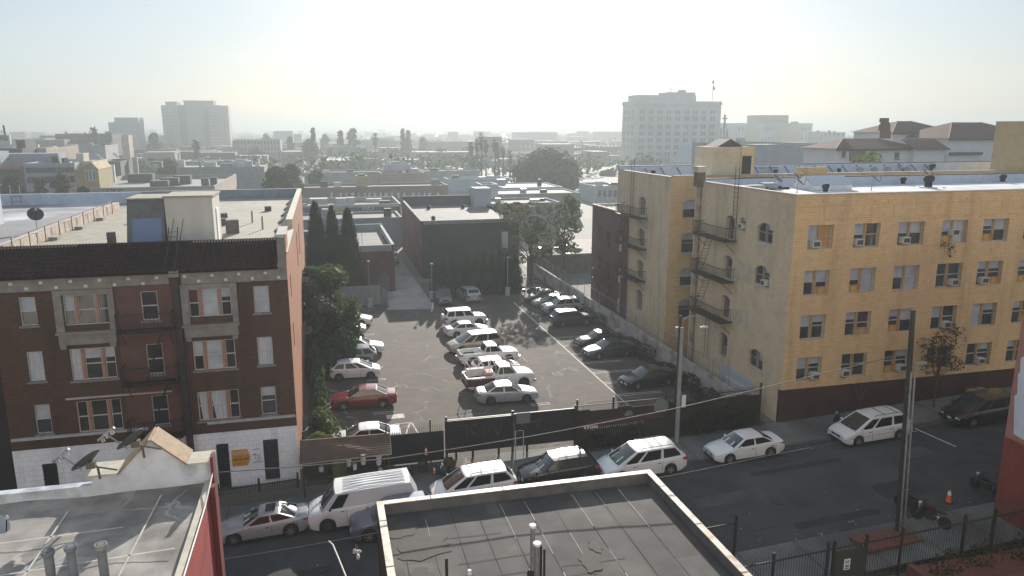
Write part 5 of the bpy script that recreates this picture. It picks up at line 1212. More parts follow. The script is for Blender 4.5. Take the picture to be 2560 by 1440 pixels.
tree('flowering_tree', 'bushy tree with purple blossom overhanging the left row of cars', (-.3, 66, 0), 8,
     rclumps(22, 1.7, 5.5, 1.0, 7.2, 1.25, 5, 3) + [(1.7, -1, 2.6, 1.2, 2.2, 1.5, 0, 1.3), (2.0, 1.5, 3.8, 1.2, 2, 1.2, 1, 1), (-1.6, -2, 6.6, 1.1, 1.6, 1.0, 2, 1.3), (-.6, -4, 5.2, 1.2, 1.6, 1.3, 2, 1), (1.2, -4, 2.0, 1.2, 2, 1.6, 0, 1.3), (0, -5, 1.6, 1.3, 1.8, 1.5, 0, 1), (-1.2, 1, 7.2, .9, 1.5, .8, 1, 1), (.2, 6, 3.6, 1.6, 2, 1.6, 1, 1), (-.9, -6.5, 1.2, .9, 1.4, 1.3, 0, 1)],
     [GRN_D, GRN_M, PURP], .28, 520, .3, core=True)
tree('climbing_bush', 'grey leaved climber and shrubs against the orange brick wall by the red sedan', (-1.15, 53.5, 0), 2.5, [(0, 2.5, 1.6, .55, 2.2, 1.3, 0, 1.2), (.1, 0, 1.2, .6, 1.8, 1.0, 1, 1.1), (0, -1.5, .8, .6, 1.5, .8, 0, 1), (-.2, 4, 2.4, .5, 1.5, 1.2, 2, 1)], [GRN_M, GRN_D, AUT], .05, 420, .2, cat='shrub', limbs=2)
tree('ivy_bush', 'dark green ivy bush at the foot of the orange brick wall', (-.95, 48.6, 0), 1.5, [(0, 1, .6, .8, 1.6, .7, 0, 1.4), (.3, -.3, .5, .9, 1.3, .7, 0, 1.3), (-.2, 0, .8, .6, 1.2, .6, 1, .8)], [GRN_M, GRN_D], .04, 520, .18, cat='shrub', limbs=1, core=True)
tree('bright_bush', 'bright lime green bush behind the shingled stall roof', (-1.1, 45.0, 0), 1.6, [(0, 0, 1.0, .6, .6, .55, 0, 1.2), (.5, .1, .8, .55, .5, .4, 0, 1), (-.45, 0, .7, .5, .5, .5, 1, .8), (1.0, .2, 1.0, .4, .4, .5, 1, .5)], [GRN_L, GRN_M], .04, 330, .17, cat='shrub', limbs=1)
R.seed(21)
def cypress(label, base, H, r, mt=CYP, n=2600, size=.32, group=None, name='cypress_tree'):
    t = thing(name, label, 'tree', base, group=group)
    m = MB(); m.tube([(0, 0, 0), (0, 0, H * .9)], .16, 7, .03); m.build('trunk', BARK, t, local=True)
    rr = random.Random(int(base[0] * 31 + H * 17)); m = MB()
    prof = [(.3 * r, 0), (.62 * r, H * .12), (.72 * r, H * .3), (.6 * r, H * .55), (.34 * r, H * .8), (.03, H * .98)]
    m.lathe(prof, (0, 0, 0), 10)
    for _ in range(n):
        z = H * rr.random() ** 1.15; f = z / H
        rad = r * (min(1, .45 + f * 3.2) * (1 - f) ** .62 * 1.15) * (.8 + .3 * rr.random()) + .03
        a = rr.uniform(0, 6.283); p = Vector((cos(a) * rad, sin(a) * rad, z)); up = Vector((cos(a) * .35, sin(a) * .35, 1)).normalized(); sd_ = Vector((-sin(a), cos(a), 0)); s = size * rr.uniform(.6, 1.4)
        up.rotate(Matrix.Rotation(rr.uniform(-.5, .5), 3, 'X'))
        m.add([p - sd_ * s * .3, p + sd_ * s * .3, p + up * s * 1.1], ((0, 1, 2),))
    m.build('crown', mt, t, local=True)
cg = 'three tall cypresses at the back left'
cypress('left and tallest of the three pointed cypresses', (-1.05, 87, 0), 11.7, 1.75, group=cg)
cypress('middle one of the three pointed cypresses', (.75, 87.3, 0), 11.1, 1.5, group=cg)
cypress('right one of the three pointed cypresses by the red low building', (2.5, 87, 0), 10.9, 1.75, group=cg)
hx = [12.6 + i * .98 for i in range(11)]; hh = [4.2, 4.6, 4.9, 4.4, 5.0, 4.6, 5.1, 4.7, 5.3, 4.6, 4.3]
for i, x in enumerate(hx): 
    cypress('one of the close set dark hedge conifers in front of the black wall', (x, 87.3 + .2 * (i % 2), 0), hh[i], .85, n=900, size=.3, group='hedge conifers in front of the black wall', name='hedge_conifer')
tree('airy_tree', 'tall airy tree with thin grey limbs at the back right corner of the lot', (25.6, 92, 0), 11,
     rclumps(30, 3.6, 3, 3.2, 10.3, 1.0, 9, 2, lambda t: .6 + .5 * t) + [(-3.5, 0, 2.2, 1.2, 1.2, 1.3, 1, 1.4), (-3.8, 0, 3.8, 1.1, 1.1, 1.2, 0, 1), (-2.2, -1, 1.4, 1.2, 1.2, 1, 1, 1)], [OLIVE, GRN_M], .2, 190, .3, limbs=8)
tree('airy_tree', 'thin second airy tree rising just left of the rust brick building', (30.6, 93.5, 0), 11, rclumps(22, 2.6, 2.5, 3.6, 11.0, .95, 14, 2, lambda t: .6 + .5 * t), [OLIVE, GRN_M], .16, 170, .3, limbs=8)
for i, (x, y, h, rx) in enumerate(((26.9, 47.5, 1.0, .8), (26.8, 50.6, 1.2, .9), (26.9, 54.5, .8, .8), (26.7, 58.5, 1.3, 1.0), (26.8, 62, .9, 1.0), (26.8, 70.5, 1.2, .9), (26.9, 74, .9, .9), (26.9, 78.5, 1.1, .9))):
    lb = ('first', 'second', 'third', 'fourth', 'fifth', 'sixth', 'seventh', 'eighth')[i] + ' weedy bush from the street end along the low white wall'
    tree('weed_bush', lb, (x, y, 0), h, [(0, 0, h * .5, rx, rx * 1.4, h * .55, 0, 1.2), (-.4, .6, h * .4, rx * .8, rx, h * .4, 0, .8), (.2, -.5, h * .6, rx * .6, rx, h * .45, 1, .5)], [GRN_D, GRN_M], .03, 330, .17, cat='bush', group='weedy bushes along the white wall', limbs=1)
for i, (x, h, lb) in enumerate(((16.0, 1.6, 'dark creeper over the clutter just right of the gate'), (18.3, 1.3, 'dark creeper below the maroon banner'), (22.8, 1.9, 'dark creeper on the rust brown fence right of the street lamp'), (25.2, 2.1, 'dark creeper at the end of the fence near the buff wall'))):
    tree('creeper', lb, (x, 40.9, zz(x) + .1), h, [(-.5, 0, h * .3, 1.0, .3, h * .3, 0, .7), (.5, 0, h * .35, 1.0, .3, h * .32, 0, .7), (0, .1, h * .6, .8, .25, h * .25, 0, .3)], [CYP, GRN_D], .03, 380, .16, cat='creeper', group='dark creepers along the fence', limbs=1)
tree('street_tree', 'thin reddish street tree growing before the lowest yellow brick windows', (39.5, 39.6, zz(39.5)), 5, rclumps(14, 1.5, 1.0, 3.0, 5.2, .6, 33, 1), [AUT], .07, 90, .15, limbs=6)
tree('street_tree', 'leafless thin sapling on the far pavement behind the white minivan', (33.4, 39.4, zz(33.4)), 3, [(-.6, 0, 2.9, .3, .3, .3, 0, .1), (.5, 0, 2.8, .3, .3, .3, 0, .1), (.1, .1, 2.4, .3, .3, .3, 0, .1), (-.3, 0, 2.2, .3, .3, .3, 0, .1), (.8, 0, 3.2, .2, .2, .2, 0, .05)], [AUT], .04, 60, .1, limbs=5)
for i, (x, y, h, lb) in enumerate(((25.2, 23.4, 1.3, 'leafy shrub at the left end of the brick planter'), (27.3, 23.5, 1.6, 'leafy shrub in the middle of the brick planter'), (29.4, 23.4, 1.9, 'tall leafy shrub near the pink building end of the brick planter'), (31.0, 23.6, 1.5, 'dark shrub in the planter corner against the pink building'))):
    tree('planter_shrub', lb, (x, y, 1.2), h, [(0, 0, h * .4, .9, .5, h * .4, 0, .5), (.3, .1, h * .6, .5, .4, h * .25, 1, .3), (-.4, 0, h * .3, .6, .4, h * .25, 0, .4)], [GRN_D, AUT], .03, 260, .13, cat='shrub', group='shrubs in the brick planter', limbs=1)
x, z = AY(2375, 603, 40.5)
tree('window_plant', 'trailing plant hanging from the fourth window sill of the top yellow row', (x, 40.6, 12.4), 1, [(0, 0, -.1, .6, .2, .25, 0, .5), (.35, 0, -.55, .3, .15, .35, 0, .3)], [GRN_D], .02, 150, .13, cat='plant', limbs=0)
x, z = AY(2385, 818, 40.5)
tree('window_plant', 'trailing plant hanging from the fourth window of the third yellow row', (x, 40.6, 6.45), 1, [(0, 0, .1, .5, .2, .3, 0, .5), (.6, 0, -.1, .4, .15, .3, 0, .3)], [AUT], .02, 150, .13, cat='plant', limbs=0)
# ---------------------------------------------------------------- vehicles (local: +x forward, y left, origin on the ground at the middle)
def lerp(pts, x):
    if x <= pts[0][0]: return pts[0][1]
    for (a, b), (c, d) in zip(pts, pts[1:]):
        if x <= c: return b + (d - b) * (x - a) / (c - a)
    return pts[-1][1]
KIND = {   # L, W, H, front axle, rear axle (from the nose), wheel r, top line of the lower body, cabin (wb, wt, rt, rb), roof width factor, windows split
 'sedan':   dict(L=4.6, W=1.76, H=1.45, xf=.92, xr=3.62, r=.32, top=[(0, .56), (.06, .68), (.5, .8), (1.2, .92), (1.45, .96), (3.7, 1.0), (4.0, 1.0), (4.5, .97), (4.6, .84)], cab=(1.25, 2.05, 3.15, 3.95), split=(.0, .5, 1.0)),
 'coupe':   dict(L=4.6, W=1.77, H=1.40, xf=.85, xr=3.65, r=.335, top=[(0, .52), (.06, .64), (.6, .8), (1.3, .9), (3.7, .97), (4.1, 1.0), (4.52, .99), (4.6, .86)], cab=(1.35, 2.2, 3.1, 4.0), split=(.0, .52, 1.0)),
 'hatch':   dict(L=4.0, W=1.7, H=1.5, xf=.8, xr=3.3, r=.3, top=[(0, .6), (.05, .72), (.4, .86), (.95, .98), (3.5, 1.02), (3.9, 1.02), (4.0, .9)], cab=(.62, 1.75, 3.35, 3.92), split=(.0, .3, .66, 1.0)),
 'suv':     dict(L=4.55, W=1.82, H=1.68, xf=.9, xr=3.55, r=.36, top=[(0, .66), (.05, .86), (.4, .98), (1.2, 1.08), (4.0, 1.1), (4.5, 1.1), (4.55, .95)], cab=(1.15, 1.9, 3.85, 4.45), split=(.0, .34, .68, 1.0)),
 'minivan': dict(L=5.05, W=1.95, H=1.75, xf=.98, xr=4.0, r=.34, top=[(0, .6), (.06, .74), (.5, .92), (1.05, 1.05), (4.6, 1.08), (5.0, 1.08), (5.05, .9)], cab=(.85, 2.05, 4.4, 4.95), split=(.0, .27, .64, 1.0)),
 'offroad': dict(L=4.3, W=1.75, H=1.8, xf=.85, xr=3.35, r=.38, top=[(0, .72), (.04, .95), (.3, 1.05), (1.3, 1.12), (3.9, 1.14), (4.26, 1.14), (4.3, 1.0)], cab=(1.25, 1.7, 3.95, 4.25), split=(.0, .33, .68, 1.0)),
 'pickup':  dict(L=5.2, W=1.85, H=1.72, xf=.95, xr=4.15, r=.37, top=[(0, .72), (.05, .92), (.4, 1.02), (1.4, 1.1), (3.1, 1.12), (5.15, 1.12), (5.2, 1.08)], cab=(1.45, 2.05, 2.85, 3.1), split=(.0, .68, 1.0), bed=(3.2, 5.12)),
 'van':     dict(L=5.7, W=2.05, H=2.15, xf=.95, xr=4.35, r=.37, top=[(0, .7), (.05, .98), (.3, 1.1), (.95, 1.25), (5.4, 1.32), (5.66, 1.32), (5.7, 1.1)], cab=(.8, 1.5, 5.35, 5.66), split=(.0, .24), tall=1),
}
def car(kind, label, cat, loc, heading, col_, rot_extra=0, roof=None, tint=True, rims=RIM, rack=None, group=None, rear=None, scale=1.0, plate=True, slope=0, spare=False, visor=None, lower=None, name=None, sticker=False, sunroof=False):
    K = KIND[kind]; L, W, H, xf, xr, r = (K[k] for k in ('L', 'W', 'H', 'xf', 'xr', 'r')); hw = W / 2; top = K['top']
    t = thing(name or {'van': 'cargo_van', 'pickup': 'pickup_truck', 'minivan': 'minivan'}.get(kind, 'parked_car'), label, cat, loc, heading, group)
    if slope: t.rotation_euler = (0, slope, heading)
    t.scale = (scale,) * 3
    X = lambda x: L / 2 - x                                       # nose at +L/2
    ra = r + .07
    xs = set([0, .03, .08, .16, .3, .5, L - .5, L - .3, L - .14, L - .06, L - .02, L] + [p[0] for p in top])
    for xc in (xf, xr):
        for i in range(11): xs.add(xc + ra * 1.001 * cos(pi * i / 10))
    k = .6
    while k < L: xs.add(round(k, 2)); k += .33
    xs = sorted(x for x in xs if 0 <= x <= L)
    def zb(x):
        z = .2 + .16 * max(0, 1 - x / .5) ** 2 + .2 * max(0, 1 - (L - x) / .6) ** 2
        for xc in (xf, xr):
            d = abs(x - xc)
            if d < ra: z = max(z, r + sqrt(max(0, ra * ra - d * d)))
        return z
    def wd(x):
        e = min(x, L - x); q = max(0, 1 - e / .75)
        return hw * (1 - (.17 if x < L / 2 else .12) * q ** 2.2)
    boxy = kind in ('offroad', 'pickup', 'van')
    secs = []
    bed = K.get('bed')
    for x in xs:
        zt, b, w_ = lerp(top, x), zb(x), wd(x); b = min(b, zt - .14)
        zm = b + (zt - .1 - b) * .55; cr = .03 if not boxy else .015
        S = [(w_ * .95, b), (w_ * .985, b + (zt - b) * .12), (w_, zm), (w_ * .985, zt - .1), (w_ * .955, zt - .03), (w_ * .89, zt)]
        if bed and bed[0] < x < bed[1]: S += [(w_ * .86, zt), (w_ * .86, .62), (0, .62)]
        else: S += [(w_ * .5, zt + cr), (w_ * .25, zt + cr * 1.3), (0, zt + cr * 1.4)]
        secs.append((x, S))
    m = MB(); V = []; n = 9
    for x, S in secs:
        V += [(X(x), y, z) for y, z in S] + [(X(x), -y, z) for y, z in S]
    fs = []
    for i in range(len(secs) - 1):
        a, b = i * 2 * n, (i + 1) * 2 * n
        for j in range(n - 1):
            fs.append((a + j, a + j + 1, b + j + 1, b + j)); fs.append((a + n + j, b + n + j, b + n + j + 1, a + n + j + 1))
    for i in (0, len(secs) - 1):
        a = i * 2 * n; fs.append(tuple(range(a, a + n)) + tuple(range(a + 2 * n - 2, a + n - 1, -1)))
    m.add(V, fs)
    # cabin
    wb, wt, rt, rb = K['cab']; zw, zr_ = lerp(top, wb) - .02, lerp(top, rb) - .02
    wbm = hw * .93; wr = hw * (.74 if not K.get('tall') else .9)
    if boxy and not K.get('tall'): wr = hw * .82
    if kind == 'minivan' or kind == 'suv': wr = hw * .78
    ztop = H - .045
    NA = 8; ts = [-1 + 2 * i / NA for i in range(NA + 1)]
    stat = [(wb, zw, wbm, .0, .14), (wt, ztop - .03, wr, .03, .06), (wt + (rt - wt) * .4, ztop, wr * 1.01, .045, 0), (rt, ztop - .02, wr * .99, .035, -.04), (rb, zr_, wbm * .97, .0, -.1)]
    grid = []
    for x, z, w_, cr, bow in stat: grid.append([Vector((X(x) + bow * (1 - t_ * t_), w_ * t_, z + cr * (1 - t_ * t_))) for t_ in ts])
    rk = 1 if roof else 0
    for i in range(4):
        for j in range(NA):
            m.k = rk if i in (1, 2) else 0
            m.quad(grid[i][j], grid[i][j + 1], grid[i + 1][j + 1], grid[i + 1][j])
    m.k = 0
    side = {}
    for s, j in ((1, NA), (-1, 0)):
        A, B, M_, C, D = (grid[i][j] for i in range(5)); m.add([A, B, M_, C, D], ((0, 1, 2, 3, 4),)); side[s] = (A, B, C, D)
    m.build('body', [col_, roof or col_], t, local=True, smooth=True, ang=32)
    # dark wheel housings
    h = MB()
    for xc in (xf, xr): h.box(X(xc) - ra, X(xc) + ra, -hw * .9, hw * .9, .15, r + ra * .95)
    h.box(X(L - .35), X(.35), -hw * .85, hw * .85, .18, .3); h.build('underbody', BLACKPL, t, local=True)
    h = MB(); h.tube([p + Vector((.03, 0, -.005)) for p in grid[0]], .028, 5); h.build('cowl', BLACKPL, t, local=True)
    h = MB()
    for s in (1, -1): h.box(X(xr - ra), X(xf + ra), s * hw * .955 - .02, s * hw * .955 + .02, .17, .25)
    h.build('sill_trim', BLACKPL, t, local=True)
    def pane(nm, pts, mt, off):
        a, b, c = (Vector(p) for p in pts[:3]); nn = (b - a).cross(c - a).normalized(); cen = sum((Vector(p) for p in pts), Vector()) / len(pts)
        if nn.dot(cen - Vector((0, 0, .7))) < 0: nn = -nn
        q = MB(); q.poly([Vector(p) + nn * off for p in pts]); q.build(nm, mt, t, local=True)
    def slab_(nm, r0, r1, f0, f1, cut, mt):
        q = MB(); rows_ = []
        for f in (f0, f1):
            rows_.append([r0[j].lerp(r1[j], f) for j in range(cut, NA + 1 - cut)])
        nn = (rows_[0][2] - rows_[0][0]).cross(rows_[1][0] - rows_[0][0]).normalized()
        if nn.z < 0: nn = -nn
        for a in rows_:
            a[0] = r0[0].lerp(r1[0], f0 if a is rows_[0] else f1).lerp(a[1], .3) if cut == 1 else a[0]
            a[-1] = r0[NA].lerp(r1[NA], f0 if a is rows_[0] else f1).lerp(a[-2], .3) if cut == 1 else a[-1]
        for j in range(len(rows_[0]) - 1): q.quad(*(p + nn * .009 for p in (rows_[0][j], rows_[0][j + 1], rows_[1][j + 1], rows_[1][j])))
        q.build(nm, mt, t, local=True, smooth=True)
    slab_('windshield', grid[0], grid[1], .04, .94, 1, CARGLASS)
    if visor:
        q = MB(); a = grid[0]; b = grid[1]; pts = [a[2].lerp(b[2], .1), a[6].lerp(b[6], .1), b[6].lerp(a[6], .55), b[2].lerp(a[2], .55)]
        q.poly([p + Vector((.012, 0, .014)) for p in pts]); q.build('sun_visor', visor, t, local=True)
    if kind != 'van': slab_('rear_window', grid[4], grid[3], .12 if kind not in ('suv', 'minivan', 'offroad', 'hatch') else .3, .92, 1, rear or (TINT if tint else CARGLASS))
    wm = TINT if tint else CARGLASS
    for s in (1, -1):
        A, B, C, D = side[s]; sp = K['split']
        def bl(u, v): return A.lerp(D, u).lerp(B.lerp(C, u), v)
        for i in range(len(sp) - 1):
            u0, u1 = sp[i] + (.03 if i else .05), sp[i + 1] - (.02 if i < len(sp) - 2 else .05)
            if u1 > .9: pts = [bl(u0, .1), bl(u1, .14), bl(u1 + .01, .45), bl(u1 - .005, .86), bl(u0, .9)]
            else: pts = [bl(u0, .1), bl(u1, .1), bl(u1, .9), bl(u0, .9)]
            pane('side_window', pts, wm, .01)
    # wheels
    for xc in (xf, xr):
        for s in (1, -1):
            q = MB(); y = hw - .12
            q.lathe([(r * .62, -.1), (r * .94, -.1), (r, -.06), (r, .06), (r * .94, .1), (r * .66, .1)], (X(xc), s * y, r), 22, 'y'); wl = q.build('wheel', TYRE, t, local=True, smooth=True)
            q = MB(); o_ = s * (y + s * 0) + s * .085
            q.lathe([(r * .66, 0), (r * .66, .012 * s), (r * .6, .014 * s)], (X(xc), o_, r), 20, 'y')
            if rims is not STEELRIM:
                for i in range(7):
                    a = 2 * pi * i / 7; c, s2 = cos(a), sin(a)
                    P = lambda d, e: (X(xc) + c * d - s2 * e, o_ + .02 * s, r + s2 * d + c * e)
                    q.quad(P(.03, -.022), P(r * .63, -.034), P(r * .63, .034), P(.03, .022))
                q.lathe([(.001, .024 * s), (.06, .024 * s), (.06, 0)], (X(xc), o_, r), 10, 'y')
            else: q.lathe([(.001, .02 * s), (r * .35, .03 * s), (r * .6, .012 * s)], (X(xc), o_, r), 16, 'y')
            q.build('rim', rims, wl, local=True)
            d = MB(); d.lathe([(.001, 0), (r * .64, 0)], (X(xc), o_ - .01 * s, r), 18, 'y'); d.build('hub_shadow', BLACKPL, wl, local=True)
    # lamps, grille, bumper strip, plates, mirrors, handles, seams
    zn = lerp(top, .1); zl_ = zn - (.1 if kind != 'offroad' else .2)
    for s in (1, -1):
        q = MB(); q.add([(X(-.012), s * wd(.02) * .55, zl_ - .08), (X(-.006), s * wd(.02) * .97, zl_ - .06), (X(.42), s * (wd(.42) * 1.004), zl_ + .07), (X(.3), s * wd(.3) * .93, zl_ + .13), (X(.0), s * wd(.03) * .6, zl_ + .05)], ((0, 1, 4), (1, 2, 3, 4)))
        q.build('headlight', CLEARLENS, t, local=True)
        ze = lerp(top, L - .1) - .12; q = MB()
        hgt = .34 if kind in ('suv', 'minivan', 'offroad', 'van', 'hatch') else .14
        q.add([(X(L + .008), s * wd(L) * .62, ze - hgt * .6), (X(L + .008), s * wd(L) * .995, ze - hgt * .6), (X(L - .3), s * wd(L - .3) * 1.004, ze - hgt * .2), (X(L - .26), s * wd(L - .26) * .995, ze + .04), (X(L + .008), s * wd(L) * .99, ze + .04), (X(L + .008), s * wd(L) * .72, ze + .04)], ((0, 1, 4, 5), (1, 2, 3, 4)))
        q.build('taillight', REDLENS, t, local=True)
        q = MB(); xm = wb + .35; q.ell((X(xm), s * (hw + .08), lerp(top, xm) + .06), .07, .1, .07, 8, 6); q.build('mirror', col_ if kind not in ('offroad', 'van') else BLACKPL, t, local=True, smooth=True)
        q = MB()
        zs_ = lerp(top, L / 2) - .2
        sp = K['split']; A, B, C, D = side[s]
        cuts = [sp[i] for i in range(len(sp))] if kind != 'van' else [0, .24, .5]
        for u in cuts[1:3] if len(cuts) > 2 else cuts[1:]:
            xx = X(wb + (rb - wb) * u); q.box(xx - .007, xx + .007, s * hw * 1.0 - .004, s * hw * 1.0 + .004, .36, zs_ + .1)
            q.box(xx + .12, xx + .28, s * hw - .004, s * hw + .02, zs_, zs_ + .035)
        q.build('door_seam', BLACKPL, t, local=True)
    q = MB(); q.box(X(-.008), X(.05), -wd(0) * .5, wd(0) * .5, zl_ - .1, zl_ + .02); q.box(X(-.012), X(.04), -wd(0) * .78, wd(0) * .78, .3, .42); q.build('grille', BLACKPL, t, local=True)
    if plate:
        q = MB(); q.box(X(-.02), X(-.012), -.16, .16, .44, .58); q.box(X(L + .02), X(L + .01), -.16, .16, .62, .76); q.build('license_plate', PLATE, t, local=True)
    if kind in ('pickup', 'van', 'offroad') or lower:
        q = MB(); q.box(X(L + .1), X(L - .06), -hw * .92, hw * .92, .45, .6); q.box(X(.04), X(-.08), -hw * .92, hw * .92, .45, .6); q.build('bumper', lower or CHROME, t, local=True)
    if rack:
        q = MB(); a, b = wt + .25, rt - .05; zr2 = ztop + .06
        for s in (1, -1): q.tube([(X(a), s * wr * .88, zr2 - .06), (X(a + .12), s * wr * .88, zr2 + .03), (X(b - .12), s * wr * .88, zr2 + .03), (X(b), s * wr * .88, zr2 - .06)], .02, 5)
        for f in rack:
            xx = X(a + (b - a) * f); q.tube([(xx, -wr * .9, zr2 + .04), (xx, wr * .9, zr2 + .04)], .02, 5)
        q.build('roof_rack', BLACKPL, t, local=True)
    if spare:
        q = MB(); q.lathe([(.001, 0), (.34, 0), (.36, .1), (.34, .2), (.001, .2)], (X(L) - .22, .1, .98), 18, 'x'); q.build('spare_wheel', col_, t, local=True, smooth=True)
    if sunroof:
        q = MB(); x0, x1 = X(wt + .25), X(wt + .75); q.quad((x0, -.4, ztop + .05), (x1, -.4, ztop + .055), (x1, .4, ztop + .055), (x0, .4, ztop + .05)); q.build('sunroof', TINT, t, local=True)
    if kind == 'van':
        q = MB()
        for i in range(6): y = -wr * .75 + i * wr * .3; q.box(X(5.1), X(1.9), y - .012, y + .012, ztop + .03, ztop + .058)
        q.build('roof_ribs', mat('van rib shade', (.4, .4, .42)), t, local=True)
    return t
def set_wheels(kind, f, r_, face, scale=1.0):
    """ground points of the near-side front and rear wheels -> vehicle origin and heading"""
    K = KIND[kind]; d = Vector((f[0] - r_[0], f[1] - r_[1])); h = atan2(d.y, d.x)
    d.normalize(); nrm = Vector((-d.y, d.x)); far = nrm if nrm.y > 0 else -nrm
    mid = Vector(((f[0] + r_[0]) / 2, (f[1] + r_[1]) / 2)); c = (K['xf'] + K['xr']) / 2
    o = mid + far * (K['W'] / 2 - .08) * scale - d * (K['L'] / 2 - c) * scale
    return (o.x, o.y, 0), h
WH = paint('white', (.72, .72, .72)); WH2 = paint('bright white', (.78, .78, .77)); SIL = paint('silver', (.42, .43, .45), .3, .35); GRY = paint('mid grey', (.16, .165, .175), .3, .3)
DGR = paint('dark grey', (.05, .052, .056), .28, .2); BLK = paint('black', (.012, .012, .014), .22); RED = paint('red', (.16, .006, .01), .25); TAN = paint('tan', (.36, .31, .25), .32, .25)
GREEN = paint('dark green', (.02, .055, .05), .3); BLUE = paint('dark blue', (.02, .025, .05), .25); SLATE = paint('slate blue', (.12, .14, .18), .3, .3); MAROON = paint('dark maroon', (.016, .011, .011), .25); CHAMP = paint('champagne', (.44, .43, .39), .32, .2)
gl, gm, gr, gs = 'cars in the left row of the lot', 'cars in the middle row of the lot', 'cars in the right row of the lot', 'vehicles parked along the street'
# left row
car('sedan', 'white sedan with dark lower side at the far end of the left row', 'car', (1.95, 76.9, 0), radians(-14), WH, group=gl)
car('hatch', 'pale hatchback half hidden under the flowering tree, second in the left row', 'car', (1.4, 73.0, 0), radians(-4), CHAMP, group=gl)
car('sedan', 'boxy white sedan between the hatchback and the grey wagon in the left row', 'car', (2.3, 66.5, 0), radians(-3), WH2, group=gl, tint=False)
car('suv', 'slate grey wagon with red tail lamp facing the brick wall in the left row', 'car', (1.5, 63.1, 0), radians(178), SLATE, group=gl, rack=())
p, h = set_wheels('hatch', (2.92, 58.84), (.48, 58.94), 1); car('hatch', 'white hatchback parked between the slate wagon and the red sedan', 'car', p, h, WH, rims=STEELRIM, group=gl)
p, h = set_wheels('sedan', (.63, 52.3), (3.41, 52.1), -1, 1.03); car('sedan', 'dark red sedan with pale roof glare in the left row', 'car', p, h, RED, group=gl, scale=1.03, tint=False)
car('sedan', 'white sedan right behind the panel fence and the shingled stall', 'car', (1.75, 45.7, 0), radians(178), WH2, group=gl)
# middle row
car('offroad', 'dark green off-roader facing the camera at the back of the lot', 'car', (12.9, 84.3, 0), radians(-92), GREEN, group=gm, rims=STEELRIM)
car('suv', 'silver crossover seen from behind at the back of the lot', 'car', (16.0, 84.9, 0), radians(98), SIL, group=gm, rack=())
car('offroad', 'white off-roader with a spare wheel on its rear door', 'car', (13.45, 73.7, 0), radians(3), WH2, group=gm, spare=True, rack=(.25, .75), rims=STEELRIM, scale=1.02)
p, h = set_wheels('sedan', (14.35, 69.4), (11.85, 69.1), 1, .95); car('sedan', 'older white sedan between the off-roader with a spare wheel and the tan minivan', 'car', p, h, WH2, group=gm, scale=.95)
p, h = set_wheels('minivan', (11.3, 63.7), (14.35, 64.1), -1); car('minivan', 'tan minivan facing left in the middle row', 'van', p, h, TAN, group=gm)
car('pickup', 'white pickup with an empty open bed next to the tan minivan', 'pickup', (13.15, 61.0, 0), radians(2), WH2, group=gm, scale=1.0)
car('hatch', 'small white hatchback squeezed between the two pickups', 'car', (13.1, 57.6, 0), radians(3), WH2, group=gm)
KIND['truck'] = dict(KIND['pickup'], L=5.5, H=1.88, W=1.95, r=.4, xr=4.4, top=[(0, .8), (.05, 1.02), (.4, 1.14), (1.4, 1.22), (3.1, 1.2), (5.45, 1.14), (5.5, 1.1)], bed=(3.3, 5.42))
wt_ = car('truck', 'white work truck with a maroon bed full of tools and an overhead rack', 'pickup', (12.65, 54.7, 0), radians(2), WH2, group=gm, name='pickup_truck', lower=BLACKPL, rims=STEELRIM)
MRN = paint('maroon bed', (.07, .015, .016), .4)
q = MB()
for s in (1, -1): q.box(-2.72, -.55, s * .985 - .012, s * .985 + .012, .5, 1.05)
q.box(-2.78, -2.755, -.95, .95, .5, 1.05); q.build('bed_side', MRN, wt_, local=True)
RAIL = paint('pink white rail', (.62, .5, .48))
q = MB()
for s in (1, -1):
    q.box(-2.72, -.55, s * .93 - .04, s * .93 + .04, 1.13, 1.17)
    for x in (-2.5, -1.4, -.45): q.tube([(x, s * .9, 1.15), (x, s * .9, 2.05)], .03, 5)
    q.tube([(-2.6, s * .9, 2.05), (2.1, s * .9, 2.05)], .025, 5)
for x in (-2.5, -1.4, -.45): q.tube([(x, -.9, 2.05), (x, .9, 2.05)], .035, 5)
q.tube([(2.1, -.9, 2.05), (2.1, .9, 2.05)], .025, 5)
q.box(-2.74, -2.68, -.93, .93, 1.12, 1.17); q.build('ladder_rack', RAIL, wt_, local=True)
tb = thing('tool_box', 'pale red tool box lying in the bed of the work truck', 'tool box', (11.75, 54.45, .64), radians(2))
q = MB(); q.box(-.3, .3, -.45, .45, 0, .62); q.build('body', mat('faded red box', (.5, .16, .12), (.4, .13, .1), scale=3), tb, local=True); q = MB(); q.prism([(-.33, -.48, .62), (.33, -.48, .62), (.2, -.48, .78), (-.2, -.48, .78)], (0, .96, 0)); q.build('lid', mat('pale box lid', (.62, .42, .38)), tb, local=True)
tk = thing('tool_chest', 'long white side chest in the bed of the work truck', 'tool chest', (10.9, 55.25, .64), radians(2))
q = MB(); q.box(-.7, .7, -.2, .2, 0, .75); q.build('body', WHITEP, tk, local=True); q = MB(); q.box(-.72, .72, -.22, .22, .75, .8); q.build('lid', WHITEP, tk, local=True)
p, h = set_wheels('sedan', (13.76, 50.6), (11.2, 50.72), 1); car('sedan', 'silver sedan nearest the gate in the middle row', 'car', p, h, SIL, group=gm, rims=STEELRIM)
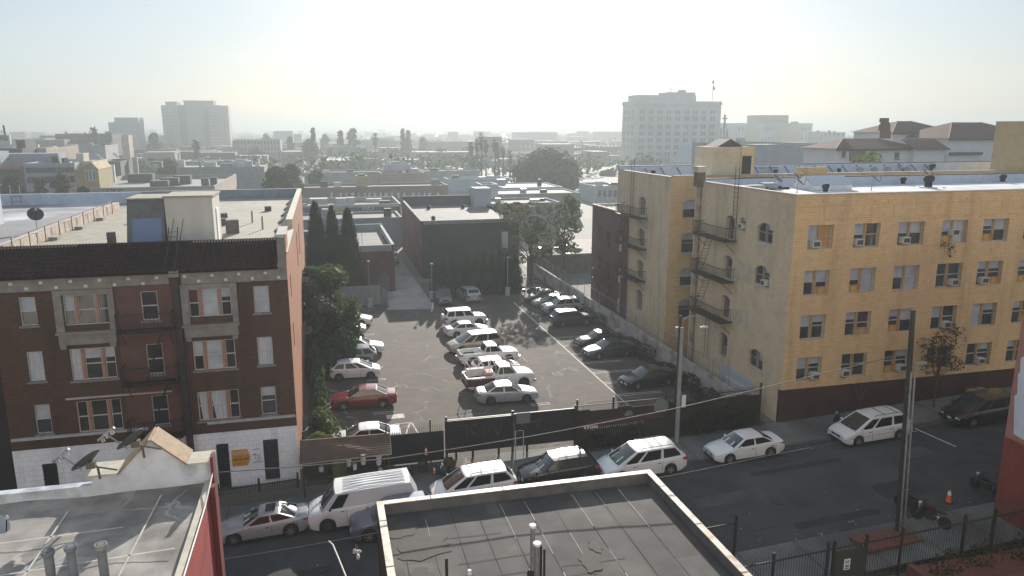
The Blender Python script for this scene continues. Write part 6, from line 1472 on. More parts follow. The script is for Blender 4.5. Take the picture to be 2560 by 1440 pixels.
# right row
car('sedan', 'dark sedan farthest back in the right row, facing left', 'car', (24.3, 82.0, 0), radians(182), DGR, group=gr, tint=False)
car('sedan', 'grey sedan second from the back in the right row, facing left', 'car', (24.6, 79.4, 0), radians(182), GRY, group=gr, tint=False)
car('suv', 'silver crossover between the grey sedan and the dark blue one in the right row', 'car', (24.9, 76.6, 0), radians(181), SIL, group=gr)
p, h = set_wheels('suv', (25.65, 70.45), (22.9, 70.3), 1); car('suv', 'dark blue crossover backed in to the right row beside the weeds', 'car', p, h, BLUE, group=gr, rack=())
car('sedan', 'black sedan facing left just behind the grey one in the right row', 'car', (24.3, 63.4, 0), radians(183), BLK, group=gr, tint=False)
p, h = set_wheels('sedan', (22.7, 59.15), (25.55, 59.5), -1, 1.04); car('sedan', 'grey sedan with its bonnet in the sun, second from the street in the right row', 'car', p, h, DGR, group=gr, scale=1.04, tint=False)
p, h = set_wheels('sedan', (22.9, 51.1), (25.63, 51.45), -1, 1.03); car('sedan', 'dark sedan nearest the street in the right row with a pale bonnet', 'car', p, h, MAROON, group=gr, scale=1.03, tint=False)
moto(23.2, 86.4, 0, 2.8, 'red motorcycle at the back right corner of the lot', mat('moto red', (.4, .03, .03), rough=.3))
moto(25.2, 86.8, 0, 2.6, 'second red motorcycle at the back right corner near the tree', mat('moto red', (.4, .03, .03), rough=.3))
# street: on the slope (nose left = downhill)
SLP = atan(.0455)
def sv(kind, x, y, label, cat, cl, face=-1, dz=0, sc=1.0, **k): return car(kind, label, cat, (x, y, street_z(x) + dz), pi if face < 0 else 0, cl, slope=SLP if face < 0 else -SLP, group=gs, scale=sc, **k)
sv('coupe', -3.85, 37.6, 'silver sedan with a rear spoiler and dark sunroof in front of the cargo van', 'car', SIL, tint=True, visor=WHITEP, sunroof=True)
sv('van', 1.25, 37.5, 'white cargo van with a ribbed roof behind the silver sedan', 'van', WH, sc=1.0, tint=True, rims=STEELRIM)
sv('suv', 2.75, 35.7, 'slate blue crossover double parked beside the cargo van, mostly hidden by the felt roof', 'car', SLATE)
sv('minivan', 7.3, 37.9, 'white minivan with black roof rails behind the cargo van', 'van', WH2, rack=(.35, .75), sc=.95)
sv('suv', 12.3, 38.1, 'black crossover with a sunlit pale roof behind the first white minivan', 'car', BLK, rack=(.35, .8), visor=mat('pale green visor', (.35, .45, .4)), tint=False)
sv('minivan', 17.2, 37.55, 'white minivan with a roof rack parked in front of the white compact sedan', 'van', WH, rack=(.35, .62), visor=mat('pale green visor', (.35, .45, .4)))
sv('sedan', 23.9, 37.55, 'white compact sedan with a silver windscreen shade standing apart in the street', 'car', WH, visor=mat('foil shade', (.55, .62, .66), rough=.3))
sv('minivan', 32.5, 37.2, 'white minivan with a dark stripe along its side behind the timber pole', 'van', WH, rack=(.35, .8), sc=.97)
sv('minivan', 41.0, 37.2, 'dark minivan at the right end of the street with boxes on the pavement beyond', 'van', MAROON)
for i, (u, v, lb) in enumerate(((2432, 965, 'left brown carton of the pair standing on the far pavement'), (2452, 962, 'right brown carton of the pair standing on the far pavement'))):
    x = 43.2 + i * .75; t = thing('carton', lb, 'carton', (x, 40.2, zz(x) + .14), .1, group='cartons on the far pavement')
    m = MB(); m.box(-.32, .32, -.25, .25, 0, .55); m.build('box', mat('brown carton', (.32, .2, .09), (.27, .17, .08), scale=3), t, local=True)
    m = MB(); m.obox((0, -.34, .53), .6, .24, .02, 0, -.5); m.obox((-.1, -.35, .2), .3, .08, .25); m.build('flap', mat('pale carton flap', (.5, .47, .42)), t, local=True)
# seated bicycle-like figure omitted: only a dark parked motorcycle can be made out there
# ---------------------------------------------------------------- middle ground buildings
DARKWIN = mat('far dark window', (.07, .075, .08), rough=.3); PALEWIN = mat('far pale window', (.5, .5, .47), rough=.6)
GRAVEL = mat('grey gravel roof', (.17, .165, .16), (.125, .12, .118), scale=.5, detail=8)
WHROOF = mat('white far roof', (.27, .27, .27), (.19, .19, .2), scale=.2, detail=7)
def far(name, label, x0, x1, Y, D, z1, wm, roofm=None, par=.5, z0=-.1, win=None, winm=None, side=None, cat='building', parapet_m=None, group=None, sidewin=None):
    """a flat-roofed block with parapet; windows are parts. win = (cols, rows, width share, height share, z low, z high[, x margin])"""
    t = thing(name, label, cat, ((x0 + x1) / 2, Y + D / 2, z0), group=group)
    m = MB(); m.quad((x0, Y, z0), (x1, Y, z0), (x1, Y, z1), (x0, Y, z1)); m.quad((x1, Y + D, z0), (x0, Y + D, z0), (x0, Y + D, z1), (x1, Y + D, z1))
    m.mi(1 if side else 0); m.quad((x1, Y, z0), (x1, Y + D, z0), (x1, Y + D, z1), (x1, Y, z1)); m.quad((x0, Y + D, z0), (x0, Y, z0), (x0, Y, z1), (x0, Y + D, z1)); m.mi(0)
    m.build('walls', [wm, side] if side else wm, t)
    m = MB(); m.quad((x0 + .3, Y + .3, z1 - par), (x1 - .3, Y + .3, z1 - par), (x1 - .3, Y + D - .3, z1 - par), (x0 + .3, Y + D - .3, z1 - par)); m.build('roof', roofm or GRAVEL, t)
    m = MB(); 
    for a in ((x0 - .03, x1 + .03, Y - .04, Y + .3), (x0 - .03, x1 + .03, Y + D - .3, Y + D + .04), (x0 - .03, x0 + .3, Y + .3, Y + D - .3), (x1 - .3, x1 + .03, Y + .3, Y + D - .3)): m.box(*a, z1 - par - .01, z1 + .06)
    m.build('parapet', parapet_m or wm, t)
    if win:
        for W_ in (win if isinstance(win, list) else [win]):
            c, r, ws, hs_, za, zb_ = W_[:6]; mx = W_[6] if len(W_) > 6 else .3; wmm = W_[7] if len(W_) > 7 else winm or DARKWIN
            cwid = (x1 - x0 - 2 * mx) / c; rh = (zb_ - za) / r
            for i in range(c):
                for j in range(r):
                    a = x0 + mx + cwid * (i + .5 - ws / 2); z = za + rh * (j + .5 - hs_ / 2)
                    q = MB(); q.box(a, a + cwid * ws, Y - .05, Y + .02, z, z + rh * hs_); q.build('window', wmm, t)
    if x1 - x0 > 8 and Y < 470 and cat != 'sign' and not t['label'].startswith(('wide brown', 'pale stucco')):
        rr = random.Random(int(x0 * 13 + Y))
        for i in range(rr.randint(2, 6)):
            a = rr.uniform(.5, 2.4); x = rr.uniform(x0 + 1.5, x1 - 1.5); y = Y + rr.uniform(.12, .85) * D; q = MB(); q.box(x - a / 2, x + a / 2, y - .6, y + .6, z1 - par, z1 - par + rr.uniform(.4, 1.8)); q.build('roof_unit', (GALV, VENT, PALEWIN, GREYST)[i % 4], t)
    if sidewin:
        sx, c, r, ws, hs_, za, zb_ = sidewin; cwid = D / c; rh = (zb_ - za) / r; xx = x0 if sx < 0 else x1
        for i in range(c):
            for j in range(r):
                a = Y + cwid * (i + .5 - ws / 2); z = za + rh * (j + .5 - hs_ / 2)
                q = MB(); q.box(xx - .05, xx + .05, a, a + cwid * ws, z, z + rh * hs_); q.build('window', winm or DARKWIN, t)
    return t
def fu(name, label, u0, u1, v, Y, D, wm, **k):
    x0, z = AY(u0, v, Y); x1, _ = AY(u1, v, Y); return far(name, label, x0, x1, Y, D, z, wm, **k)
def units(t, items, m_=None, nm='roof_unit'):
    for x, y, z, a, b, c in items:
        q = MB(); q.box(x - a / 2, x + a / 2, y - b / 2, y + b / 2, z, z + c); q.build(nm, m_ or GALV, t)
C = lambda n, a, b=None, **k: mat(n, a, b or tuple(x * .82 for x in a), scale=k.pop('scale', .4), detail=7, **k)
# red and black building behind the hedge
BX, BYY = 12.4, 99.0
bb = thing('brick_building', 'two storey building with a black front wall and red side wall behind the hedge', 'building', (19, 110, 0))
m = MB(); m.quad((BX, BYY, -.1), (25.85, BYY, -.1), (25.85, BYY, 7.7), (BX, BYY, 7.7)); m.quad((25.85, BYY, -.1), (25.85, 124, -.1), (25.85, 124, 7.7), (25.85, BYY, 7.7)); m.build('front_wall', C('charcoal painted brick', (.032, .034, .038), (.022, .023, .026)), bb)
m = MB(); m.quad((BX, 125, -.1), (BX, BYY, -.1), (BX, BYY, 7.7), (BX, 125, 8.3)); m.build('side_wall', brick('red painted brick', (.2, .075, .065), (.16, .06, .055), (.12, .06, .055), stain=(.26, .16, .15), w=.4, h=.12, stain_scale=.5), bb)
m = MB(); m.quad((BX + .3, BYY + .2, 7.3), (25.6, BYY + .2, 7.3), (25.6, 124, 7.3), (BX + .3, 124, 7.3)); m.build('roof', GRAVEL, bb)
m = MB(); m.box(BX, 25.85, 123.6, 124, 7.3, 8.9); m.build('rear_parapet', C('slate blue parapet', (.1, .11, .125)), bb)
m = MB(); m.add([(BX - .05, BYY, 7.7), (BX + .3, BYY, 7.7), (BX + .3, 124, 8.3), (BX - .05, 124, 8.3), (BX - .05, BYY, 7.8), (BX + .3, BYY, 7.8), (BX + .3, 124, 8.4), (BX - .05, 124, 8.4)], ((0, 3, 2, 1), (4, 5, 6, 7), (0, 1, 5, 4), (2, 3, 7, 6), (1, 2, 6, 5), (3, 0, 4, 7))); m.box(BX + .3, 25.85, BYY - .04, BYY + .2, 7.3, 7.8); m.build('coping', GREYST, bb)
m = MB(); m.box(23.4, 24.3, BYY - .04, BYY + .02, 3.7, 6.0); m.build('window', PALEWIN, bb)
m = MB(); m.box(23.1, 24.7, BYY - .5, BYY, 3.4, 3.5); 
for i in range(9): m.box(23.1 + i * .17, 23.12 + i * .17, BYY - .5, BYY - .48, 3.5, 4.4)
m.build('balcony', IRON, bb)
for k, (x, y) in enumerate(((14.6, 103), (16, 118), (21.5, 118), (24.6, 101.5))):
    m = MB(); m.lathe([(.3, 7.3), (.25, 7.7), (.45, 7.75), (.05, 8.0)], (x, y, 0), 10); m.build('roof_vent', VENT, bb)
m = MB(); m.box(23.8, 26.5, 119.5, 123.2, 7.3, 10.3); m.build('stair_house', C('pale blue stucco', (.42, .43, .47)), bb)
# red low building, alley and neighbours
rl = thing('brick_building', 'low red brick building with a grey sunken roof right of the cypresses', 'building', (4.5, 98, 0))
m = MB(); m.quad((1.0, 92.0, -.1), (8.1, 92.0, -.1), (8.1, 92.0, 5.8), (1.0, 92.0, 5.8)); m.quad((8.1, 92.0, -.1), (8.1, 112, -.1), (8.1, 112, 5.8), (8.1, 92.0, 5.8)); m.build('walls', brick('dark red brick', (.13, .045, .04), (.1, .038, .035), (.08, .045, .04), stain=(.15, .08, .07), w=.4, h=.12), rl)
m = MB(); m.quad((1.2, 92.2, 5.1), (7.6, 92.2, 5.1), (7.6, 111.7, 5.1), (1.2, 111.7, 5.1)); m.build('roof', GRAVEL, rl)
m = MB(); m.box(7.8, 8.15, 92.0, 112, 5.8, 5.9); m.box(1, 8.15, 111.7, 112.1, 5.1, 6.0); m.box(7.8, 8.09, 92.3, 111.7, 5.1, 5.8); m.box(1, 7.8, 91.96, 92.25, 5.1, 5.86); m.build('parapet', C('grey blue parapet', (.3, .31, .33)), rl)
for x0, x1, z0, z1 in ((2.9, 3.7, 3.0, 4.3), (6.2, 7.0, 3.6, 3.85)): m = MB(); m.box(x0, x1, 91.94, 92.02, z0, z1); m.build('window', DARKWIN, rl)
m = MB(); m.box(6.0, 7.4, 91.92, 92.02, 0, 2.2); m.build('roller_door', C('grey door', (.13, .13, .14)), rl)
units(rl, [(2.2, 91, 5.1, 1.1, .7, .5), (3.4, 104, 5.1, .5, .5, .7)])
m = MB(); m.tube([(4.4, 95, 5.1), (4.4, 95, 9)], .03, 5); m.tube([(3.8, 95, 8.8), (5, 95, 8.6)], .02, 4); m.build('aerial', GALV, rl)
sw = thing('shed', 'low building with a ribbed pale roof between the orange wall and the cypresses', 'shed', (-2.5, 95, 0))
m = MB(); m.box(-6, -.9, 84, 104, -.1, 4.2); m.build('walls', MATS['dark red brick'], sw); m = MB(); m.box(-6.1, -.8, 83.9, 104.1, 4.2, 4.35); m.build('roof', WHROOF, sw)
m = MB()
for i in range(14): m.prism([(-4.5, 84.6 + i * 1.4, 4.35), (-1.2, 84.6 + i * 1.4, 4.35), (-1.2, 84.9 + i * 1.4, 4.65)], (0, .05, 0))
m.build('roof_ribs', mat('dark rib', (.1, .1, .1)), sw)
m = MB(); m.box(-3.2, -1.9, 101, 103, 4.35, 6.6); m.build('roof_unit', C('dark cabinet', (.07, .075, .07)), sw)
fu('garage_block', 'low grey walled yard building with parked cars behind the red low building', 700, 1005, 552, 128, 10, C('grey blue wall', (.22, .22, .25)), par=.3)
mx_ = fu('shop_row', 'brick shop row with dark green fascia signs and a flat roof', 735, 1002, 516, 146, 16, brick('shop brick', (.16, .09, .08), (.13, .075, .07), (.11, .08, .075), w=.6, h=.2), par=.9, roofm=C('mid grey roof', (.17, .165, .16)), parapet_m=C('pale parapet', (.36, .36, .36)))
def sign_at(t, u0, u1, v0, v1, Y, m_, nm='fascia', d=.12):
    x0, z1 = AY(u0, v0, Y); x1, z0 = AY(u1, v1, Y); q = MB(); q.box(x0, x1, Y - d, Y - .06, z0, z1); return q.build(nm, m_, t)
sign_at(mx_, 875, 1001, 519, 533, 146, C('teal fascia', (.06, .085, .09)))
sign_at(mx_, 737, 780, 519, 530, 146, C('violet fascia', (.13, .12, .24))); sign_at(mx_, 827, 857, 519, 528, 146, C('yellow fascia', (.36, .32, .14))); sign_at(mx_, 785, 826, 519, 531, 146, C('teal fascia', (.06, .085, .09)))
xq, zq = AY(921, 522, 146); text('lettering', 'MAX', 1.05, (xq, 145.85, zq), (pi / 2, 0, 0), mat('cream letters', (.6, .58, .5)), mx_)
xq, zq = AY(945, 521, 146); text('lettering', 'TV', 1.0, (xq, 145.85, zq), (pi / 2, 0, 0), mat('grey letters', (.25, .3, .33)), mx_)
for u0, u1 in ((742, 775), (800, 812), (862, 878), (905, 918), (928, 945), (956, 970), (980, 990)): sign_at(mx_, u0, u1, 537, 552 if u0 % 4 else 545, 146, C('shop window %d' % (u0 % 3), ((.2, .2, .22), (.28, .24, .22), (.12, .13, .12))[u0 % 3]), 'window')
units(mx_, [(-1, 155, 4.9, 3.4, 3, 1.2), (3.3, 150, 4.9, 2, 2, 1.6), (5.1, 150, 4.9, 1.4, 2, 1.7), (10, 156, 4.9, 3, 2, .8)], C('pale roof unit', (.42, .43, .44)))
mo = fu('brick_building', 'long brown brick building with a row of pale doors and windows', 752, 1120, 470, 206, 12, C('dull brown brick', (.2, .14, .12), scale=.15), par=.5, roofm=C('pale roof', (.26, .26, .25)))
R.seed(5)
for u, wd_, hh_ in ((829, 7, 14), (852, 6, 13), (866, 5, 13), (882, 9, 8), (896, 3, 9), (912, 5, 9), (924, 8, 12), (937, 8, 11), (952, 6, 13), (965, 8, 10), (980, 5, 9), (996, 6, 14), (1011, 5, 14), (1033, 7, 14), (1047, 5, 8), (1062, 5, 8), (1074, 8, 13), (1095, 6, 14)): sign_at(mo, u - wd_ / 2, u + wd_ / 2, 482, 482 + hh_, 206, PALEWIN, 'window' if hh_ < 12 else 'door')
lg = fu('warehouse', 'long blank grey building behind the brown brick row', 760, 962, 432, 255, 14, C('grey stucco', (.3, .3, .3)), roofm=WHROOF)
ro = fu('warehouse', 'blank dull rose walled building behind the brown brick row', 953, 1061, 434, 245, 12, C('dull rose', (.32, .21, .18)))
vb = fu('rooftop_block', 'pale violet rooftop block with aerials above the rose walled building', 962, 1028, 412, 258, 9, C('pale violet', (.42, .42, .5)), roofm=WHROOF)
for u in (1002, 1018, 1030): 
    x, z = AY(u, 392, 262); m = MB(); m.tube([(x, 262, 5), (x, 262, z)], .12, 4); m.tube([(x - 1.2, 262, z - .5), (x + 1.2, 262, z - .5)], .08, 4); m.build('aerial', VENT, vb)
yb2 = fu('stair_tower', 'small yellow stair tower on the brown brick row', 890, 918, 441, 207, 4, C('dull yellow', (.42, .33, .19)))
m = MB(); x, z = AY(904, 437, 207); m.box(x - .8, x + .8, 208, 210, z - 1, z + .1); m.build('tank', VENT, yb2)
sc_ = fu('school', 'dark walled hall with a raised centre and pinkish white roof', 813, 916, 402, 345, 30, C('slate wall', (.16, .2, .22)), roofm=C('pinkish white roof', (.66, .6, .58)), par=.2)
fu('warehouse', 'long hazy grey blue building with a white roof edge left of the palms', 1060, 1200, 428, 268, 14, C('grey blue shed', (.24, .27, .28)), roofm=WHROOF)
fu('warehouse', 'turquoise walled shed with a white roof behind the palm group', 1190, 1265, 380, 420, 30, C('dull turquoise', (.22, .36, .36)), roofm=WHROOF)
fu('warehouse', 'low pale blue shed with rooftop vents right of the brown brick row', 1120, 1270, 448, 235, 10, C('pale blue shed', (.32, .42, .5)), roofm=C('pale blue roof', (.28, .35, .4)))
fu('shop_block', 'low blue white roofed shop in front of the round tree', 1258, 1406, 470, 185, 16, C('pale blue wall', (.4, .5, .56)), roofm=C('blue white roof', (.36, .42, .46)), par=.2)
fu('shop_block', 'low grey shop with small white roof boxes in front of the round tree', 1215, 1450, 487, 160, 12, C('grey shop wall', (.26, .28, .29)), roofm=C('beige grey roof', (.22, .21, .19)), par=.2)
b5 = fu('shop_block', 'low grey building with red striped sign right of the black fronted building', 1230, 1400, 510, 135, 10, C('mid grey wall', (.2, .21, .22)), roofm=C('mid grey roof', (.17, .165, .16)), par=.3)
sign_at(b5, 1318, 1360, 513, 516, 135, WHITEP, 'sign'); sign_at(b5, 1336, 1345, 513, 516, 135, mat('sign red', (.5, .05, .05)), 'sign', .16)
fu('shop_block', 'white stair block on a low roof right of the black fronted building', 1203, 1245, 462, 150, 6, C('white stair block', (.5, .51, .53)))
fu('shop_block', 'long pale shop with blue glass front right of the round tree', 1490, 1560, 466, 190, 14, C('pale shop', (.4, .42, .44)), win=(5, 1, .6, .6, 1, 4))
# rust building with roof railing
rbx = thing('brick_building', 'narrow dull red brick building with roof railing left of the buff block', 'building', (34, 78, 0))
m = MB(); RBK = brick('dull red brick', (.13, .065, .06), (.11, .055, .052), (.1, .065, .06), w=.4, h=.12, stain=(.14, .08, .075))
Frx = frameX(28.4); hz = [(68.5, 69.4, z, z + 1.6) for z in (1.5, 4.6, 7.8)] + [(71.6, 72.5, z, z + 1.9) for z in (.9, 4.3, 7.6)] + [(74.2, 75.1, z, z + 1.5) for z in (2.0, 5, 8.2)]
holed(m, Frx, 67.0, 77.0, -.1, 11.75, hz, .2); m.quad((28.4, 77, -.1), (28.4, 77, 11.75), (45, 77, 11.75), (45, 77, -.1)); m.build('walls', RBK, rbx)
for h_ in hz: window(rbx, Frx, *h_, d=.15, frame=mat('rust sash', (.12, .06, .055))); arch_head(rbx, Frx, h_[0], h_[1], h_[3], RBK)
m = MB(); m.quad((28.5, 67, 11.6), (45, 67, 11.6), (45, 76.9, 11.6), (28.5, 76.9, 11.6)); m.build('roof', GRAVEL, rbx); m = MB(); m.box(28.3, 28.65, 67, 77, 11.75, 11.85); m.box(28.65, 45, 76.7, 77, 11.6, 11.85); m.build('coping', CREAM, rbx)
m = MB()
for i in range(7): m.tube([(28.6, 67.4 + i * 1.5, 11.8), (28.6, 67.4 + i * 1.5, 12.8)], .03, 4)
m.tube([(28.6, 67.4, 12.8), (28.6, 76.6, 12.8)], .03, 4); m.tube([(28.6, 67.4, 12.3), (28.6, 76.6, 12.3)], .025, 4); m.build('pipe_rail', GALV, rbx)
escape_landing(rbx, Frx, 70.2, 74.6, 4.2, d=.8)
ladder(rbx, (27.9, 73.9, 7.6), (27.9, 71.2, 4.3), (1, 0, 0), .4)
# sunlit yard and low roofs beyond the airy trees
YARD = mat('pale sunlit yard', (.3, .26, .24), (.22, .19, .18), scale=.3, detail=9, c3=(.22, .2, .18), scale3=.25)
m = MB(); m.quad((28, 98.5, .02), (60, 98.5, .02), (60, 128, .02), (28, 128, .02)); struct(m, 'yard', YARD)
R.seed(9)
for i in range(9):
    x, y = R.uniform(32, 42), R.uniform(104, 120); k = ('car', 'car', 'hatch')[i % 3]
for i, (x, y, h, cl, lb) in enumerate(((33, 112, 0, WH2, 'white car in the sunlit yard behind the airy trees, nearest the left trunk'), (38, 114, .2, SIL, 'silver car in the middle of the sunlit yard behind the airy trees'), (41.5, 110, 1.2, DGR, 'dark car in the sunlit yard seen just left of the rust building'), (36, 106, .1, RED, 'red car at the near side of the sunlit yard behind the airy trees'))):
    car(('hatch', 'sedan', 'suv', 'sedan')[i], lb, 'car', (x, y, .03), h, cl, group='cars in the yard beyond the lot')
for i, (x, y, h, cl, lb) in enumerate(((8.6, 118, 1.5, SIL, 'silver car parked at the far end of the alley, nearest'), (9.0, 124, 1.5, WH, 'white car parked farther along the alley'), (9.6, 112.5, 1.55, SLATE, 'grey car in the alley beside the red side wall'))):
    car('suv' if i == 2 else 'sedan', lb, 'car', (x, y, .02), h, cl, group='cars in the alley')
# left neighbours
ln = thing('flat_roof_building', 'left neighbouring building with a patchy pale roof and a dish', 'building', (-28, 72, 0))
m = MB(); m.quad((-45, 44, 11), (-17.36, 44, 11), (-17.36, 100, 11), (-45, 100, 11)); m.build('roof', mat('patchy grey roof', (.25, .255, .27), (.2, .2, .215), scale=.5, detail=9, c3=(.52, .53, .56), scale3=.12), ln)
m = MB(); m.box(-45, -17.36, 99.6, 100, 11, 12.3); m.build('rear_parapet', PARAIN, ln); m = MB(); m.quad((-45, 44, -1), (-17.36, 44, -1), (-17.36, 44, 11), (-45, 44, 11)); m.build('walls', C('dark party wall', (.04, .038, .036)), ln)
m = MB(); m.box(-42, -29.8, 76, 81, 11, 14.6); m.build('stair_house', C('white stair house', (.55, .57, .62)), ln); m = MB(); m.box(-42.2, -29.6, 75.8, 81.2, 14.6, 14.75); m.build('tar_edge', TARCAP, ln)
dish(-24.9, 74.5, 11, 1.5, .4, 'dark dish on the patchy roof of the left neighbouring building', 'dishes left', m_=mat('dark dish', (.06, .062, .065)))
m = MB(); 
for d in (-.5, .5): m.tube([(-35 + d, 99.4, 11), (-35 + d, 99.4, 13.4)], .05, 4)
for z in (11.5, 12.1, 12.7): m.tube([(-35.5, 99.4, z), (-34.5, 99.4, z)], .04, 4)
m.build('ladder', GALV, ln)
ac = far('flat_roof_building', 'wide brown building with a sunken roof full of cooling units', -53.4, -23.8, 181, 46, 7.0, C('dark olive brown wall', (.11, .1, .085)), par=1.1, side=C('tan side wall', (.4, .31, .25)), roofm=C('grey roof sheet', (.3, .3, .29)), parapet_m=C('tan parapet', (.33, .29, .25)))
units(ac, [(-46, 215, 5.9, 6, 3, 2.2), (-38, 196, 5.9, 4, 2.5, 1.6), (-36.5, 201, 5.9, 4, 2.5, 1.9), (-34.5, 206, 5.9, 4, 2.5, 2.1), (-27.8, 196, 5.9, 1.6, 1.6, 2), (-26.2, 199, 5.9, 1.6, 1.6, 2)], C('dark cooler', (.09, .09, .095)))
for u, tx, sz in ((266, 'VIC', 1.6),): pass
xq, zq = AY(283, 484, 181); text('lettering', 'KTS', 2.4, (xq, 180.9, zq), (pi / 2, 0, 0), mat('navy letters', (.03, .035, .06)), ac)
sign_at(ac, 250, 264, 476, 489, 181, C('pale blue emblem', (.25, .3, .36)), 'emblem')
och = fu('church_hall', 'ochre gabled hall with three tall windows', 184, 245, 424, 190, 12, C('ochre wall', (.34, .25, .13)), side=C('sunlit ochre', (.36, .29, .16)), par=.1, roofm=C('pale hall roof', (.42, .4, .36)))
x0, z0 = AY(190, 424, 190); x1, _ = AY(246, 424, 190); m = MB(); m.prism([(x0, 190, z0), (x1, 190, z0), ((x0 + x1) / 2 + 1, 190, z0 + 1.6)], (0, 11.9, 0)); m.build('gable', C('ochre wall', (.34, .25, .13)), och)
for u in (215, 224, 233): sign_at(och, u, u + 6, 428, 450, 190, DARKWIN, 'window')
sign_at(och, 211, 241, 424, 453, 190, C('pale stone surround', (.45, .44, .42)), 'surround', .09)
wo = fu('office_building', 'grey white office with ribbon windows beside the ochre hall', 58, 186, 409, 207, 25, C('blue grey panel', (.36, .38, .43)), win=[(11, 1, .94, 1, AY(58, 433, 207)[1], AY(58, 419, 207)[1]), (11, 1, .94, 1, AY(58, 458, 207)[1], AY(58, 442, 207)[1])], roofm=C('grey white roof', (.4, .41, .44)))
units(wo, [(-85, 218, wo.location.z + 10.2, 14, 6, 4), (-76, 225, wo.location.z + 10.2, 18, 6, 3.2)], C('blue grey plant room', (.32, .34, .39)), 'plant_room')
fu('stair_tower', 'sunlit cream stair tower at the right end of the grey white office', 181, 232, 404, 212, 14, C('sunlit cream', (.55, .49, .4)))
fu('stair_tower', 'small sunlit cream lift tower above the grey white office', 190, 207, 384, 216, 5, C('sunlit cream', (.55, .49, .4)))
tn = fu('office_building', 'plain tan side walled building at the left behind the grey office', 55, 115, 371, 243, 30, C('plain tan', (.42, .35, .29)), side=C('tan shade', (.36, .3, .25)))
og = fu('shop_building', 'left edge building with dark eaves, yellow glazing and an orange band', -30, 55, 372, 232, 25, C('dark brown band', (.1, .09, .09)), roofm=GRAVEL)
for v0, v1, mt, nm in ((385, 403, C('yellow green glazing', (.5, .46, .22)), 'glazing'), (409, 423, C('orange band', (.5, .2, .09)), 'orange_band'), (425, 440, C('dark green awning', (.06, .08, .05)), 'awning')): sign_at(og, -30, 50, v0, v1, 232, mt, nm)
bx = fu('rooftop_block', 'dark square frame on the roof at the left edge', 39, 62, 350, 240, 8, C('dark frame', (.1, .1, .105)))
sgn = fu('billboard', 'stepped white rooftop sign at the left edge', -15, 23, 338, 236, 1, C('white sign board', (.6, .6, .57)), cat='sign')
x, z = AY(9, 313, 237); m = MB(); m.tube([(x, 238, 10), (x - .4, 238, z)], .25, 5); m.build('mast', VENT, sgn)
for k, (u, v, s) in enumerate(((4, 330, 'A'), (5, 340, 'ROS'), (8, 349, 'ITER'))): xq, zq = AY(u, v, 235.6); text('lettering', s, 1.2, (xq, 235.7, zq), (pi / 2, 0, 0), mat('navy letters', (.03, .035, .06)), sgn)
sz_ = AY(0, 330, 236)
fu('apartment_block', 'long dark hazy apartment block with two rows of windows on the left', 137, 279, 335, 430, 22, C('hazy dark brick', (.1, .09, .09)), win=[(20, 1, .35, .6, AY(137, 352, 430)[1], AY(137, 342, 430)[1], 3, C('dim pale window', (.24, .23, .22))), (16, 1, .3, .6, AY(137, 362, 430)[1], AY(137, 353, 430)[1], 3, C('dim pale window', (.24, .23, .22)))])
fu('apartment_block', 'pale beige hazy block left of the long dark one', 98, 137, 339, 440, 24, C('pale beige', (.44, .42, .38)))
fu('apartment_block', 'lower pale framed block at the left of the beige one', 82, 112, 346, 425, 18, C('pale frame', (.4, .4, .38)), win=(1, 1, .5, .5, 6, 16))
ar = fu('hall', 'low pale building with an arched rooftop sign on the left', 155, 262, 364, 330, 20, C('pale grey hall', (.38, .39, .39)))
fu('office_building', 'narrow brick shaft tower with pale patches left of the big tower', 302, 320, 338, 390, 8, C('patchy pink brick', (.36, .24, .2), (.5, .44, .4), scale=.25))
gb = fu('house', 'dark gabled house with white roof edges on the left', 240, 300, 404, 250, 18, C('dark house wall', (.14, .14, .15)))
for u0, v0, u1, v1 in ((242, 386, 262, 401), (283, 383, 296, 393)):
    a, b = AY(u0, v0, 250), AY(u1, v1, 250); m = MB(); m.tube([(a[0], 250, a[1]), (b[0], 250, b[1])], .35, 4); m.build('verge', WHITEP, gb)
bsg = fu('billboard', 'small upright billboard with a pale picture left of the flat brown roof', 330, 342, 393, 262, 1, C('billboard picture', (.4, .3, .26), (.5, .48, .45), scale=.3), cat='billboard')
fu('billboard', 'small bright white upright sign in front of the dark gabled house', 275, 284, 413, 215, 1, C('bright white board', (.7, .68, .62)), cat='billboard')
tw = fu('sign_pylon', 'thin white sign pylon in the middle left distance', 443, 449, 383, 330, 1.2, C('white pylon', (.72, .72, .7)), cat='sign')
wh = fu('warehouse', 'wide grey ribbed warehouse wall behind the flat brown roof', 440, 660, 419, 240, 16, rows('ribbed grey wall', (.24, .26, .28), (.19, .205, .22), 3.2, axis=0), roofm=C('cluttered roof', (.34, .36, .34), (.22, .24, .24), scale=.3), par=.2)
for i in range(10): units(wh, [(R.uniform(-48, -18), R.uniform(243, 253), wh.location.z + AY(440, 419, 240)[1] - .1, R.uniform(1, 4), 2, R.uniform(.8, 2.4))], C('rooftop clutter %d' % (i % 3), ((.5, .5, .48), (.2, .22, .23), (.4, .42, .42))[i % 3]))
fu('shop_row', 'low pale commercial row with cluttered roof before the big tower', 455, 640, 404, 300, 20, C('pale green commercial', (.3, .33, .31)), roofm=C('cluttered roof', (.34, .36, .34), (.22, .24, .24), scale=.3))
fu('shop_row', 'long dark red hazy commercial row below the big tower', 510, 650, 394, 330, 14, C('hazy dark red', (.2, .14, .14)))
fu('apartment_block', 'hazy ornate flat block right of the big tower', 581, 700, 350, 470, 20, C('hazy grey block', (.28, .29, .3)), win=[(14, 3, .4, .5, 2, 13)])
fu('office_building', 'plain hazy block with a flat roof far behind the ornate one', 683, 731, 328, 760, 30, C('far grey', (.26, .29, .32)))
fu('office_building', 'paler hazy block right of the flat roofed far one', 733, 754, 336, 700, 30, C('far pale', (.42, .42, .4)))
